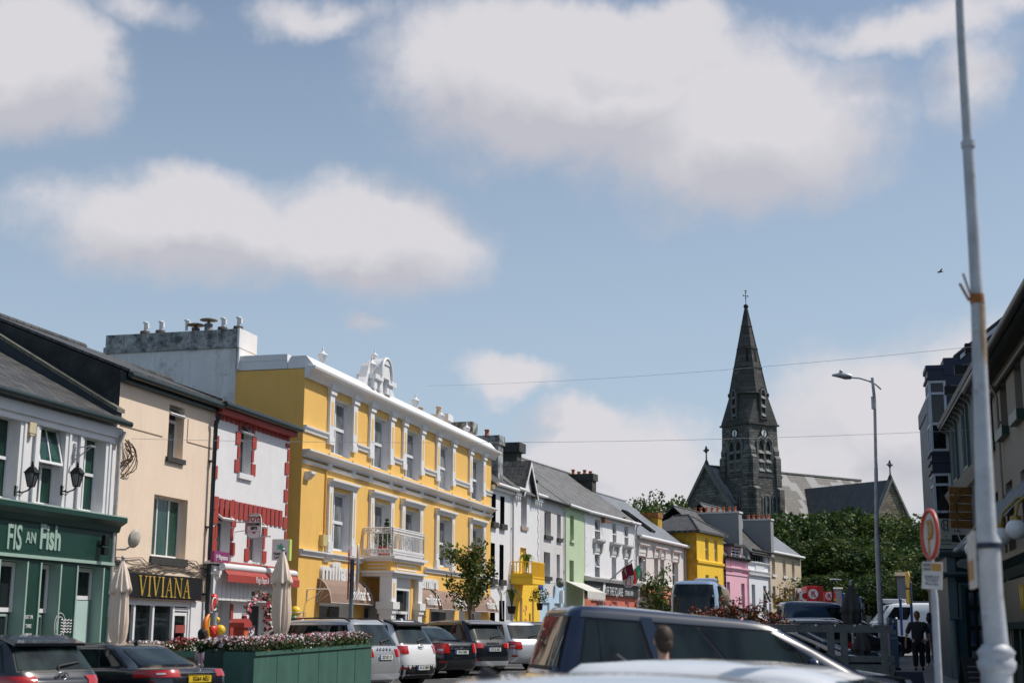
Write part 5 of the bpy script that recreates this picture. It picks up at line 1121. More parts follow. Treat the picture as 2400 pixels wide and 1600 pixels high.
stage(tw_,.35,-4,.3,zst); stage(tw_,.12,zst,0,zbt+4); stage(tw_,.0,zbt+4,0,zcl); tower=tw_.build('tower',stone,ch)
# broach: square to octagon, then spire
b=MB(); oc=lambda R_,z:[(cxm+R_*math.cos(math.pi/8+k*math.pi/4),cym+R_*math.sin(math.pi/8+k*math.pi/4),z) for k in range(8)]
Ro=S*.515; A=ring(.12,zcl)
O=oc(Ro,zbc)   # k0:+x side upper ... 
b.add(A+O,[(0,1,4+6,4+5),(1,4+7,4+6),(1,2,4+0,4+7),(2,4+1,4+0),(2,3,4+2,4+1),(3,4+3,4+2),(3,0,4+4,4+3),(0,4+5,4+4)],0)
P1=oc(Ro*1.03,zbc+.02); P2=oc(.14,ySP); b.add(P1+P2,[(i,(i+1)%8,8+(i+1)%8,8+i) for i in range(8)]+[tuple(range(8)[::-1])],0)
sp=b.build('spire',ashlar,ch)
b=MB()
for f in (0,.30,.52,.78): 
    z=zbc+(ySP-zbc)*f; r_=Ro*1.05*(1-f)+.14*f+.07; o=oc(r_,z); b.tube(o+o[:1],.05 if f else .12,5)
for i in range(8): b.tube([P1[i],P2[i]],.07,4)
def band(z,e,t=.3,pr=.18): a,c=ring(e+pr,z),ring(e+pr,z+t); b.add(a+c,[(0,1,5,4),(1,2,6,5),(2,3,7,6),(3,0,4,7),(4,5,6,7),(3,2,1,0)])
band(zcl-.1,.05,.22); band(zst-.1,.2,.3)
b.build('string_course',quoin if 0 else ashlar,ch)
b=MB(); b.ball((cxm,cym,ySP+.15),.34,n=10); b.tube([(cxm,cym,ySP),(cxm,cym,ySP+2.25)],.05,6); b.tube([(cxm-.4,cym,ySP+1.6),(cxm+.4,cym,ySP+1.6)],.045,6)
for e in ((-.4,1.6),(.4,1.6),(0,2.05),(0,1.3)): b.ball((cxm+e[0],cym,ySP+e[1]),.10,n=6)
b.box(cxm-.2,cxm+.22,cym-.03,cym+.03,ySP+2.27,ySP+2.36); b.build('weathercock_cross',black,ch)
# openings up the spire
b=MB()
nrm=[]
for k in (4,5,6,7):
    a0=math.pi/8+k*math.pi/4; a1=a0+math.pi/4; am=(a0+a1)/2
    for j in range(5):
        z=zbc+(ySP-zbc)*(.36+.028*j); r_=(Ro*1.05*(1-(z-zbc)/(ySP-zbc)))*math.cos(math.pi/8)+.03; x,y=cxm+r_*math.cos(am),cym+r_*math.sin(am)
        t_=(-math.sin(am)*.16,math.cos(am)*.16); b.add([(x-t_[0],y-t_[1],z),(x+t_[0],y+t_[1],z),(x+t_[0],y+t_[1],z+.45),(x-t_[0],y-t_[1],z+.45)],[(0,1,2,3)])
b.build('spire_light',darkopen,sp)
fr_=lambda e:(lambda u,z,o:(X0+S/2+u,Y0-e-o,z)); fl_=lambda e:(lambda u,z,o:(X0-e-o,Y0+S/2-u,z))
for f in (fr_,fl_):
    zb0,zb1=zst+.3,zcl-1.7
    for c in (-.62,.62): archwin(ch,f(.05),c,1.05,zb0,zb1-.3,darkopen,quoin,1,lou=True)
    g=f(.1); b=MB(); 
    b.tube([g(-1.35,zb0,.05),g(-1.35,zb1-.6,.05)],.14,5); b.tube([g(1.35,zb0,.05),g(1.35,zb1-.6,.05)],.14,5)
    b.tube([g(-1.4,zb1-.7,.1),g(-1.0,zb1-.2,.1),g(-.62,zb1,.1),g(-.2,zb1-.3,.1),g(0,zb1-.7,.1),g(.2,zb1-.3,.1),g(.62,zb1,.1),g(1.0,zb1-.2,.1),g(1.4,zb1-.7,.1)],.12,5); b.build('belfry_arch',quoin,ch)
    # clock
    zc_=zcl-1.15; g=f(.0); b=MB(); ci=[g(.58*math.cos(t*math.pi/12),zc_+.58*math.sin(t*math.pi/12),.16) for t in range(24)]; 
    n0=Vector(g(0,0,1))-Vector(g(0,0,0)); b.prism(ci,tuple(-n0*.2)); ck=b.build('clock_face',mat('clock_white',(.72,.72,.72),.5),ch)
    b=MB(); b.tube(ci+ci[:1],.09,5)
    for t in range(12):
        a=t*math.pi/6; b.tube([g(.44*math.cos(a),zc_+.44*math.sin(a),.18),g(.53*math.cos(a),zc_+.53*math.sin(a),.18)],.03,4)
    b.tube([g(.02,zc_,.2),g(-.05,zc_-.45,.2)],.035,4); b.tube([g(0,zc_,.2),g(.08,zc_+.3,.2)],.045,4); b.build('clock_hands',black,ck)
    # lower triple window and lancet in the broach
    for c in (-1.25,0,1.25): archwin(ch,f(.33),c,.75,zst-6.0,zst-2.4,leaded,quoin,1)
zl0=zcl+.7
k1=(zbc-zcl)
for ff in ((lambda u,z,o:(X0+S/2+u,Y0-.02-o,z)),(lambda u,z,o:(X0-.02-o,Y0+S/2-u,z))):
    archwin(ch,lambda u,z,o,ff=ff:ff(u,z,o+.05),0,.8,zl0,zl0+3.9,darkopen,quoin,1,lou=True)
    b=MB(); 
    for u in (-.6,.6): b.tube([ff(u,zl0-.2,.05),ff(u,zl0+3.2,.05)],.10,5)
    b.tube([ff(-.62,zl0+3.2,.05),ff(-.3,zl0+3.9,.1),ff(0,zl0+4.3,.1),ff(.3,zl0+3.9,.1),ff(.62,zl0+3.2,.05)],.12,5); b.build('lucarne_frame',ashlar,ch)
# corner buttresses with sloped weatherings
b=MB()
for (x,y,sx_,sy_) in ((X0,Y0,-1,-1),(X0+S,Y0,1,-1),(X0,Y0+S,-1,1),(X0+S,Y0+S,1,1)):
    for z0_,z1_,pr in ((-4,zst-1.2,1.0),(zst-1.2,zbt+.5,.55),(zbt+.5,zcl-2.9,.28)):
        for ax in (0,1):
            w2=.85
            if ax==0: xs=sorted((x,x+sx_*pr)); ys=sorted((y,y-sy_*w2)); b.box(xs[0],xs[1],ys[0],ys[1],z0_,z1_-.5,0); b.add([(x+sx_*pr,ys[0],z1_-.5),(x+sx_*pr,ys[1],z1_-.5),(x,ys[1],z1_+.2),(x,ys[0],z1_+.2),(x,ys[1],z1_-.5),(x,ys[0],z1_-.5)],[(0,1,2,3),(0,3,5),(1,4,2)],1)
            else: xs=sorted((x,x-sx_*w2)); ys=sorted((y,y+sy_*pr)); b.box(xs[0],xs[1],ys[0],ys[1],z0_,z1_-.5,0); b.add([(xs[0],y+sy_*pr,z1_-.5),(xs[1],y+sy_*pr,z1_-.5),(xs[1],y,z1_+.2),(xs[0],y,z1_+.2),(xs[1],y,z1_-.5),(xs[0],y,z1_-.5)],[(0,1,2,3),(0,3,5),(1,4,2)],1)
b.build('buttress',[stone,quoin],ch)
# ================================================================== trees
def leafmat(name,c,var=.35):
    m=bpy.data.materials.new(name); m.use_nodes=True; t=m.node_tree; b=t.nodes['Principled BSDF']; b.inputs['Roughness'].default_value=.6; b.inputs['Specular IOR Level'].default_value=.25
    cc=t.nodes.new('ShaderNodeTexCoord'); nz=t.nodes.new('ShaderNodeTexNoise'); nz.inputs['Scale'].default_value=1.4; nz.inputs['Detail'].default_value=3; t.links.new(cc.outputs['Object'],nz.inputs['Vector'])
    mr=t.nodes.new('ShaderNodeMapRange'); mr.inputs[1].default_value=.3; mr.inputs[2].default_value=.7; mr.inputs[3].default_value=1-var; mr.inputs[4].default_value=1+var; t.links.new(nz.outputs['Fac'],mr.inputs[0])
    hs=t.nodes.new('ShaderNodeHueSaturation'); hs.inputs['Color'].default_value=(*c,1); t.links.new(mr.outputs[0],hs.inputs['Value']); t.links.new(hs.outputs[0],b.inputs['Base Color'])
    tr=t.nodes.new('ShaderNodeBsdfTranslucent'); t.links.new(hs.outputs[0],tr.inputs[0]); mx=t.nodes.new('ShaderNodeMixShader'); mx.inputs[0].default_value=.25
    t.links.new(b.outputs[0],mx.inputs[1]); t.links.new(tr.outputs[0],mx.inputs[2]); t.links.new(mx.outputs[0],t.nodes['Material Output'].inputs[0]); MATS[name]=m; return m
leafS=leafmat('leaf_spring',(.13,.17,.03))
lf=[leafmat('leaf_mid',(.050,.088,.018)),leafmat('leaf_dark',(.025,.055,.014)),leafmat('leaf_light',(.095,.135,.03)),leafmat('leaf_autumn',(.30,.13,.015)),leafmat('leaf_olive',(.09,.11,.02))]
bark=mat('bark',(.12,.10,.085),.9,.3,6,.4)
def rnd_unit(r):
    while 1:
        v=Vector((r.uniform(-1,1),r.uniform(-1,1),r.uniform(-1,1)))
        if .05<v.length<1: return v.normalized()
def leaves(b,r,c,rad,n,size,mats,hollow=.55,sc=(1,1,1),flat=0):
    for _ in range(n):
        u=rnd_unit(r); k=hollow+(1-hollow)*r.random()**.6; p=Vector((c[0]+u.x*rad*k*sc[0],c[1]+u.y*rad*k*sc[1],c[2]+u.z*rad*k*sc[2]))
        nrm=(u*.7+rnd_unit(r)).normalized(); a=nrm.orthogonal().normalized(); q_=Matrix.Rotation(r.uniform(0,6.3),3,nrm); a=q_@a; d=nrm.cross(a); s=size*r.uniform(.6,1.35)
        b.add([p-a*s*.5,p+d*s*.32+nrm*s*.06,p+a*s*.55,p-d*s*.3],[(0,1,2,3)],r.choices(range(len(mats)),[m[1] for m in mats])[0])
def big_tree(seed,H,Rr,nclump,nl,size,mats,label=None,trunk=True,base=.25):
    r=random.Random(seed); root=thing('tree',label,'tree')
    b=MB(); tips=[]
    b.tube([(0,0,-.5),(.1,0,H*.2),(0,.1,H*.45),(.1,0,H*.75)],[.42,.34,.25,.08],8)
    for k in range(9):
        a=r.uniform(0,6.3); z=H*r.uniform(.2,.6); e=(Rr*.7*math.cos(a),Rr*.7*math.sin(a),z+H*.22); b.tube([(0,0,z),(e[0]*.5,e[1]*.5,z+H*.12),e],[.16,.1,.03],6)
    b.build('trunk',bark,root)
    b=MB()
    for k in range(nclump):
        u=rnd_unit(r); cz=H*(base+(1-base)/2); rz=H*(1-base)/2
        kk=r.uniform(.45,1.02); c=(u.x*Rr*kk,u.y*Rr*kk,cz+u.z*rz*kk*.92); rr=r.uniform(.13,.38); leaves(b,r,c,Rr*rr,int(nl*(.5+rr*2)),size*r.choice((.7,.85,1,1.15)),[(m[0],m[1]*r.choice((.05,.3,1,3))) for m in mats],.35,(1,1,.75))
    b.build('crown',[m[0] for m in mats],root); return root
mA=[(lf[0],5),(lf[1],4),(lf[2],2)]; mB_=[(lf[1],6),(lf[0],4),(lf[4],1)]; mC=[(lf[2],5),(lf[0],4),(lf[4],3)]
protos=[big_tree(11,10,4.6,62,85,.42,mA),big_tree(12,10,4.6,62,85,.42,mB_),big_tree(13,10,4.6,58,85,.38,mC)]
TL=[ # px of crown centre, py top, distance, radius scale, proto, label
(1880,1196,150,1.25,0,'rounded green tree directly right of the beige house gable'),
(1955,1180,152,1.2,1,'deep green tree below the patched church roof'),
(2030,1182,150,1.25,0,'tree with a domed crown below the church transept'),
(2105,1204,146,1.15,2,'light green tree below the gable at the right end of the church'),
(2165,1220,142,1.1,1,'dark tree beside the round parking sign, rightmost of the hill trees'),
(1912,1236,140,1.15,1,'dark tree low down above the red and white petrol station signs'),
(1990,1248,136,1.2,1,'shaded tree behind the top of the folded dark parasol'),
(2068,1258,132,1.1,1,'tree crossed by the lamp post shaft above the white van'),
(2130,1272,126,1.0,0,'shadowy tree beside the pale tower like building'),
(2188,1292,110,.9,1,'dark tree partly behind the teal shopfront'),
(1850,1262,150,.95,1,'tree just showing behind the beige house roof'),
(1535,1160,165,1.15,2,'light green tree rising over the roofs left of the church'),
(1590,1170,170,.95,0,'darker green tree between roofs and the church west gable'),
(1500,1178,175,.85,2,'small pale green tree top furthest left behind the terrace roofs'),
(2100,1325,118,.95,1,'low dark tree behind the white van roof beacon'),
(2030,1340,124,.9,1,'low dark tree behind the long white building, left of the lamp post'),
(1950,1335,128,.9,1,'low dark tree behind the smaller red petrol sign')]
grp='trees on the hill below the church'
used=set()
for px,py,Y,s,pi,lab in TL:
    o=protos[pi]
    if pi in used: o=copy_tree(o)
    used.add(pi); P=at(px,Y,py); g=GZ(P.x,Y)+ (2.6 if Y>125 else .3)
    H=P.z-g; o.location=(P.x,Y,g); o.scale=(s,s,H/10.0); o.rotation_euler=(0,0,px*.37); tag(o,lab,'tree','trees on the hill below the church' if px>1700 else 'tree tops behind the terrace roofs')
def street_tree(label,P,H,Rr,z0,nb,nl,size,mats,seed,lean=0,name='street_tree'):
    r=random.Random(seed); root=thing(name,label,'tree',P); b=MB(); tips=[]
    b.tube([(0,0,-.2),(.03,0,z0*.5),(.0,.03,z0),(.05,0,H*.65),(.1,0,H*.92)],[.10,.085,.07,.04,.012],8)
    for k in range(nb):
        z=z0+(H-z0)*r.uniform(0,.7); a=r.uniform(0,6.3); ln=Rr*r.uniform(.5,1.05)*(1-.45*(z-z0)/(H-z0)); e=Vector((ln*math.cos(a)+lean,ln*math.sin(a),z+ln*r.uniform(.4,1.0)))
        m=Vector((e.x*.45,e.y*.45,z+(e.z-z)*.35)); b.tube([(0,0,z),m,e],[.03,.02,.007],5); tips+=[e,m.lerp(e,.5),m]
    tips.append(Vector((.1,0,H*.9)))
    b.build('trunk',bark,root); b=MB()
    for t in tips: leaves(b,r,t,r.uniform(.2,.42)*Rr/1.3,nl,size,mats,.1)
    b.build('crown',[m[0] for m in mats],root); return root
mS=[(lf[0],3),(leafS,5),(lf[4],4),(lf[1],1.5),(lf[3],.8)]
P=at(1101,52,1487); street_tree('slender street tree with yellowing leaves in front of the big yellow building',(P.x,52,GZ(P.x,52)),at(1100,52,1262).z-GZ(P.x,52),1.3,2.0,32,26,.14,mS,5,lean=-.25)
P=at(1553,84,1487); street_tree('young street tree with sparse green leaves left of the coach',(P.x,84,GZ(P.x,84)),at(1570,84,1322).z-GZ(P.x,84),1.8,1.0,34,18,.20,[(lf[0],4),(lf[4],3),(lf[2],2)],8,lean=.0)
P=at(1828,92,1487); street_tree('thin sapling with few leaves in front of the beige house',(P.x,92,GZ(P.x,92)),at(1838,92,1358).z-GZ(P.x,92),1.2,1.4,14,9,.2,[(lf[4],3),(lf[3],2)],9,lean=.2)
# ================================================================== cars
class Skin:
    """car body as stacked plan rings; patches are cut from the same surface"""
    def __init__(s,rings,N_=18):
        s.r=rings; s.N=N_
    def pt(s,p,v):
        i=max(0,min(len(s.r)-2,int(v))); f=v-i
        def at_(R_):
            xr,xf,hw,n,zr,zf=R_; p4=(p+4)%4; sd=min(3,int(p4)); t=p4-sd
            u=-1+2*t; sx_,sy_=[(-1,-u),(u,-1),(1,u),(-u,1)][sd]
            k=(abs(sx_)**n+abs(sy_)**n)**(1/n); sx_,sy_=sx_/k,sy_/k
            x=(xr+xf)/2+(xf-xr)/2*sx_; fr=(x-xr)/max(.01,xf-xr)
            return Vector((x,hw*sy_,zr+(zf-zr)*fr))
        return at_(s.r[i]).lerp(at_(s.r[i+1]),f)
    def body(s,b,m=0):
        K=s.N*4; vs=[];fs=[]
        lv=[]
        for i in range(len(s.r)-1): lv+=[i,i+.5]
        lv.append(len(s.r)-1)
        for v in lv:
            for j in range(K): vs.append(s.pt(j/s.N,v))
        n=len(lv)
        for i in range(n-1):
            for j in range(K): fs.append((i*K+j,i*K+(j+1)%K,(i+1)*K+(j+1)%K,(i+1)*K+j))
        c=Vector((0,0,0))
        for v in vs[-K:]: c+=v
        c/=K; c.z+=.015; vs.append(c); ci=len(vs)-1
        for j in range(K): fs.append(((n-1)*K+j,(n-1)*K+(j+1)%K,ci))
        fs.append(tuple(range(K))[::-1]); b.add(vs,fs,m,True); return b
    def patch(s,b,p0,p1,v0,v1,off=.008,m=0,np_=8,nv=4,p0b=None,p1b=None):
        vs=[];fs=[]
        for j in range(nv+1):
            v=v0+(v1-v0)*j/nv; a=p0+((p0 if p0b is None else p0b)-p0)*j/nv; c=p1+((p1 if p1b is None else p1b)-p1)*j/nv
            for i in range(np_+1):
                p=a+(c-a)*i/np_; P=s.pt(p,v); e=1e-3; du=s.pt(p+e,v)-s.pt(p-e,v); dv=s.pt(p,min(v+.02,len(s.r)-1))-s.pt(p,v-.02); n=du.cross(dv)
                n=n.normalized() if n.length>0 else Vector((0,0,1)); vs.append(P+n*off)
        w_=np_+1
        for j in range(nv):
            for i in range(np_): fs.append((j*w_+i,j*w_+i+1,(j+1)*w_+i+1,(j+1)*w_+i))
        b.add(vs,fs,m,True); return b
def paint(name,c,metal_=.0,rough=.25): return mat(name,c,rough,.03,2,0,metal=metal_,coat=1.0)
tyre=mat('tyre_rubber',(.02,.02,.02),.9); rim=mat('alloy_rim',(.45,.46,.48),.3,.05,metal=.8); chrome=mat('chrome',(.65,.66,.68),.12,.02,metal=1); plastic=mat('black_trim_plastic',(.018,.018,.02),.55)
redlamp=mat('red_lamp_lens',(.42,.012,.01),.15,.15,30,coat=1); clearlamp=mat('clear_lamp_lens',(.5,.5,.52),.1,.1,coat=1); plateW=mat('white_plate',(.72,.73,.70),.35); plateY=mat('yellow_plate',(.72,.50,.03),.35); plateB=mat('plate_blue',(.02,.10,.45),.4)
cabin=mat('dark_cabin',(.01,.011,.012),.8)
def car(name,label,cat,loc,heading,pm,L_=4.4,W_=1.82,H=1.6,kind='suv',plate=None,platec=None,platez=None,badge=None,group=None,rails=None,fin=None,wiper=True,lamp='block',lower=None,platev=None,glassm=None,spoiler=None,sill=.3,drop=0,skid=None,badgem=None,inner=False):
    root=thing(name,label,cat,loc,heading,group); h=W_/2
    if kind in('suv','hatch'):
        belt=H*.61; e=.0 if kind=='suv' else .05
        R_=[(.16,L_-.22,h*.88,7,.20,.20),(.05,L_-.08,h*.965,6,.30,.28),(-.0,L_,h*.985,6,.52,.50),(.03,L_-.03,h,6,.78,.70),(.09,L_-.14,h*.985,7,belt-.06,.82),(.13,L_-.9,h*.93,8,belt,belt+.02),(.50+e,L_-1.95,h*.76,7,H-.09,H-.10),(.62,L_-2.15,h*.66,6,H-.025,H-.04),(.95,L_-2.5,h*.40,4,H,H-.005)]
    elif kind=='saloon':
        belt=H*.60
        R_=[(.16,L_-.22,h*.88,7,.20,.20),(.04,L_-.08,h*.965,6,.30,.28),(0,L_,h*.985,6,.52,.48),(.04,L_-.04,h,6,.76,.66),(.10,L_-.14,h*.97,6,H*.67,.78),(.62,L_-1.05,h*.90,7,H*.685,belt+.02),(1.35,L_-2.05,h*.72,6,H-.08,H-.08),(1.55,L_-2.25,h*.62,5,H-.02,H-.03),(1.9,L_-2.5,h*.38,4,H,H)]
    elif kind=='mpv':
        belt=H*.56
        R_=[(.14,L_-.2,h*.88,7,.20,.20),(.04,L_-.08,h*.965,7,.30,.28),(0,L_,h*.985,7,.55,.5),(.02,L_-.04,h,7,.85,.72),(.05,L_-.18,h*.99,8,belt,.88),(.08,L_-.72,h*.95,9,belt+.03,belt+.02),(.30,L_-1.75,h*.82,11,H-.08,H-.10-drop),(.38,L_-2.0,h*.76,10,H-.015,H-.02-drop),(.8,L_-2.4,h*.45,5,H,H-drop*.8)]
    elif kind=='van':
        belt=H*.56
        R_=[(.1,L_-.2,h*.9,9,.22,.22),(.02,L_-.08,h*.98,9,.32,.3),(0,L_,h,9,.6,.55),(0,L_-.02,h,9,.9,.8),(.02,L_-.12,h,10,belt,1.0),(.04,L_-.45,h*.985,10,belt+.03,belt+.02),(.16,L_-1.15,h*.88,9,H-.12,H-.14),(.24,L_-1.4,h*.80,8,H-.03,H-.05),(.5,L_-1.8,h*.5,5,H,H-.01)]
    sk=Skin(R_); b=sk.body(MB()); 
    if lower: sk.patch(b,.0,4,.02,2.05,.004,1,48,4)
    body=b.build('body',[pm,plastic],root)
    gm=glassm or carglass
    g=MB(); sk.patch(g,.07,.93,5.12,5.93,.010,0,10,5); g.build('rear_window',gm,root)
    g=MB(); sk.patch(g,2.06,2.94,5.08,5.95,.010,0,10,5); g.build('windscreen',gm,root)
    for sgn in (0,1):
        segs=[(1.07,1.30),(1.315,1.56),(1.575,1.90)] if kind!='van' else ([(1.68,1.93)] if inner else [(1.05,1.33),(1.35,1.62),(1.65,1.93)])
        for k,(a,c) in enumerate(segs):
            if sgn: a,c=5-c,5-a
            g=MB(); 
            sk.patch(g,a,c,5.10,5.88,.008,0,5,4); g.build('side_window',gm,root)
    if kind=='mpv':
        g=MB(); sk.patch(g,1.318,1.372,5.0,6.0,.013,0,3,4); g.build('door_pillar',pm,root); g=MB(); sk.patch(g,1.03,1.97,5.93,6.35,.010,0,20,2); g.build('roof_edge',paint('roof_edge_grey',(.05,.06,.08),.0,.4),root)
        g=MB()
        for a in (1.345,1.60,1.93): sk.patch(g,a-.0015,a+.0015,2.2,4.9,.005,0,1,6)
        g.build('door_seam',cabin,root)
    # black pillars around the glass band
    t=MB()
    for a,c in (((1.06,1.90),(3.10,3.94)) if not inner else ()): sk.patch(t,a,c,5.06,5.92,.004,0,10,4)
    if kind!='saloon': sk.patch(t,.05,.95,5.06,5.94,.004,0,10,4)
    for a,c in ((1.03,1.97),(3.03,3.97)): sk.patch(t,a,c,.5,1.3,.006,0,14,2)
    t.build('window_trim',plastic,root)
    def wheel(x,s):
        y=s*(h-.02); w=MB(); 
        w2=MB().tube([(x,y-s*.22,.33),(x,y-s*.02,.33)],[.325,.325],20)
        o=w2.build('wheel',tyre,root); MB().tube([(x,y-s*.05,.33),(x,y,.33)],[.22,.21],14).build('rim',rim,o)
        MB().tube([(x,y-s*.24,.36),(x,y-s*.022+s*.0,.36)],[.40,.40],22).build('wheel_arch',cabin,o)
    for x in (.88,L_-.86):
        for s in (-1,1): wheel(x,s)
    # rear lamps
    lr=(3.15,3.98)
    for s in (0,1):
        g=MB()
        if lamp=='block': a,c=(.03,.24); extra=(3.93,4.03)
        elif lamp=='wide': a,c=(.02,.27); extra=None
        elif lamp=='high': a,c=(.03,.20)
        elif lamp=='slim': a,c=(.0,.26)
        v0,v1={'block':(2.3,4.5) if kind!='saloon' else (2.75,3.9),'wide':(2.9,3.9) if kind=='saloon' else (2.6,4.4),'high':(3.2,5.0),'slim':(3.1,4.3)}[lamp]
        A_,C_=(a-.14,c) 
        if s: A_,C_=1-C_,1-A_
        sk.patch(g,A_,C_,v0,v1,.014,0,8,3); g.build('tail_lamp',redlamp,root)
        if lamp in('block','wide'):
            g=MB(); m0=(.04,.12) if not s else (.88,.96); sk.patch(g,m0[0],m0[1],v0+.25,v0+.5,.018,0,3,1); g.build('reversing_lamp',clearlamp,root)
    for s in (0,1):
        g=MB(); a,c=(2.02,2.22) if s else (2.78,2.98); sk.patch(g,a,c,3.1,3.8,.01,0,4,2); g.build('headlight',clearlamp,root)
    for s in (0,1):
        g=MB(); a,c=(.05,.16) if not s else (.84,.95); sk.patch(g,a,c,1.6,1.85,.012,0,4,1); g.build('reflector',redlamp,root)
    rc=lambda v:sk.pt(.5,v)
    if plate:
        P=rc(platez or 3.05); pb=MB().box(P.x-.035,P.x-.022,-.26,.26,P.z-.055,P.z+.055).build('number_plate',platec or plateW,root); 
        if platec is None: MB().box(P.x-.037,P.x-.0355,.215,.26,P.z-.055,P.z+.055).build('plate_band',plateB,pb)
        text(plate,.105,black,pb,(P.x-.038,-.02,P.z),rot=(R(90),0,R(-90)),sx=.82,ext=.001,bold=.002,name='plate_number')
    if badge:
        P=rc(4.5 if kind!='saloon' else 3.55); 
        if badge=='oval': MB().tube([(P.x-.03,.10*math.cos(t*.4),P.z+.05*math.sin(t*.4)) for t in range(17)],.010,6).box(P.x-.028,P.x-.024,-.06,.06,P.z-.012,P.z+.012).build('badge',chrome,root)
        elif badge=='KIA':
            o=MB().tube([(P.x-.035,.115*math.cos(t*.4),P.z+.055*math.sin(t*.4)) for t in range(17)],.011,6).build('badge',chrome,root); text('KIA',.095,chrome,o,(P.x-.034,0,P.z),rot=(R(90),0,R(-90)),ext=.002,bold=.003)
        elif badge=='ring': MB().tube([(P.x-.03,.055*math.cos(t*.4),P.z+.055*math.sin(t*.4)) for t in range(17)],.009,6).box(P.x-.032,P.x-.026,-.075,.075,P.z-.010,P.z+.010).build('badge',chrome,root)
        elif badge=='star': MB().tube([(P.x-.05,.05*math.cos(t*.4),P.z+.07+.05*math.sin(t*.4)) for t in range(17)],.008,6).tube([(P.x-.05,0,P.z+.07),(P.x-.05,0,P.z+.12)],.006,4).tube([(P.x-.05,0,P.z+.07),(P.x-.05,.04,P.z+.04)],.006,4).tube([(P.x-.05,0,P.z+.07),(P.x-.05,-.04,P.z+.04)],.006,4).build('badge',chrome,root)
        elif len(badge)>3: text(badge,.085,badgem or plastic,root,(P.x-.03,0,P.z-.02),rot=(R(90),0,R(-90)),ext=.003,bold=.004,space=2.6 if badge=='SKODA' else 1.5,name='badge')
    if kind=='saloon': 
        P=rc(3.25); MB().box(P.x-.035,P.x-.01,-.40,.40,P.z-.018,P.z+.02).build('chrome_strip',chrome,root,bevel=.005)
    if wiper and kind!='saloon':
        a,c=sk.pt(.5,5.2),sk.pt(.78,5.35); MB().tube([a+Vector((-.03,0,-.03)),a+Vector((-.04,0,.02)),c+Vector((-.03,0,0))],[.035,.022,.012],6).build('rear_wiper',plastic,root)
    if spoiler:
        x0=R_[6][0]; z=R_[6][4]; hh=R_[6][2]
        MB().prism([(x0-.16,-hh*.96,z-.02),(x0-.16,hh*.96,z-.02),(x0+.30,hh*.92,z+.10),(x0+.30,-hh*.92,z+.10)],(0,0,-.045)).build('spoiler',spoiler,root,bevel=.012)
    if rails:
        for s in (-1,1):
            x0,x1=R_[6][0]+.1,R_[6][1]-.1; y=s*(R_[6][2]-.06); z0,z1=R_[7][4]-.03,R_[7][5]-.03
            MB().tube([(x0,y,z0),(x0+.18,y,z0+.075),((x0+x1)/2,y,(z0+z1)/2+.085),(x1-.25,y,z1+.07),(x1,y,z1-.02)],.02,6).build('roof_rail',rails,root)
    if fin:
        x0=R_[6][0]+.14; z=H-.05; MB().prism([(x0-.0,-.02,z-.01),(x0+.04,-.015,z+.085),(x0+.06,-.01,z+.09),(x0+.20,-.03,z)],(0,.05,0)).build('antenna_fin',fin,root,bevel=.008)
    for s in (-1,1):
        P=sk.pt(1.80 if s<0 else 3.20,5.1); MB().ball((P.x+.05,s*(h+.08),P.z+.05),.11,n=10,sc=(.7,1,.75)).tube([(P.x,s*(h-.06),P.z),(P.x+.05,s*(h+.05),P.z+.03)],.03,5).build('wing_mirror',pm,root)
    for s in (0,1):
        g=MB(); a,c=(1.34,1.38) if not s else (3.62,3.66); sk.patch(g,a,c,3.9,3.98,.03,0,3,1); a2=1.60 if not s else 3.40; sk.patch(g,a2-.02,a2+.02,3.9,3.98,.03,0,3,1); g.build('door_handle',pm,root)
    if skid: g=MB(); sk.patch(g,.06,.94,.95,1.55,.02,0,14,2); g.build('skid_plate',skid,root)
    return root,sk
cb_=paint('black_car_paint',(.008,.011,.016)); cw=paint('white_car_paint',(.74,.75,.77)); cs=paint('silver_car_paint',(.46,.48,.50),.5,.3); cblue=paint('dark_blue_car_paint',(.012,.04,.10),.3); cgrey=paint('light_silver_paint',(.62,.65,.70),.35,.28); cdb=paint('deep_blue_van_paint',(.006,.04,.09))
def put(px,Y,beta,*a,**k):
    P=at(px,Y); return car(a[0],a[1],a[2],(P.x,Y,GZ(P.x,Y)),R(90+beta),**k)
put(160,22.2,56,'parked_car','black hatchback at the bottom left corner with a rear wiper and red tail lamps','car',pm=cb_,L_=4.3,W_=1.82,H=1.45,kind='hatch',badge='KIA',lamp='block',spoiler=cb_,plate='162 G 318',platez=1.9,fin=None,group='parked cars on the left of the square')
put(474,24.6,57,'parked_car','black saloon with a yellow number plate beside the green planter','car',pm=cb_,L_=4.75,W_=1.82,H=1.28,kind='saloon',badge='star',lamp='wide',plate='EG64 AEU',platec=plateY,platez=2.75,fin=plastic,group='parked cars on the left of the square')
put(907,34.2,60,'parked_car','silver sport utility car right of the long green planter, its name spelled across the tailgate','car',pm=cs,L_=4.68,W_=1.88,H=1.66,kind='suv',badge='SKODA',lamp='slim',plate='252 SO 13',platez=3.05,rails=plastic,lower=None,skid=cgrey,group='parked cars on the left of the square')
put(993,36.6,59,'parked_car','white sport utility car with black lower bumper right of the silver one','car',pm=cw,L_=4.45,W_=1.86,H=1.64,kind='suv',badge='oval',lamp='high',plate='161 G 4034',platez=1.75,lower=True,spoiler=plastic,fin=cw,group='parked cars on the left of the square')
put(1084,41.8,47,'parked_car','black saloon with a white number plate in front of the yellow building porch','car',pm=cb_,L_=4.7,W_=1.81,H=1.48,kind='saloon',badge='ring',lamp='block',plate='10 G 2052',platez=2.85,group='parked cars on the left of the square')
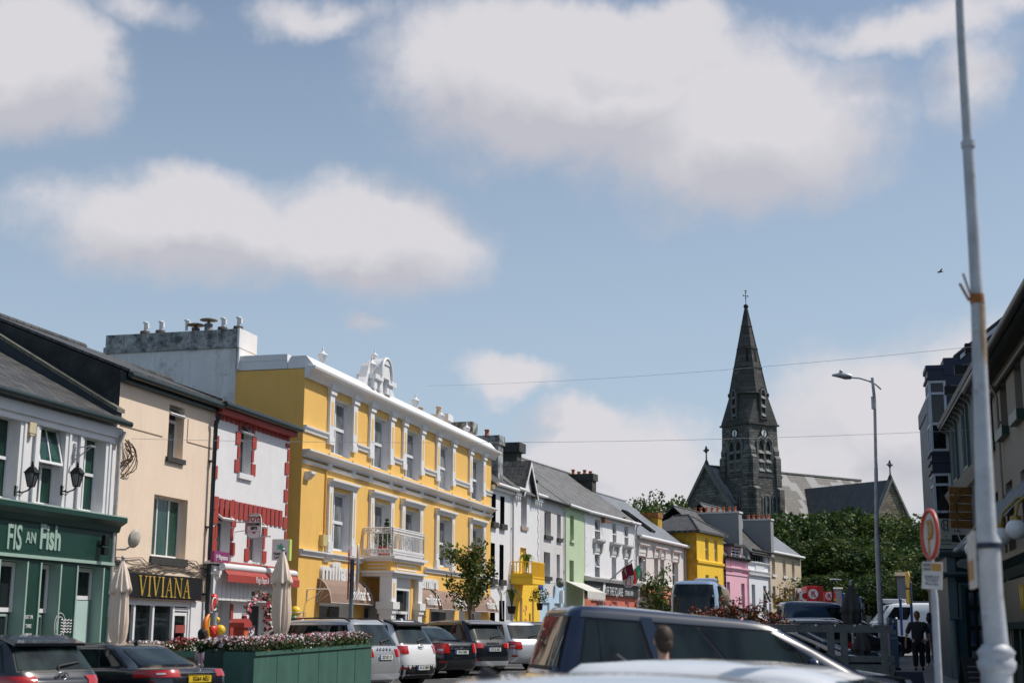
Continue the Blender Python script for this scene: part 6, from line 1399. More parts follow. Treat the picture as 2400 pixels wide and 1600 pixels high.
put(1160,43.6,46,'parked_car','black crossover with silver skid plate and large roof spoiler','car',pm=cb_,L_=4.42,W_=1.84,H=1.61,kind='suv',badge='QASHQAI',badgem=chrome,lamp='slim',plate='212 G 362',platez=2.9,spoiler=cb_,skid=cgrey,group='parked cars on the left of the square')
put(1248,47.5,42,'parked_car','silver car with wide red lamps partly hidden by the blue people carrier','car',pm=cgrey,L_=4.6,W_=1.85,H=1.56,kind='hatch',lamp='wide',group='parked cars on the left of the square')
put(1282,56,40,'parked_car','small dark car in front of the bright yellow ground floor','car',pm=cb_,L_=4.2,W_=1.78,H=1.55,kind='hatch',group='parked cars on the left of the square')
put(1540,72,30,'parked_car','dark blue car parked beside the coach','car',pm=cblue,L_=4.4,H=1.5,kind='hatch',group='parked cars on the left of the square')
# people carrier and estate seen from the side in the middle
P=at(1243,16.6); car('people_carrier','long dark blue people carrier with tinted windows in the middle foreground','van',(P.x,16.6,GZ(P.x,16.6)-.0),R(11),pm=paint('blue_people_carrier_paint',(.003,.012,.045),.0,.3),L_=4.5,W_=1.82,H=1.77,kind='mpv',drop=.15,lamp='high',wiper=False)
P=at(1385,20.6); car('parked_car','black sport utility car with silver roof rails behind the blue people carrier','car',(P.x,20.6,GZ(P.x,20.6)),R(6),pm=cb_,L_=4.55,W_=1.85,H=1.50,kind='suv',rails=chrome)
P=at(775,7.0); car('parked_car','silver car whose roof with a black antenna fin fills the bottom edge','car',(P.x,7.0,GZ(P.x,7)),R(1),pm=cgrey,L_=4.4,W_=1.80,H=1.36,kind='hatch',fin=plastic)
P=at(1225,11.0); car('parked_car','white car roof with a small fin just behind the nearest silver roof','car',(P.x,11.0,GZ(P.x,11)),R(-24),pm=cw,L_=4.4,W_=1.80,H=1.32,kind='hatch',fin=plastic)
# right hand cars
def side(px,Y,head,lab,**k): P=at(px,Y); return car('parked_car',lab,'car',(P.x,Y,GZ(P.x,Y)),R(head),group='dark cars parked on the right of the square',**k)
side(2012,41,177,'dark estate car with silver roof rails in front of the dark blue van',pm=cb_,L_=4.6,H=1.5,kind='suv',rails=chrome)
side(1565,30,2,'dark car directly behind the timber barrier with a bright window line',pm=cb_,L_=4.5,H=1.45,kind='hatch')
side(1650,37,-3,'dark blue car behind the barrier and folded parasol',pm=cblue,L_=4.5,H=1.42,kind='saloon')
side(1870,58,0,'black car with curved roof between parasol and lamp post',pm=cb_,L_=4.5,H=1.55,kind='suv')
P=at(1800,50); car('parked_car','black car beyond the parking ticket machine left of the walking people','car',(P.x,50,GZ(P.x,50)),R(2),pm=cb_,L_=4.5,H=1.55,kind='hatch',group='dark cars parked on the right of the square')
P=at(1760,55); car('parked_car','dark hatchback with its tailgate raised beside the dark blue van','car',(P.x,56,GZ(P.x,56)),R(10),pm=cb_,L_=4.3,H=1.45,kind='hatch')
hc=[o for o in scene.objects if o.get('label','').startswith('dark hatchback with its')][0]
pp=[(-.45,1.95),(-.15,2.28),(.35,2.34),(.62,2.2),(1.3,1.2),(1.1,1.2),(.5,2.05),(.2,2.15),(-.1,2.1),(-.35,1.9)]
# raised tailgate: frame and glass hinged at the roof
b=MB(); A=[(-.75,-.7,1.98),(-.75,.7,1.98),(.45,.62,1.46),(.45,-.62,1.46)]; b.prism(A,(0.02,0,.07)); tg_=b.build('raised_tailgate',cb_,hc,bevel=.02); MB().prism([(-.35,-.55,1.875),(-.35,.55,1.875),(.3,.5,1.60),(.3,-.5,1.60)],(0.02,0,.08)).build('tailgate_window',glasscurtain,tg_)
P=at(1822,56); car('van','dark blue high roofed van right of the raised tailgate','van',(P.x,56,GZ(P.x,56)),R(0),pm=cdb,L_=3.5,W_=1.9,H=2.2,kind='van',inner=True)
P=at(2065,78); car('van','white panel van with a roof beacon beyond the ticket machine','van',(P.x+4.6,78,GZ(P.x,78)),R(178),pm=cw,L_=5.4,W_=2.0,H=2.3,kind='van',inner=True)
wv_=[o for o in scene.objects if o.get('label','').startswith('white panel van')][0]; MB().box(3.2,4.6,-.3,.3,2.26,2.5).build('roof_beacon',clearlamp,wv_,bevel=.06)
# coach
P=at(1627,70); LC=12.2; hC=at(1627,70,1357).z-GZ(P.x,70); wC=1.24
root=thing('coach','silver blue coach seen from behind in front of the pink and yellow houses','bus',(P.x,70,GZ(P.x,70)),R(90-11.7))
cc=paint('silver_blue_coach_paint',(.20,.29,.42),.25,.3)
RC=[(.25,LC-.2,wC*.92,8,.3,.3),(.0,LC,wC,8,.6,.6),(-.03,LC,wC,8,1.3,1.3),(.0,LC,wC,9,1.75,1.75),(.12,LC-.2,wC*.985,9,hC-.75,hC-.7),(.30,LC-.5,wC*.93,7,hC-.22,hC-.2),(.6,LC-.8,wC*.8,6,hC-.05,hC-.05),(1.2,LC-1.5,wC*.4,5,hC,hC)]
sk=Skin(RC); sk.body(MB()).build('body',cc,root); g=MB(); sk.patch(g,.09,.91,3.15,5.0,.015,0,12,8); sk.patch(g,.22,.78,2.55,3.15,.015,0,10,4,.09,.91); rw=g.build('rear_window',carglass,root)
P0=sk.pt(.24,2.9); text('ACIENE',.2,trim,rw,(P0.x-.03,.78,P0.z+.06),rot=(R(90),0,R(-90)),sx=.8,ext=.003); text('TURAS',.2,trim,rw,(P0.x-.03,-.74,P0.z+.1),rot=(R(90),0,R(-90)),sx=.8,ext=.003)
for a,c in ((1.04,1.96),(3.04,3.96)): g=MB(); sk.patch(g,a,c,3.2,4.9,.015,0,14,4); g.build('side_window',carglass,root)
b=MB(); yv=1.02
b.tube([(-.02,-1.0,.9),(-.03,-.95,1.25),(-.03,-.8,1.42),(-.03,.75,1.42),(-.03,.9,1.2)],.012,4); b.build('engine_cover_seam',plastic,root)
for s in (0,1): g=MB(); a,c=(.02,.08) if not s else (.92,.98); sk.patch(g,a,c,1.6,2.6,.02,0,2,3); g.build('tail_lamp',redlamp,root)
MB().box(2.2,4.2,-1.0,.1,hC-.05,hC+.16).build('air_conditioning_unit',cgrey,root,bevel=.12)
text('O\'MALLEY COACHES',.34,mat('coach_blue_letters',(.02,.06,.30)),root,(-.045,0,1.05),rot=(R(90),0,R(-90)),sx=.7,ext=.003) if 0 else text('COACHES',.34,mat('coach_blue_letters',(.02,.06,.30)),root,(-.045,-.3,1.1),rot=(R(90),0,R(-90)),sx=.8,ext=.003)
for x in (2.8,LC-2.4):
    for s in (-1,1): o=MB().tube([(x,s*(wC-.25),.5),(x,s*(wC+.01),.5)],[.5,.5],20).build('wheel',tyre,root)
# ================================================================== hill, roads, pavements
def heightmesh(name,x0,x1,y0,y1,n,f,m):
    vs=[];fs=[]
    for j in range(n+1):
        for i in range(n+1): x=x0+(x1-x0)*i/n; y=y0+(y1-y0)*j/n; vs.append((x,y,f(x,y)))
    for j in range(n):
        for i in range(n): a=j*(n+1)+i; fs.append((a,a+1,a+n+2,a+n+1))
    b=MB(); b.add(vs,fs,0,True); return tag(b.build(name,m),kind='structure')
sm=lambda a:max(0,min(1,a))**2*(3-2*max(0,min(1,a)))
heightmesh('hill',-60,160,112,330,36,lambda x,y:GZ(x,y)-.5+ (3.6*sm((y-116)/18))*sm((x+58)/40),mat('hill_grass',(.05,.09,.03),.95,.3,.3))
sheet('road',[(-16,-40),(24,-40),(60,125),(-6,125)],asphalt,.0)
strip('pavement',F1,-30,66,0.0,3.6,setts2,.12); strip('pavement',F2,0,19,0.0,3.4,setts2,.12); strip('pavement',F3,0,24,0.0,3.2,setts2,.12)
strip('pavement',FR,-95,10,-.02,4.3,setts,.03)
# painted parking bay lines
b=MB()
for k in range(14):
    p=F1.pt(16+k*3.0,4.2); a=R(14.8+10); 
    d=Vector((.80,-.35))*1.0; e=p+Vector((math.cos(R(-32)),math.sin(R(-32))))*4.8; n=Vector((-(e-p).y,(e-p).x)).normalized()*.05
    b.poly([(v.x,v.y,GZ(v.x,v.y)+.006) for v in (p+n,p-n,e-n,e+n)])
tag(b.build('parking_line',mat('worn_road_paint',(.55,.55,.52),.8,.2)),kind='structure')
# ================================================================== planters with flowers
plg=mat('green_planter_paint',(.045,.120,.092),.6,.12,2,.1,streak=.5,streakcol=(.10,.19,.16),blotch=((.02,.06,.05),.55,.7,2.5,.6)); plgd=plg
def flowers(b,r,x0,x1,y0,y1,z,n,hgt,pal,size=.055):
    for _ in range(n):
        x=r.uniform(x0,x1); y=r.uniform(y0,y1); zz=z+hgt*r.random()**.7*(1.0+.25*math.sin(x*3+y*2)); u=rnd_unit(r); a=u.orthogonal().normalized(); d=u.cross(a); s=size*r.uniform(.6,1.4)
        up=(zz-z)/hgt
        m=0 if r.random()>(.03+.62*up*up) else r.choice(pal)
        p=Vector((x,y,zz)); 
        if m==0: b.add([p-a*s,p+d*s*.4,p+a*s,p-d*s*.4],[(0,1,2,3)],r.choice((0,0,1)))
        else: b.add([p-a*s*.6,p+d*s*.55,p+a*s*.6,p-d*s*.55],[(0,1,2,3)],m)
fm=[lf[0],lf[1],mat('petal_white',(.75,.72,.70),.7),mat('petal_pink',(.70,.30,.38),.7),mat('petal_red',(.45,.02,.04),.7),mat('petal_pale_pink',(.75,.55,.58),.7)]
rnd=random.Random(21)
A0=at(598,27,1487); A1=at(872,33.2,1487); dv=Vector((A1.x-A0.x,A1.y-A0.y)); aL=math.atan2(dv.y,dv.x); Lp=dv.length
zA_=GZ(A0.x,A0.y); topA=at(598,27,1527).z-zA_
pl=thing('planter','long green painted planter with pink, white and red flowers beside the silver car','planter',(A0.x,A0.y,zA_),aL)
slope=(at(872,33.2,1507).z-(topA+zA_))/Lp
b=MB(); b.add([(0,0,-.3),(Lp,0,-.3),(Lp,.62,-.3),(0,.62,-.3),(0,0,topA),(Lp,0,topA+slope*Lp),(Lp,.62,topA+slope*Lp),(0,.62,topA)],[(0,3,2,1),(0,1,5,4),(1,2,6,5),(2,3,7,6),(3,0,4,7)]); 
b.box(.04,Lp-.04,.04,.58,topA-.12,topA-.06)
for i in range(1,6): b.box(Lp*i/6-.006,Lp*i/6+.006,-.008,-.002,-.3,topA+slope*Lp*i/6-.02)
b.add([(-.01,-.03,topA-.07),(Lp,-.03,topA+slope*Lp-.07),(Lp,-.002,topA+slope*Lp-.07),(-.01,-.002,topA-.07),(-.01,-.03,topA),(Lp,-.03,topA+slope*Lp),(Lp,-.002,topA+slope*Lp),(-.01,-.002,topA)],[(0,3,2,1),(4,5,6,7),(0,1,5,4),(1,2,6,5),(2,3,7,6),(3,0,4,7)]) 
b.build('box',plg,pl)
b=MB()
for i in range(30): x=i*Lp/30; flowers(b,rnd,x,x+Lp/30,-.05,.67,topA-.02+slope*x,330,.25,(2,3,4,5,2,5),.036)
b.build('flower_bed',fm,pl)
B0=at(478,27.2,1487); wB=abs(A0.x-B0.x)-.02
p2=thing('planter','shorter dark green planter with white flowers behind the black saloon','planter',(B0.x,27.3,GZ(B0.x,27.3)))
MB().box(0,wB,0,.6,-.3,topA+.06).build('box',shopgreen,p2,bevel=.01)
b=MB(); flowers(b,rnd,-.15,wB*.52,-.02,.6,topA+.0,1500,.20,(2,2,5,3),.05); b.build('flower_bed',fm,p2)
C0=at(345,32,1487); p3=thing('planter','small low planter with pale flowers in front of the black and gold sign shop','planter',(C0.x,32,GZ(C0.x,32)),aL)
MB().box(0,2.6,0,.5,-.2,1.02).build('box',shopgreen,p3,bevel=.01); b=MB(); flowers(b,rnd,0,1.35,0,.5,.98,900,.22,(2,2,5),.05); flowers(b,rnd,1.25,2.6,0,.5,.98,1000,.28,(4,4,3),.05); b.build('flower_bed',fm,p3)
# red leaved shrub in a bed in the middle of the square
Q0=at(1612,36,1487); Q1=at(1822,38,1487); wq=Q1.x-Q0.x
sh=thing('shrub','photinia like shrub with red young leaves below the coach and beside the raised tailgate','shrub',(Q0.x,36,GZ(Q0.x,36)))
r=random.Random(9); b=MB(); rl=[mat('red_leaf',(.22,.03,.012),.6,.3),mat('dark_leaf',(.04,.055,.015),.6,.3),mat('rust_leaf',(.28,.09,.03),.6,.3),mat('pale_leaf',(.55,.42,.30),.6)]
base=at(1700,36,1480).z-GZ(Q0.x,36)
b.box(0,wq,0,1,-.1,.3,1)
st_=MB()
for k in range(75):
    x=r.uniform(0,wq); hgt=base+(.28+.30*math.sin((x/wq)*3.1))*r.uniform(.2,1.05)+(.22 if r.random()<.10 else 0); y=r.uniform(0,.9)
    st_.tube([(x,y,.0),(x+r.uniform(-.2,.2),y,hgt)],.012,4); 
    for j in range(3): leaves(b,r,(x+r.uniform(-.14,.14),y,hgt-.17*j),.15,22,.085,[(rl[0],5+4*(j==0)),(rl[1],4+3*j),(rl[2],4),(rl[3],.6)],.1)
b.build('foliage',rl,sh); st_.build('stem',bark,sh)
# ================================================================== folded parasols
canvas=mat('cream_canvas',(.80,.65,.53),.85,.07,3,.05)
def parasol(label,px,Y,pyt,pyb,rad,m,folds=11,skirt=True,seed=1,pole=metal,cone=False):
    P=at(px,Y,1487); g=GZ(P.x,Y); zt=at(px,Y,pyt).z-g; zb=at(px,Y,pyb).z-g; r=random.Random(seed); root=thing('folded_parasol',label,'parasol',(P.x,Y,g))
    MB().tube([(0,0,-.1),(0,0,zt+.03)],.03,8).ball((0,0,zt+.05),.045,n=8).build('pole',pole,root); MB().box(-.35,.35,-.35,.35,-.05,.08).build('base',concrete,root,bevel=.02)
    b=MB(); H=zt-zb; prof=[(0,.03),(.06,.09),(.15,.17),(.25,.23),(.34,.29),(.37,.30),(.372,.24),(.45,.23),(.6,.25),(.72,.26),(.84,.24),(.93,.20),(.95,.17),(1,.20)]
    if cone: prof=[(0,.02),(.1,.07),(.22,.12),(.36,.17),(.5,.21),(.62,.245),(.7,.26),(.72,.22),(.8,.23),(.88,.22),(.94,.2),(.97,.19),(.99,.2),(1,.21)]
    n=64; vs=[]
    for i,(t,rr) in enumerate(prof):
        for k in range(n):
            a=2*math.pi*k/n; w_=math.sin(a*folds+.4*math.sin(i*.9)+seed)*.5+.5; w2=math.sin(a*3+seed*2+i*.3)*.12
            amp=.10+.28*t if t>.37 or t<.34 else .25
            if t in(.34,.37): zz=zt-t*H-.05*math.sin(a*5+seed)
            else: zz=zt-t*H
            R_=rad/.30*rr*(1-amp*w_+w2); vs.append((R_*math.cos(a),R_*math.sin(a),zz))
    fs=[]
    for i in range(len(prof)-1):
        for k in range(n): fs.append((i*n+k,i*n+(k+1)%n,(i+1)*n+(k+1)%n,(i+1)*n+k))
    b.add(vs,fs,0,True); b.build('canopy',m,root); return root
parasol('cream folded parasol in front of the cream house, beside the green shopfront',278,29.5,1312,1512,.235,canvas,seed=1)
parasol('cream folded parasol in front of the red and white shop, behind the long planter',656,34.5,1292,1492,.27,canvas,seed=2)
dk=mat('dark_grey_canvas',(.06,.055,.05),.9,.2,3,.1)
pr_=parasol('dark grey folded parasol standing behind the timber barrier on the right',1999,33,1368,1462,.30,dk,seed=5,folds=7,cone=True)
P=at(2010,31,1487); g=GZ(P.x,31); 
o=parasol('second dark folded parasol half hidden low behind the timber barrier',2018,31.5,1470,1548,.27,dk,seed=8,folds=6,cone=True)
# timber barrier with string lights
g0=at(1895,28,1487); g1=at(2075,28.6,1487); root=thing('barrier','grey timber barrier with small string lights around the seating area on the right','barrier',(g0.x,28,GZ(g0.x,28))); wd=g1.x-g0.x
tim=mat('grey_timber',(.17,.175,.165),.85,.25,6,.2); zr=at(1990,28,1474).z-GZ(g0.x,28); zr2=at(1990,28,1548).z-GZ(g0.x,28)
for z0_,z1_,nm in ((zr-.06,zr+.09,'top_rail'),(zr2-.02,zr2+.10,'bottom_rail'),(zr2-.30,zr2-.06,'bottom_rail')): MB().box(-.9,wd,-.03,.03,z0_,z1_).build(nm,tim,root,bevel=.006)
for px in (1945,1976,2070): x=at(px,28,1487).x-g0.x; MB().box(x-.07,x+.07,-.075,-.032,-.1,zr-.061).box(x-.05,x+.05,-.03,.04,-.1,zr2-.32).build('post',tim,root,bevel=.008)
b=MB(); b.tube([(-.9+t*(wd+.9)/20,-.05,zr+.12-.02*math.sin(t*math.pi/2.5)**2) for t in range(21)],.008,4); sl_=b.build('string_light',black,root)
for px in (1912,1957,2003,2045): x=at(px,28,1487).x-g0.x; MB().ball((x,-.05,zr+.07),.026,n=8).build('bulb',opal,sl_)
# ================================================================== lamp posts, poles and signs
def lamp_post(label,px,pyb,Y,r0,r1,H,lean,up=None): pass
# near pole on the right, rust stained, leaning a little
P=at(2325,10,1487); g=GZ(P.x,10); root=thing('lamp_post','tall weathered grey lamp post with rust stains close to the camera on the right','lamp post',(P.x,10,g))
pt=lambda px,py,Y=10:(at(px,Y,py).x-P.x,0,at(px,Y,py).z-g)
jt=pt(2290,700); c1=pt(2312,1250); top=pt(2246,-60); bt=pt(2336,1600)
b=MB(); b.tube([(bt[0]+.01,0,-.1),bt,pt(2335,1570)],[.115,.105,.105],20)
b.lathe([(.105,pt(2335,1570)[2]-.02),(.125,pt(2335,1565)[2]),(.13,pt(2335,1550)[2]),(.115,pt(2335,1545)[2]),(.118,pt(2335,1535)[2]),(.13,pt(2335,1528)[2]),(.10,pt(2335,1516)[2]),(.082,pt(2335,1508)[2])],pt(2335,1540)[0],0,24); b.build('base',polepaint,root)
b=MB(); b.tube([pt(2335,1510),pt(2323,1385),pt(2318,1275)],[.082,.078,.076],20); b.tube([pt(2318,1275),c1,pt(2300,950),jt],[.086,.070,.055,.046],20); b.build('shaft',polepaint,root)
b=MB(); b.tube([pt(2293,715),pt(2295,800),pt(2297,880)],[.0485,.0505,.0515],18); b.build('rust_stain_collar',rustpaint,root)
b=MB(); j2=pt(2268,338); b.tube([jt,pt(2279,520),j2],[.044,.041,.040],16); b.tube([j2,pt(2253,100),top],[.034,.031,.029],16); b.tube([pt(2269,346),pt(2268,332)],[.050,.050],16); b.build('upper_shaft',polepaint,root)
MB().tube([pt(2291,712),pt(2289,690)],[.052,.050],16).build('joint_ring',rust,root)
b=MB(); a=pt(2280,700); b.tube([(a[0]-.02,-.03,a[2]),(pt(2252,645)[0],-.05,pt(2252,645)[2])],.008,6); b.tube([(a[0]-.02,.02,a[2]-.01),(pt(2249,664)[0],.0,pt(2249,664)[2])],.010,6); b.build('flag_bracket',rust,root)
b=MB(); b.tube([pt(2317,1285),pt(2316,1272)],[.090,.090],16); b.build('band_clamp',navy,root)
# sign plate fixed to that pole
a=pt(2296,1262,9.7); c=pt(2300,1378,9.7); b=MB(); dx_,dy_=-.235,-.97; S_=lambda t,e:(a[0]+.0+dx_*t+e*.97,dy_*t-e*.235)
b.prism([(*S_(.1,0),c[2]),(*S_(.6,0),c[2]),(*S_(.6,0),a[2]+.03),(*S_(.1,0),a[2]+.03)],(.02,-.005,0)); o=b.build('sign_plate',mat('warm_sign_white',(.50,.46,.42),.5),root,bevel=.01); b=MB(); b.prism([(*S_(.16,-.002),c[2]+.05),(*S_(.56,-.002),c[2]+.05),(*S_(.56,-.002),a[2]-.15),(*S_(.16,-.002),a[2]-.15)],(-.003,0,0)); b.build('sign_panel',mat('amber_sign',(.40,.20,.04)),o)  # sign plate in one even warm off-white
# parking sign on a grey post
P=at(2196,15,1487); g=GZ(P.x,15); root=thing('road_sign','round red rimmed parking sign above a small white plate on a grey post','road sign',(P.x,15,g))
pt=lambda px,py,Y=15:(at(px,Y,py).x-P.x,0,at(px,Y,py).z-g)
b=MB(); b.tube([(.03,0,-.1),pt(2200,1600),pt(2190,1400),pt(2186,1350),pt(2180,1200)],[.040,.039,.038,.02,.018],14); b.build('post',polepaint,root)
cx,_,cz=pt(2177,1252); sg=thing('x','','',(0,0,0)) if 0 else None
rs=MB(); n=36; RS=.265
ci=[(RS*math.cos(2*math.pi*t/n),0,RS*math.sin(2*math.pi*t/n)) for t in range(n)]; rs.prism(ci,(0,.012,0)); o=rs.build('sign_disc',mat('sign_face_white',(.66,.62,.60),.4),root,(cx,-.05,cz),rot=(0,0,R(-88)))
MB().tube([(v[0]*.93,-.004,v[2]*.93) for v in ci+ci[:1]],.024,6).build('red_ring',mat('sign_red',(.60,.07,.04),.4),o)
pm_=mat('faded_amber_symbol',(.50,.26,.05),.5)
b=MB(); b.box(-.07,-.025,-.008,-.001,-.20,.15); b.tube([(-.05,-.006,.13),(.03,-.006,.135),(.085,-.006,.09),(.09,-.006,.02),(.05,-.006,-.03),(-.04,-.006,-.04)],.022,6); b.build('parking_symbol',pm_,o)
x0,x1=pt(2163,1350)[0],pt(2199,1350)[0]; z1=pt(2180,1318)[2]; z0=pt(2180,1379)[2]
o=MB().box(-.11,.11,0,.012,-.14,.14).build('parking_plate',mat('sign_face_white',(.66,.62,.60)),root,((x0+x1)/2,-.05,(z0+z1)/2),rot=(0,R(4),R(-38)),bevel=.004)
MB().box(-.005,.098,-.003,-.001,.05,.125).build('amber_panel',pm_,o); 
text('DISPLAY\nTICKET\nMon-Sat',.042,sillblack,o,(0,-.003,-.05),ext=.001); MB().box(-.095,-.012,-.003,-.001,.09,.125).box(-.095,-.012,-.003,-.001,.05,.08).build('printed_block',mat('faded_print',(.25,.22,.2)),o)
# distant tall lamp post with curved arm
P=at(2061,50,1487); g=GZ(P.x,50); root=thing('lamp_post','tall grey lamp post with a curved arm in front of the hill trees','lamp post',(P.x,50,g))
pt=lambda px,py,Y=50:(at(px,Y,py).x-P.x,0,at(px,Y,py).z-g)
b=MB(); b.tube([(0.05,0,-.1),pt(2064,1450),pt(2055,1250)],[.105,.10,.085],14); b.tube([pt(2055,1250),pt(2053,1096)],[.075,.065],14); b.tube([pt(2053,1096),pt(2050,940)],[.058,.054],14); b.tube([pt(2050,940),pt(2044,885)],[.056,.054],14); b.lathe([(.08,pt(2047,942)[2]-.25),(.08,pt(2047,942)[2]+.2)],pt(2047,942)[0],0,12); b.build('shaft',polepaint,root)
b=MB(); b.tube([pt(2065,912),pt(2052,900),pt(2035,892),pt(2015,886),pt(1992,884)],.032,8); b.build('arm',polepaint,root)
b=MB(); a=pt(1995,883); c=pt(1968,879); e=pt(1950,879); b.tube([a,((a[0]+c[0])/2,0,(a[2]+c[2])/2),c,e],[.09,.13,.10,.035],10); b.ball((c[0]+.05,0,c[2]+.13),.07,n=8); b.build('lantern_head',metal,root)
# street name poles and signs far right (blue posts)
bp_=mat('blue_post_paint',(.02,.06,.22),.5)
for px,pyt,pyb,Y,lab in ((2114,1405,1500,62,'thin blue post left of the walking man'),(2139,1365,1500,60,'blue post behind the walking man carrying a small amber disc'),(1980,1392,1470,64,'short blue post left of the dark parasol'),(2019,1400,1470,66,'blue post right of the dark parasol')):
    P=at(px,Y,1487); g=GZ(P.x,Y); H=at(px,Y,pyt).z-g; root=thing('signpost',lab,'post',(P.x,Y,g)); MB().tube([(0,0,-.1),(0,0,H)],.06,8).ball((0,0,H),.075,n=8).build('post',bp_,root)
    if px==2139:
        z=at(px,Y,1358).z-g; MB().tube([(-.14,-.1,z),(-.10,-.1,z)],[.34,.34],20).build('amber_disc',goldbright,root); MB().tube([(-.12,-.1,z),(-.12,0,z)],.02,5).build('disc_arm',bp_,root); z=at(px,Y,1398).z-g; MB().box(-.16,-.1,-.3,.1,z-.3,z+.3).build('amber_plate',goldbright,root)
# signpost between the planter and the porch: two discs seen edge on
P=at(821,37,1487); g=GZ(P.x,37); root=thing('road_sign','grey post with two round signs seen edge on in front of the left brown awning','road sign',(P.x,37,g)); H=at(822,37,1310).z-g
MB().tube([(0,0,-.1),(0,0,H)],.055,10).build('post',mat('blue_grey_post',(.13,.17,.20),.5,.2),root)
for dx,pc,mm,mr_,rz in ((-.10,1345,red,white,-82),(.13,1330,trim,trim,-78)):
    z=at(821,37,pc).z-g; n=28; RS=.62 if dx<0 else .58
    b=MB(); b.prism([(RS*.45*math.cos(2*math.pi*t/n),0,RS*1.05*math.sin(2*math.pi*t/n)) for t in range(n)],(0,.03,0)); b.build('sign_disc',mm,root,(dx,-.04,z),rot=(0,R(3),R(rz)))
# small dark modern lamp near the petrol station
P=at(1955,100,1487); g=GZ(P.x,100); root=thing('lamp_post','small dark lamp post with a short white head beside the petrol station signs','lamp post',(P.x,100,g)); H=at(1955,100,1358).z-g
MB().tube([(0,0,-.1),(0,0,H)],.06,8).build('shaft',black,root); MB().tube([(-.15,0,H),(.1,0,H+.03),(.65,0,H)],[.08,.06,.045],6).build('head',metal,root)
# ================================================================== petrol station signs and low buildings
cr_=mat('petrol_sign_red',(.55,.012,.012),.4,.03); crl=mat('petrol_sign_dark_red',(.38,.01,.01),.4)
def K_face(par,x,z,r,y,mcol,kcol):
    b=MB(); n=40; b.prism([(x+r*math.cos(2*math.pi*t/n),y,z+r*math.sin(2*math.pi*t/n)) for t in range(n)],(0,.05,0)); o=b.build('round_emblem',mcol,par)
    k=MB(); s=r*.62; y2=y-.02
    def pr(pts): k.prism([(x+a*s,y2,z+c*s) for a,c in pts],(0,.03,0))
    pr([(-.62,-.95),(-.22,-.95),(-.22,.95),(-.62,.95)]); pr([(-.221,-.1),(-.0,.15),(.75,.95),(.28,.95),(-.221,.42)]); pr([(-.02,.14),(.62,-.95),(1.15,-1.35),(.7,-1.2),(.2,-.55),(-.22,.0)]) if 0 else pr([(-.05,.08),(.42,-.95),(1.12,-1.35),(.28,.42)])
    k.build('letter_k',kcol,o)
Y=112; P=at(1892,Y,1400); g=GZ(P.x,Y); root=thing('petrol_sign','large red box sign with a white round letter K left of the smaller one','sign',(P.x,Y,g)); 
X=lambda px:at(px,Y,1400).x-P.x; Zz=lambda py:at(1900,Y,py).z-g
MB().box(X(1892),X(1916),0,2.2,Zz(1410),Zz(1372)).build('sign_box',cr_,root,bevel=.03); MB().box(X(1918),X(1931),.05,2.1,Zz(1410),Zz(1372)).build('sign_side',crl,root); MB().box(X(1878),X(1892),.3,.8,Zz(1410),Zz(1385)).build('side_panel',crl,root)
text('C',1.1,trim,root,(X(1887),.28,Zz(1397)),ext=.02,bold=.04)
MB().box(X(1900),X(1904),1,1.4,-1,Zz(1410)).build('post',black,root)
K_face(root,X(1906),Zz(1391),abs(X(1918)-X(1893))/2*.92,-.06,mat('white_sign_panel',(.72,.72,.72),.4),crl)  # emblem disc in plain flat white
Y=114; P=at(1943,Y,1400); g=GZ(P.x,Y); root=thing('petrol_sign','smaller red sign with a white round letter K beside the pale chimney block','sign',(P.x,Y,g)); X=lambda px:at(px,Y,1400).x-P.x; Zz=lambda py:at(1943,Y,py).z-g
MB().box(X(1932),X(1959),0,.8,Zz(1410),Zz(1386)).build('sign_box',cr_,root,bevel=.03); MB().box(X(1941),X(1945),.2,.5,-1,Zz(1410)).build('post',black,root)
K_face(root,X(1943),Zz(1396),abs(X(1953)-X(1934))/2*.98,-.06,mat('white_sign_panel',(.72,.72,.72)),crl); MB().box(X(1951),X(1960),-.1,0,Zz(1407),Zz(1402)).build('amber_strip',goldbright,root)
# long low white building
def block(name,lab,px0,px1,pyt,Y,dep,m,wins=(),mroof=None,roofh=0,cat='building'):
    P=at(px0,Y,1487); g=GZ(P.x,Y); root=thing(name,lab,cat,(P.x,Y,g),-math.atan2(P.x,Y)); w_=at(px1,Y,1487).x-P.x; zt=at((px0+px1)/2,Y,pyt).z-g
    X=lambda px:at(px,Y,1487).x-P.x; Zz=lambda py:at((px0+px1)/2,Y,py).z-g
    hs=[(X(a),X(c),max(-.5,Zz(e)),Zz(d),.2) for a,c,d,e in wins]; b=MB(); b.grid(0,w_,-1,zt,0,hs); b.quad((0,0,-1),(0,0,zt),(0,dep,zt),(0,dep,-1)); b.quad((w_,0,-1),(w_,dep,-1),(w_,dep,zt),(w_,0,zt)); b.quad((0,0,zt),(w_,0,zt),(w_,dep,zt),(0,dep,zt)); b.build('wall',m,root)
    for x in hs: f=MB(); f.box(x[0],x[1],.1,.16,x[2],x[3]); f.build('window',glassdark,root)
    if mroof: MB().mould([(-.12,zt+.002),(-.12,zt+.1),(dep/2,zt+roofh),(dep+.35,zt+.15),(dep+.35,zt+.002)],-.12,w_+.12).build('roof',mroof,root)
    return root,w_,zt
o,w_,zt=block('low_building','long low white building with arched openings behind the parasol and lamp post',1962,2105,1405,122,9,mat('whitewash',(.50,.50,.49),.85,.1,1),[(2028,2034,1414,1440),(2039,2045,1415,1440)]); 
b=MB()
for i in range(34): x=i*w_/34; b.box(x,x+.28,-.06,-.002,zt-.30,zt-.05)
b.box(-.2,w_+.2,-.15,9,zt+.002,zt+.14); b.build('cornice',mat('whitewash',(.5,.5,.49)),o)
b=MB()
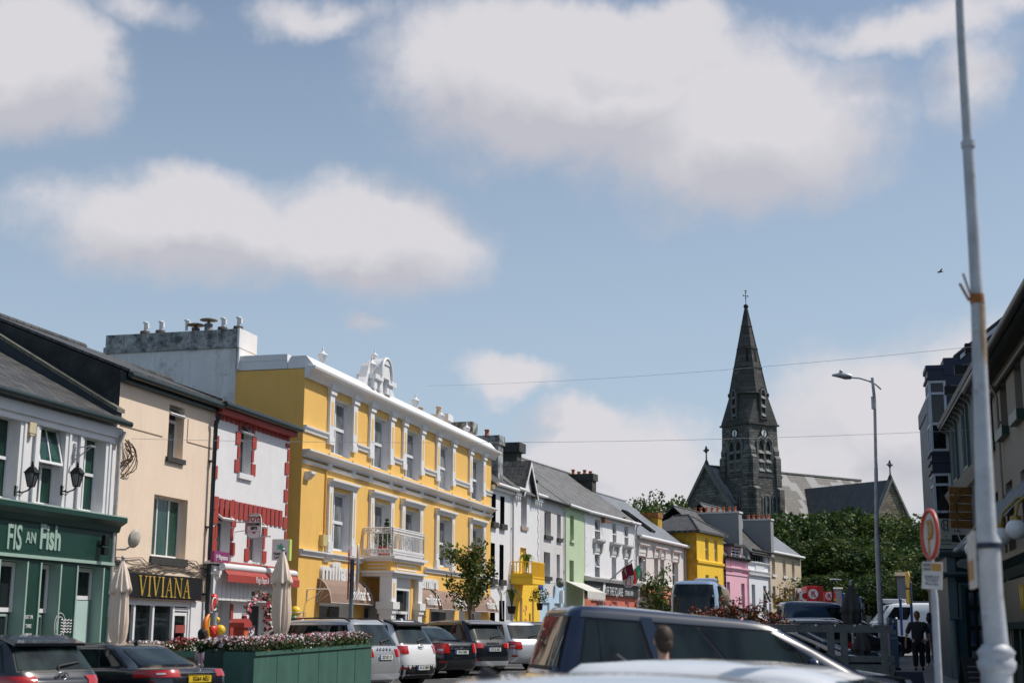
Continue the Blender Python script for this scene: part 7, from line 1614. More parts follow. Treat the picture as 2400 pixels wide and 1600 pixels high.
for px in (2021,2050): 
    x=at(px,122,1487).x-at(1962,122,1487).x; zb=at(px,122,1440).z-GZ(30,122); b.prism([(x-.35,-.04,0),(x+.35,-.04,0),(x+.3,-.04,zt*.55),(x,-.04,zt*.8),(x-.3,-.04,zt*.55)],(0,.035,0))
b.build('stone_arch',stone,o)
block('water_tank_block','small pale square chimney block above the low white building beside the red signs',1960,1976,1381,118,1.6,mat('pale_concrete',(.42,.42,.42),.85,.15),mroof=mat('pale_concrete',(.42,.42,.42)),roofh=.2,cat='chimney block')
o,w_,zt=block('gate_lodge','grey stone lodge with a shallow orange roof beside the dark tree on the right',2108,2128,1352,98,5,mat('pale_grey_stone',(.20,.205,.22),.85,.12,1.2),mroof=mat('orange_roof_tiles',(.13,.09,.06),.8,.3),roofh=.45)
MB().box(-.2,w_+5,-.12,-.02,zt*.50,zt*.50+.25).build('blue_band',navy,o); MB().box(w_,w_+5,.5,5,-1,zt*.62).build('side_wing',mat('pale_grey_stone',(.2,.205,.22)),o)
block('shed','low grey shed roof between the beige house and the red petrol sign',1876,1893,1391,121,4,greyrender,mroof=mat('grey_sheet_roof',(.22,.21,.21),.7),roofh=.55,cat='shed')
# ================================================================== flags on the restaurant
def flag(lab,h_,k,base,tip,out,pts,mats_fn,extra=None): pass
hr=[o for o in scene.objects if o.get('label','').startswith('white three bay restaurant')][0]
def wpt(pl,k,x,y,out): q,z=pl.hit(*z_(k,x,y),out); p=pl.pt(q,out); return Vector((p.x,p.y,z))
def cloth(P0,du,dv,nu,nv,mats,fn,name,parent,wob=.10,drop=.0):
    b=MB(); vs=[]
    n=du.cross(dv).normalized()
    for j in range(nv+1):
        for i in range(nu+1): u,v=i/nu,j/nv; vs.append(P0+du*u+dv*v+n*wob*math.sin(u*7+v*3)*(.3+v)+Vector((0,0,-drop*u*v)))
    for j in range(nv):
        for i in range(nu): a=j*(nu+1)+i; b.add([vs[a],vs[a+1],vs[a+nu+2],vs[a+nu+1]],[(0,1,2,3)],fn((i+.5)/nu,(j+.5)/nv),True)
    return b.build(name,mats,parent)
mar=mat('maroon_cloth',(.16,.008,.035),.8); wht=mat('white_cloth',(.70,.68,.70),.8); gcl=mat('green_cloth',(.02,.20,.10),.8); rcl=mat('red_cloth',(.60,.05,.03),.8); bcl=mat('blue_cloth',(.03,.05,.25),.8)
b0=wpt(F3,'H',1612,395,.15); t0=wpt(F3,'H',1895,145,1.9)
root=thing('flag','maroon and white flag on a slanted pole, left of the red and green flag','flag',tuple(b0)); 
MB().tube([(0,0,0),t0-b0],[.05,.035],8).build('flagpole',metal,root)
c0=wpt(F3,'H',1882,165,1.8)-b0; c1=wpt(F3,'H',1755,275,1.0)-b0; c2=wpt(F3,'H',1905,440,1.5)-b0; c3=wpt(F3,'H',1825,455,1.0)-b0
def maroonfn(u,v): 
    if v<.52: return 1 if (abs(u-.55)<.12 and abs(v-.25)<.15 and (int(u*30)+int(v*30))%2) else 0
    if abs(u-.5)<.36 and abs(v-.75)<.17: 
        e=max(abs(u-.5)/.36,abs(v-.75)/.17); return 2 if e>.8 else (3 if abs(u-.45)<.12 and abs(v-.75)<.07 else 1)
    return 1
b=MB(); nu,nv=20,28; vs=[]
for j in range(nv+1):
    for i in range(nu+1):
        u,v=i/nu,j/nv; a=c0.lerp(c1,u); e=c2.lerp(c3,u); p=a.lerp(e,v); p=p+Vector((.08*math.sin(u*8+v*4),.12*math.sin(u*6+v*5),0)); vs.append(p)
for j in range(nv):
    for i in range(nu): a=j*(nu+1)+i; b.add([vs[a],vs[a+1],vs[a+nu+2],vs[a+nu+1]],[(0,1,2,3)],maroonfn((i+.5)/nu,(j+.5)/nv),True)
b.build('flag_cloth',[mar,wht,bcl,rcl],root)
b0=wpt(F3,'H',1755,410,.15); t0=wpt(F3,'H',2022,150,2.0); root=thing('flag','red, green and white flag hanging on a slanted pole, right of the maroon flag','flag',tuple(b0)); MB().tube([(0,0,0),t0-b0],[.05,.035],8).build('flagpole',metal,root)
c0=wpt(F3,'H',2015,165,1.9)-b0; c1=wpt(F3,'H',1890,280,1.2)-b0; c2=wpt(F3,'H',1940,410,1.6)-b0; c3=wpt(F3,'H',1895,412,1.2)-b0
b=MB(); vs=[]
for j in range(nv+1):
    for i in range(nu+1):
        u,v=i/nu,j/nv; a=c0.lerp(c1,u); e=c2.lerp(c3,u); p=a.lerp(e,v); p=p+Vector((.05*math.sin(u*8+v*4),.10*math.sin(u*6+v*5),0)); vs.append(p)
for j in range(nv):
    for i in range(nu):
        a=j*(nu+1)+i; u,v=(i+.5)/nu,(j+.5)/nv; s=(1-u)*.6+(1-v)*.55; b.add([vs[a],vs[a+1],vs[a+nu+2],vs[a+nu+1]],[(0,1,2,3)],2 if (s>.92 and u<.25) else (1 if s>.62 or (u<.35 and v<.6) else 0),True)
b.build('flag_cloth',[rcl,gcl,wht],root)
# ================================================================== hanging signs on the right
def board(name,lab,px0,px1,py0,py1,Y,th,m,cat='sign',yaw=8):
    P=at((px0+px1)/2,Y,(py0+py1)/2); w_=at(px1,Y,py0).x-at(px0,Y,py0).x; hh=at(px0,Y,py0).z-at(px0,Y,py1).z
    root=thing(name,lab,cat,(P.x,Y,P.z-hh/2),R(yaw)); return root,w_,hh
root,w_,hh=board('wooden_sign','brown slatted wooden sign with a burnt ring beside the near lamp post',2224,2306,1140,1238,40,.05,None)
wood=mat('brown_sign_timber',(.24,.11,.025),.7,.4,4,.2)
for k in range(5): MB().box(-w_/2,w_/2,0,.04,hh*k/5+.012,hh*(k+1)/5-.012).build('slat',wood,root,bevel=.004)
MB().tube([(w_*.02+w_*.33*math.cos(t*.21),-.01,hh/2+w_*.33*math.sin(t*.21)) for t in range(31)],.012,6).build('burnt_ring',sillblack,root); MB().box(-w_*.3,-w_*.26,.041,.07,0,hh).box(w_*.3,w_*.34,.041,.07,0,hh).tube([(w_/2,.05,hh*.9),(w_/2+1.2,.4,hh*.9)],.025,6).build('sign_frame',black,root)
root,w_,hh=board('hotel_sign','pale square hanging hotel sign with interlocked CH letters below the wooden sign',2195,2238,1214,1285,44,.05,None)
pl_=mat('pale_sign_board',(.50,.50,.43),.5); MB().box(-w_/2,w_/2,0,.05,0,hh).build('board',pl_,root); MB().box(-w_/2-.02,w_/2+.02,-.01,.06,hh+.002,hh+.05).box(-w_/2-.02,w_/2+.3,.0,.05,-.06,-.002).tube([(-w_/2,.02,hh+.05),(0,.02,hh+.35),(w_/2,.02,hh+.05)],.012,5).tube([(w_/2,.02,hh*.6),(w_/2+1.5,.3,hh*.6)],.03,5).build('frame',black,root)
b=MB(); cz=hh*.78; b.tube([(-.0+.13*math.cos(.7+t*.25),-.012,cz+.15*math.sin(.7+t*.25)) for t in range(20)],.010,5)
for x in (-.05,.07): b.box(x-.008,x+.008,-.015,-.001,cz-.19,cz+.19)
b.box(-.05,.07,-.015,-.001,cz-.008,cz+.008); b.build('monogram',black,root); text('THE',.05,black,root,(0,-.01,hh*.40),ext=.002); text('CENTRAL',.11,black,root,(0,-.01,hh*.27),sx=.95,ext=.002); text('IRISH HOTEL',.06,black,root,(0,-.01,hh*.15),ext=.002)
root,w_,hh=board('coffee_sign','flat black coffee sign below the wooden sign, left of the globe lamps',2230,2300,1253,1270,39,.05,None); MB().box(-w_/2,w_/2,0,.05,0,hh).build('board',black,root,bevel=.01); text('COFFEE',.15,mat('faint_sign_letters',(.10,.11,.11)),root,(-.02,-.01,hh/2),ext=.003,space=1.25); MB().tube([(w_/2,.02,hh/2),(w_/2+1,.3,hh/2)],.025,5).build('sign_arm',black,root)
# teal corner shopfront that stands forward of the hotel
P0=at(2203,36.5,1487); g=GZ(P0.x,36.5); root=thing('shopfront','teal projecting shopfront with grey mouldings and a dark glazed door at lower right','shop',(P0.x,36.5,g),R(0)); SX=lambda px,Y=36.5:at(px,Y,1400).x-P0.x; SZ=lambda py:at(2250,36.5,py).z-g
wS=SX(2325); x0=SX(2222); b=MB(); 
d0=(SX(2262),SX(2312)); b.grid(x0,wS,-.3,SZ(1292),0,[(d0[0],d0[1],-.2,SZ(1378),.15)]); ex,ey=x0+3.0*.2113,2.93; gx,gy=ex+.35+4*.2113,ey+3.9; b.quad((x0,0,-.3),(x0,0,SZ(1292)),(ex,ey,SZ(1292)),(ex,ey,-.3)); b.quad((ex,ey,-.3),(ex,ey,SZ(1292)),(ex+.35,ey-.08,SZ(1292)),(ex+.35,ey-.08,-.3)); b.quad((ex+.35,ey,-.3),(ex+.35,ey,SZ(1300)),(gx,gy,SZ(1300)),(gx,gy,-.3)); b.quad((x0,0,SZ(1292)),(wS,0,SZ(1292)),(wS,4,SZ(1292)),(ex,ey,SZ(1292))); b.build('wall',teal,root)
b=MB()
def mold_(za,zb,pr):
    b.mould([(.0,za),(-pr*.5,za),(-pr,zb-.05),(-pr,zb),(0,zb)],x0-pr*.7,wS)
    pts=[(x0-.001,0,za),(x0-pr*.7,-pr,zb-.03),(x0-pr*.7,-pr,zb),(x0,0,zb)]; b.prism([(x0,0,za),(x0-pr,-.0,zb),(x0,0,zb)],(ex-x0,ey,0)); b.prism([(ex+.35,ey,za),(ex+.35-pr,ey,zb),(ex+.35,ey,zb)],(gx-ex-.35,gy-ey,0))
mold_(SZ(1305),SZ(1290),.35); mold_(SZ(1352),SZ(1341),.35)
for i in range(26): x=x0+.1+i*(wS-x0-.1)/26; b.box(x,x+.07,-.2,-.12,SZ(1358),SZ(1353))
xa,xb_=SX(2245),SX(2316); 
for a,c,e,f in ((xa,xa+.07,SZ(1446),SZ(1370)),(xa,xb_,SZ(1370),SZ(1366)),(x0+.15,xa+.07,SZ(1451),SZ(1446))): b.box(a,c,-.06,-.002,e,f); 
b.tube([(x0+.05,-.1,SZ(1452)),(x0+.08,-.1,-.1)],.09,10); b.box(x0-.02,x0+.2,-.1,-.002,SZ(1292),SZ(1450)); b.box(x0-.3,x0+.0,.3,.5,-.3,-.0)
b.build('moulding',tealtrim,root)
fr=MB(); pn=MB(); a,c=d0; zt=SZ(1378); fr.box(a,a+.1,.04,.1,-.2,zt); fr.box(c-.1,c,.04,.1,-.2,zt); 
for py in (1382,1423,1470,1518): fr.box(a+.1,c-.1,.04,.1,SZ(py)-.05,SZ(py)+.05)
fr.box((a+c)/2-.04,(a+c)/2+.04,.045,.095,.1,zt-.05); fr=fr.build('door',black,root); MB().box(a+.05,c-.05,.06,.075,-.2,zt-.03).build('pane',glassmat('curtained_door_glass',(.03,.05,.09),(.16,.19,.24),2.5),fr)
P=Vector((SX(2270),-.25,SZ(1322))); b=MB(); b.prism([(P.x-.30,-.3,P.z+.04),(P.x-.26,-.3,P.z-.08),(P.x-.1,-.3,P.z-.13),(P.x+.35,-.3,P.z-.13),(P.x+.35,-.3,P.z+.0),(P.x+.05,-.3,P.z+.13),(P.x-.2,-.3,P.z+.13)],(0,.2,0)); b.build('cctv_housing',mat('pale_grey_trim',(.36,.37,.36)),root); MB().tube([(P.x-.3,-.2,P.z+.9),(P.x+.0,-.2,P.z+.1)],.015,5).build('stay_wire',pipe,root)
# A-boards and low dark block at the kerb
def aboard(lab,px0,px1,pyt,Y,m,inner=None):
    P=at((px0+px1)/2,Y,1487); g=GZ(P.x,Y); w_=(at(px1,Y,1487).x-at(px0,Y,1487).x)/2; H=at(px0,Y,pyt).z-g; root=thing('sandwich_board',lab,'sandwich board',(P.x,Y,g))
    for s in (-1,1): MB().prism([(-w_,s*.35,-.02),(w_,s*.35,-.02),(w_,s*.03,H),(-w_,s*.03,H)],(0,s*.03,0)).build('board',m,root,bevel=.005)
    if inner:
        b=MB(); r=random.Random(3)
        for k in range(9): zz=H-.14-k*H*.095; y=-.03-(.32)*(H-zz)/H-.035; b.box(-w_*.75,w_*r.uniform(.1,.75),y-.004,y,zz-.012,zz+.012)
        b.build('chalk_line',inner,root)
    return root
aboard('dark chalk board with faint writing beside the foot of the near lamp post',2248,2315,1540,24,mat('blackboard',(.012,.012,.013),.8,.3),mat('faint_chalk',(.14,.14,.14)))
aboard('low dark board top at the bottom edge below the walking man',2094,2156,1573,26,mat('dark_blue_board',(.008,.012,.035),.6,.3))
# ticket machine
P=at(2092,43,1487); g=GZ(P.x,43); root=thing('ticket_machine','blue grey parking ticket machine with a white P left of the walking man','ticket machine',(P.x,43,g)); zt=at(2092,43,1446).z-g; w_=.125
tm=mat('blue_grey_machine',(.08,.13,.19),.5,.1); b=MB(); b.prism([(-w_,-.12,.1),(w_,-.12,.1),(w_,-.12,zt-.06),(-w_+.05,-.12,zt),(-w_,-.12,zt-.03)],(0,.28,0)); b.build('cabinet',tm,root,bevel=.015); MB().box(-w_-.04,w_+.04,-.14,.2,-.1,.1).build('plinth',black,root)
text('P',.15,trim,root,(.0,-.13,zt-.14),ext=.002,bold=.003); MB().box(-.09,.09,-.127,-.121,zt-.34,zt-.25).build('display',mat('machine_display',(.02,.08,.35),.2),root); MB().box(-.09,.09,-.127,-.121,zt-.62,zt-.57).box(-.085,.06,-.127,-.121,zt-.47,zt-.38).build('instruction_label',mat('machine_label',(.22,.28,.32)),root)
# ================================================================== overhead wires and bird
wire=mat('overhead_wire',(.40,.40,.42),.6)
def overhead(lab,A,B,sag,r):
    b=MB(); b.tube([tuple(A.lerp(B,t/24)+Vector((0,0,-sag*4*(t/24)*(1-t/24)))) for t in range(25)],r,5); o=b.build('overhead_cable',wire); tag(o,lab,'cable','cables strung across the square')
A=F1.pt(52,-.0); overhead('upper thin cable strung from the yellow building to the right hand houses',Vector((*F1.pt(54,.2),F1.hit(960,888)[1])),at(2378,34,802),.2,.005)
overhead('lower thin cable strung across the square in front of the church tower',Vector((*F1.pt(31,.2),F1.hit(325,1037)[1])),at(2392,36,1001),.22,.005)
P=at(2203,60,638); root=thing('bird','tiny dark bird flying left of the near lamp post','bird',tuple(P)); b=MB(); b.tube([(-.13,0,0),(-.05,0,.01),(.08,0,.03),(.16,0,.03)],[.008,.035,.03,.006],8); b.add([(-.03,0,.02),(.05,0,.03),(.04,-.28,.10),(-.06,-.32,.06)],[(0,1,2,3)]); b.add([(-.03,0,.02),(.05,0,.03),(.10,.28,.07),(0,.32,.02)],[(0,1,2,3)]); b.build('body',black,root)
# ================================================================== toys, balloons, kiosk, flower arch outside the red and white shop
def onF(k,x,y,out): q,z=F1.hit(*z_(k,x,y),out); p=F1.pt(q,out); return Vector((p.x,p.y,z))
P=onF('R',965,1200,1.9); g=GZ(P.x,P.y); root=thing('post_box','red freestanding box with a pitched cap and orange panel outside the red and white shop','kiosk',(P.x,P.y,g),R(90-14.8)); 
H=onF('R',990,775,1.9).z-g; b=MB(); b.box(-.14,.14,-.14,.14,0,H-.2); b.build('cabinet',red,root,bevel=.015); MB().prism([(-.24,-.2,H-.22),(.24,-.2,H-.22),(.22,-.2,H-.1),(.06,-.2,H),(-.06,-.2,H),(-.22,-.2,H-.1)],(0,.4,0)).build('cap',red,root,bevel=.01); MB().box(-.12,.11,-.16,-.142,.4,H-.30).build('orange_panel',mat('orange_poster',(.55,.12,.05),.5,.2,14),root)
P=onF('R',1330,1100,1.0); g=GZ(P.x,P.y); root=thing('flower_arch','arch wound with pink, white and red artificial flowers at the shop door','arch',(P.x,P.y,g),R(90-14.8)); xl=-1.05; H=onF('R',1330,330,1.0).z-g; b=MB(); pts=[(xl,0,0),(xl,0,H*.7),(xl*.75,0,H*.88),(xl*.3,0,H),(.3,0,H*.98),(.75,0,H*.9),(1.0,0,H*.72),(1.0,0,0)]; b.tube(pts,.03,6); b.build('frame',trim,root)
b=MB(); r=random.Random(6)
for i in range(len(pts)-1):
    a,c=Vector(pts[i]),Vector(pts[i+1]); n=max(2,int((c-a).length/.09))
    for k in range(n):
        p=a.lerp(c,k/n)+rnd_unit(r)*.06; 
        for _ in range(12):
            u=rnd_unit(r); q_=p+u*r.uniform(.02,.13); aa=u.orthogonal()*.045; d=u.cross(aa); b.add([q_-aa,q_+d,q_+aa,q_-d],[(0,1,2,3)],r.choices((0,1,2,3,4,5),(3,4,3,4,2,2))[0])
for k in range(60):
    p=Vector((.25+r.uniform(-.12,.12),-.1,H*.25+k*H*.011)); 
    for _ in range(9): u=rnd_unit(r); q_=p+u*r.uniform(.02,.14); aa=u.orthogonal()*.045; d=u.cross(aa); b.add([q_-aa,q_+d,q_+aa,q_-d],[(0,1,2,3)],r.choices((0,1,2,3,4,5),(3,4,4,3,2,2))[0])
b.build('flowers',fm,root)
P=onF('R',350,1000,1.3); g=GZ(P.x,P.y); root=thing('toy_display','tall rack of bright orange, red and yellow beach toys beside the black downpipe','toy rack',(P.x,P.y,g),R(90-14.8)); org=mat('toy_orange',(.75,.20,.02),.4); yel=mat('toy_yellow',(.80,.50,.02),.4); rdt=mat('toy_red',(.60,.03,.02),.4); blt=mat('toy_blue',(.02,.12,.40),.4); grt=mat('toy_green',(.05,.35,.12),.4)
MB().tube([(.1,0,0),(.1,0,2.35)],.02,6).tube([(-.15,0,1.75),(.3,0,1.75)],.015,5).build('rack',metal,root); hz=lambda y:onF('R',350,y,1.3).z-g
b=MB(); b.tube([(-.25,-.1,hz(1120)),(-.33,-.1,hz(950)),(-.28,-.1,hz(800)),(-.12,-.1,hz(700))],[.05,.075,.06,.03],10); b.build('inflatable_tube',org,root); b=MB(); b.tube([(-.20,-.16,hz(1100)),(-.26,-.16,hz(930)),(-.2,-.16,hz(760))],.022,6); b.build('yellow_stripe',yel,root)
b=MB(); z=hz(1000); b.ball((.18,-.1,z),.20,n=12,sc=(1,.6,.9)); b.build('inflatable_ring',rdt,root); MB().ball((.27,-.24,z+.03),.13,n=12).build('sun_face',yel,root)
b=MB(); b.ball((.32,0,hz(395)),.13,n=10,sc=(1,.8,1)).tube([(.3,0,hz(430)),(.22,0,hz(520)),(.15,0,hz(620))],[.10,.09,.05],8); b.build('soft_toy',rdt,root); MB().tube([(.2+.14*math.cos(t*.5),-.08,hz(500)+.16*math.sin(t*.5)) for t in range(12)],.018,5).build('white_rope',trim,root)
MB().tube([(.15,-.1,hz(660)),(.15,-.1,hz(900))],[.10,.09],8).build('net_bag',mat('net_bag_grey',(.3,.32,.33),.6),root); MB().ball((.2,-.18,hz(790)),.07,n=8).build('ball_toy',yel,root); MB().tube([(.1,-.12,hz(830)),(.2,-.12,hz(930))],.04,6).build('spade',blt,root)
P=onF('R',1960,800,.8); g=GZ(P.x,P.y); root=thing('balloon_basket','wire basket of coloured balls between the second cream parasol and the yellow building','basket',(P.x,P.y,g),R(90-14.8)); hz=lambda y:onF('R',1960,y,.8).z-g
b=MB(); z0,z1=hz(860),hz(660)
for i in range(12): a=2*math.pi*i/12; b.tube([(.38*math.cos(a),.3*math.sin(a),0),(.38*math.cos(a),.3*math.sin(a),z1)],.008,4)
for z in (z0,(z0+z1)/2,z1): b.tube([(.38*math.cos(t*.524),.3*math.sin(t*.524),z) for t in range(13)],.01,4)
b.build('wire_frame',metal,root)
for x,z,c,rr in ((-.05,z1+.02,yel,.17),(.0,hz(740),mat('pearl_toy',(.5,.5,.45)),.16),(-.02,hz(830),blt,.18),(-.15,hz(780),grt,.12)): MB().ball((x,-.05,z),rr,n=14).build('ball',c,root)
for lab,x,y,c,rr in (('yellow balloon beside the second cream parasol',1895,950,yel,.20),('copper coloured balloon right of the yellow balloon',2055,875,mat('copper_balloon',(.55,.22,.12),.3),.22)):
    p=onF('R',x,y,1.3); o=thing('balloon',lab,'balloon',tuple(p)); MB().ball((0,0,0),rr,n=18,sc=(1,1,1.05)).lathe([(.005,-rr*1.02),(.03,-rr*1.15)],0,0,8).build('balloon_skin',c,o); MB().tube([(0,0,-rr),(0.03,0,GZ(p.x,p.y)-p.z)],.004,4).build('string',trim,o)
P=onF('R',1130,1050,.9); g=GZ(P.x,P.y); root=thing('poster_stand','dark poster stand with pink and white prints left of the flower arch','stand',(P.x,P.y,g),R(90-14.8)); MB().box(-.35,.3,-.03,.03,.1,1.55).build('panel',mat('dark_print',(.05,.05,.06),.5,.5,8),root); b=MB(); r=random.Random(2)
for k in range(26): x=r.uniform(-.3,.25); z=r.uniform(.5,1.5); b.box(x-.04,x+.04,-.035,-.031,z-.03,z+.03,r.choice((0,1)))
b.build('prints',[fm[3],trim],root)
# plants on balconies and walls
def potted(lab,P,pot,fol,H,Rr,mats,pr=.16,ph=.3,shape='ball',seed=1,n=320,size=.08):
    root=thing('potted_plant',lab,'plant',tuple(P)); MB().lathe([(pr*.75,0),(pr,ph),(pr*1.08,ph),(pr*1.08,ph+.04)],0,0,14).build('pot',pot,root); r=random.Random(seed); b=MB(); b.tube([(0,0,ph-.05),(0,0,ph+H*.6)],.02,5,m=0)
    if shape=='ball': leaves(b,r,(0,0,ph+H*.5),Rr,n,size,mats,.3,(1,1,H*.5/Rr))
    elif shape=='cone':
        for k in range(8): leaves(b,r,(0,0,ph+.1+H*k/8),Rr*(1-k/9),n//7,size,mats,.2,(1,1,.6))
    else:
        for k in range(70):
            a=r.uniform(0,6.3); l=r.uniform(.5,1); e=Vector((Rr*l*math.cos(a),Rr*l*math.sin(a),ph+H*(1-.6*l*l))); m=Vector((e.x*.4,e.y*.4,ph+H*.8)); w_=Vector((-math.sin(a),math.cos(a),0))*.025
            b.add([Vector((0,0,ph))-w_,Vector((0,0,ph))+w_,m+w_,m-w_],[(0,1,2,3)],0); b.add([m-w_,m+w_,e],[(0,1,2)],r.choice((0,1)))
    b.build('foliage',[m[0] for m in mats],root)
def B4w(x,y,z): p=B4.pl.pt(B4.q0+x,-y); return Vector((p.x,p.y,B4.zb+z))
potted('round clipped shrub in a red pot on the white balcony, left of the taller one',B4w(p0+.55,-.55,zpt+.15),red,lf,.60,.32,[(lf[1],5),(lf[0],1)],seed=3,n=700,size=.05)
potted('taller conical shrub on the white balcony',B4w(p0+1.15,-.5,zpt+.15),terracotta,lf,1.05,.34,[(lf[1],5),(lf[0],2)],shape='cone',seed=4,n=800,size=.055)
hB,xb0,xb1,zb0=BALC
def HW(h_,x,y,z): p=h_.pl.pt(h_.q0+x,-y); return Vector((p.x,p.y,h_.zb+z))
potted('spiky green plant on the yellow balcony',HW(hB,xb0+.7,-.6,zb0+.22),terracotta,lf,1.15,.6,[(leafmat('spiky_yellow_green',(.22,.30,.03)),1),(lf[2],1)],shape='spiky',seed=5)
p=wpt(F2,'H',560,740,1.0); potted('green fern like hanging plant left of the yellow ground floor',p,black,lf,1.0,.55,[(lf[2],3),(lf[0],2)],shape='spiky',seed=6,pr=.2,ph=.3)
p=wpt(F2,'H',870,700,1.0); potted('flowering hanging plant right of the yellow ground floor',p,black,lf,.8,.5,[(lf[0],3),(lf[1],3)],seed=7,n=420,size=.09)
# ================================================================== people
skinL=mat('fair_skin',(.52,.30,.22),.6,.04); skinD=mat('dark_brown_skin',(.06,.03,.02),.5,.05); hairB=mat('brown_hair',(.045,.025,.015),.7,.3,30); hairR=mat('reddish_hair',(.20,.08,.035),.7,.3,30); hairK=mat('black_hair',(.01,.008,.008),.7,.3,30)
def skinmesh(name,verts,edges,radii,m,parent,root=0,lvl=1):
    me=bpy.data.meshes.new(name); me.from_pydata([tuple(v) for v in verts],edges,[]); me.materials.append(m)
    o=bpy.data.objects.new(name,me); scene.collection.objects.link(o); o.parent=parent
    s=o.modifiers.new('skin','SKIN'); s.use_smooth_shade=True
    ly=me.skin_vertices[0] if me.skin_vertices else None
    if ly is None:
        bpy.context.view_layer.objects.active=o; ly=me.skin_vertices[0]
    for i,r_ in enumerate(radii): ly.data[i].radius=(r_,r_) if not isinstance(r_,tuple) else r_; ly.data[i].use_root=(i==root)
    u=o.modifiers.new('subdivision','SUBSURF'); u.levels=lvl; u.render_levels=lvl+1; return o
def person(label,loc,yaw,H=1.72,skin=skinL,hair=hairB,top=black,legs=black,shoes=black,hairlen=0,stride=.12,arms=((-.06,.05),(.06,.05)),seated=False,build=1.0,short=True,long_hair=False):
    k=H/1.72; root=thing('person',label,'person',loc,yaw); B_=build
    # faces +y local
    hipz=.90; shz=1.40
    if seated: hipz=.48; shz=1.02
    V=[];E_=[];Rr=[]
    def a(v,r_,p=None): V.append(Vector(v)*k); Rr.append(r_*k if not isinstance(r_,tuple) else tuple(x*k for x in r_)); i=len(V)-1; (E_.append((p,i)) if p is not None else None); return i
    pel=a((0,0,hipz),.13*B_); wa=a((0,0,hipz+.18),.125*B_,pel); chs=a((0,.0,shz-.14),.145*B_,wa); nk0=a((0,0,shz+.02),.07,chs); nk=a((0,.01,shz+.10),.052,nk0); hd=a((0,.02,shz+.17),.065,nk); hd2=a((0,.02,shz+.24),.082,hd); a((0,.015,shz+.31),.055,hd2)
    hands=[]
    for s,(ax,ay) in zip((-1,1),arms):
        sh=a((s*.17*B_,0,shz-.03),.055*B_,chs); el=a((s*(.24*B_+abs(ax)*.4),-.03+ay*.2,shz-.32),.042,sh); wr=a((s*(.24*B_+abs(ax)),ay+.04,shz-.56),.027,el); pm__=a((s*(.24*B_+abs(ax)),ay+.06,shz-.64),.032,wr); hands.append(pm__)
        for f in range(4): q1=a((s*(.24*B_+abs(ax))+(-.024+.016*f)*1.0,ay+.075,shz-.69-.012*(f in(1,2))),.0095,pm__); a((s*(.24*B_+abs(ax))+(-.024+.016*f),ay+.085,shz-.735-.012*(f in(1,2))),.008,q1)
        t1=a((s*(.24*B_+abs(ax))-s*.03,ay+.09,shz-.645),.011,pm__); a((s*(.24*B_+abs(ax))-s*.035,ay+.115,shz-.685),.009,t1)
    for s in (-1,1):
        st=stride*s
        if seated: hp=a((s*.09,0,hipz-.02),.09,pel); kn=a((s*.12,.42,hipz),.065,hp); an=a((s*.12,.42,.09),.045,kn); a((s*.12,.56,.04),.04,an)
        else: hp=a((s*.09,0,hipz-.06),.095*B_,pel); kn=a((s*.10,st*.6+.02,.50),.062,hp); an=a((s*.10,st,.10),.042,kn); a((s*.11,st+.14,.045),.036,an)
    body=skinmesh('body',V,E_,Rr,skin,root); V=list(V); Rr=list(Rr)
    # clothes follow the same skeleton, slightly larger
    def sub(name,chain,m,grow):
        vs=[V[i] for i in chain[0]]; es=chain[1]; rr=[Rr[i]+grow*k for i in chain[0]]; return skinmesh(name,vs,es,rr,m,root)
    V.append(Vector((0,0,hipz-.10))*k); Rr.append(.145*B_*k); n=len(V); V.append(Vector((0,0,hipz+.07))*k); Rr.append(.14*B_*k); low=n-1; up_=n
    armL=8; per=3+1+8+2
    iA=8; iB=8+14; iL=8+28; 
    sub('shirt',([low,1,2,3,iA,iA+1,iB,iB+1],[(0,1),(1,2),(2,3),(2,4),(4,5),(2,6),(6,7)]),top,.030)
    sub('trousers',([0,iL,iL+1,iL+2,iL+4,iL+5,iL+6,up_],[(0,1),(1,2),(2,3),(0,4),(4,5),(5,6),(0,7)]),legs,.034)
    for q_ in (iL+3,iL+7):
        e=V[q_]; MB().ball((e.x,e.y-.03,e.z+.0),.055*k,n=10,sc=(.8,2.1,.8)).build('shoe',shoes,root)
    hz_=(shz+.245)*k; b=MB(); b.ball((0,.0,hz_+.012),.103*k,n=26,sc=(.88,1.0,1.12)); b.ball((0,-.035,hz_-.045),.085*k,n=20,sc=(.95,.75,.95)); rj=random.Random(5); b.v=[(v[0]+rj.uniform(-.004,.004),v[1]+rj.uniform(-.005,.005),v[2]+rj.uniform(-.005,.006)) for v in b.v]
    if long_hair: b.ball((0,-.03,hz_-.08),.11*k,n=12,sc=(1.05,.8,1.3))
    hr_=b.build('hair',hair,root,(0,-.012,.012))
    # face, looking towards +y
    b=MB(); y=.10*k; b.prism([(-.012,y-.005,hz_-.035),(.012,y-.005,hz_-.035),(0,y-.01,hz_+.01)],(0,.024,0)); b.tube([(-.024,y-.008,hz_-.062),(0,y-.002,hz_-.066),(.024,y-.008,hz_-.062)],.005,5); b.build('face',skin,root)
    b=MB()
    for s in (-1,1): b.ball((s*.03,y-.018,hz_+.008),.011,n=8)
    b.build('eyes',black,root); b=MB()
    for s in (-1,1): b.ball((s*.083*k,.015,hz_-.01),.024,n=8,sc=(.5,1,1.4))
    b.build('ears',skin,root); return root
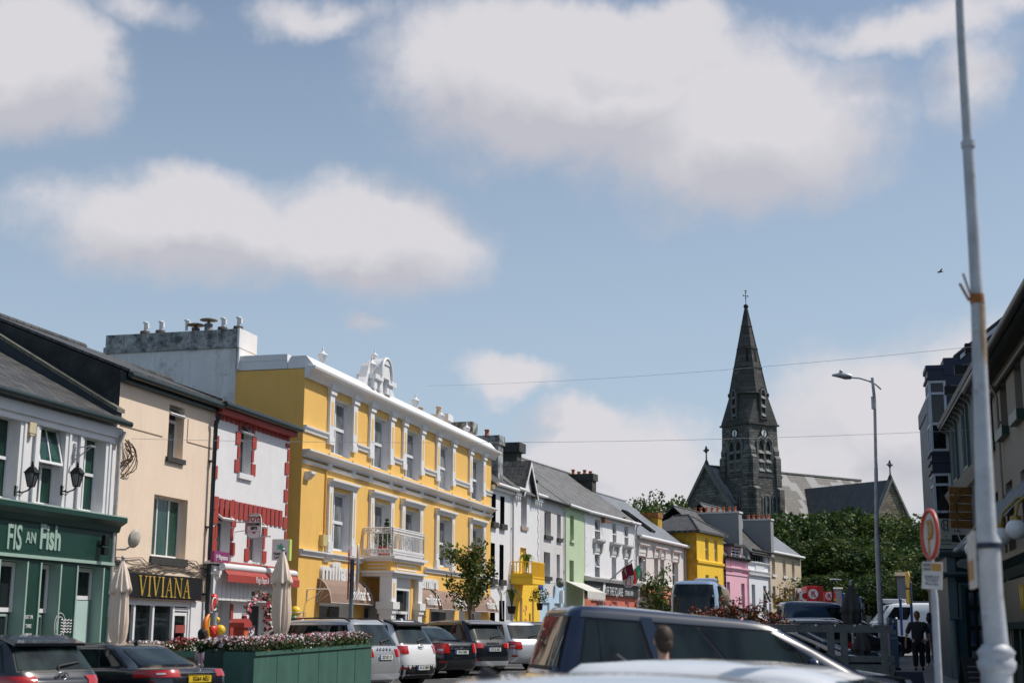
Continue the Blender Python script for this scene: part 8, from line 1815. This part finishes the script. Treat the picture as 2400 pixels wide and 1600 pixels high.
def stand(px,Y,yaw,label,**k): P=at(px,Y,1487); g=GZ(P.x,Y)+(.03 if px>2100 else 0); return person(label,(P.x,Y,g),yaw,**k)
stand(2151,42.5,R(-14),'man in a dark shirt and dark trousers walking away on the right pavement',H=1.64,skin=skinL,hair=hairR,top=mat('charcoal_shirt',(.022,.022,.026),.9),legs=mat('near_black_trousers',(.010,.010,.012),.9),build=1.25,arms=((-.07,.02),(.07,.06)),stride=.10)
stand(2180,45.5,R(-14),'person in a dark blue jacket and white shoes walking beside the man',H=1.60,hair=hairK,top=mat('dusty_blue_jacket',(.05,.07,.11),.9),legs=mat('dark_jeans',(.012,.014,.022),.9),shoes=white,long_hair=True,build=.95,stride=-.14)
P=at(1555,12.2,1512); g=GZ(P.x,12.2); Hh=at(1555,12.2,1481).z-g
person('person with short brown hair seen from behind in front of the blue people carrier',(P.x,12.2,g),R(6),H=Hh,hair=hairB,top=mat('pale_shirt',(.35,.37,.42),.9),legs=black)
P=at(463,31,1487); g=GZ(P.x,31); Hs=(at(470,31,1468).z-g); 
person('seated woman with black hair and a pale pink top behind the white flowers',(P.x+.12,31,g+Hs-1.43),R(-62),H=1.72,skin=skinD,hair=hairK,top=mat('pale_pink_top',(.62,.42,.48),.9),legs=black,seated=True,long_hair=False)
P=at(1894,39,1487); P=at(1818,49,1487); g=GZ(P.x,49); person('person in a bright pink shirt beside the raised tailgate',(at(1818,43,1487).x,43,GZ(15,43)-.08),R(-80),H=1.62,skin=skinL,hair=hairR,top=mat('bright_pink_shirt',(.62,.12,.22),.9),legs=black,build=1.1)
MB_chair=None
P=at(463,31,1487); g=GZ(P.x,31); root=thing('chair','dark chair under the seated woman','chair',(P.x+.12,31,g+Hs-1.43),R(-62)); MB().box(-.22,.22,-.24,.22,.33,.37).build('seat',plastic,root); MB().box(-.22,.22,-.27,-.23,.37,.8).build('backrest',plastic,root)
for a_,c_ in ((-1,-1),(1,-1),(1,1),(-1,1)): MB().tube([(a_*.2,c_*.2,-.3),(a_*.2,c_*.2,.33)],.014,5).build('leg',metal,root)
print('objects',len(scene.objects))
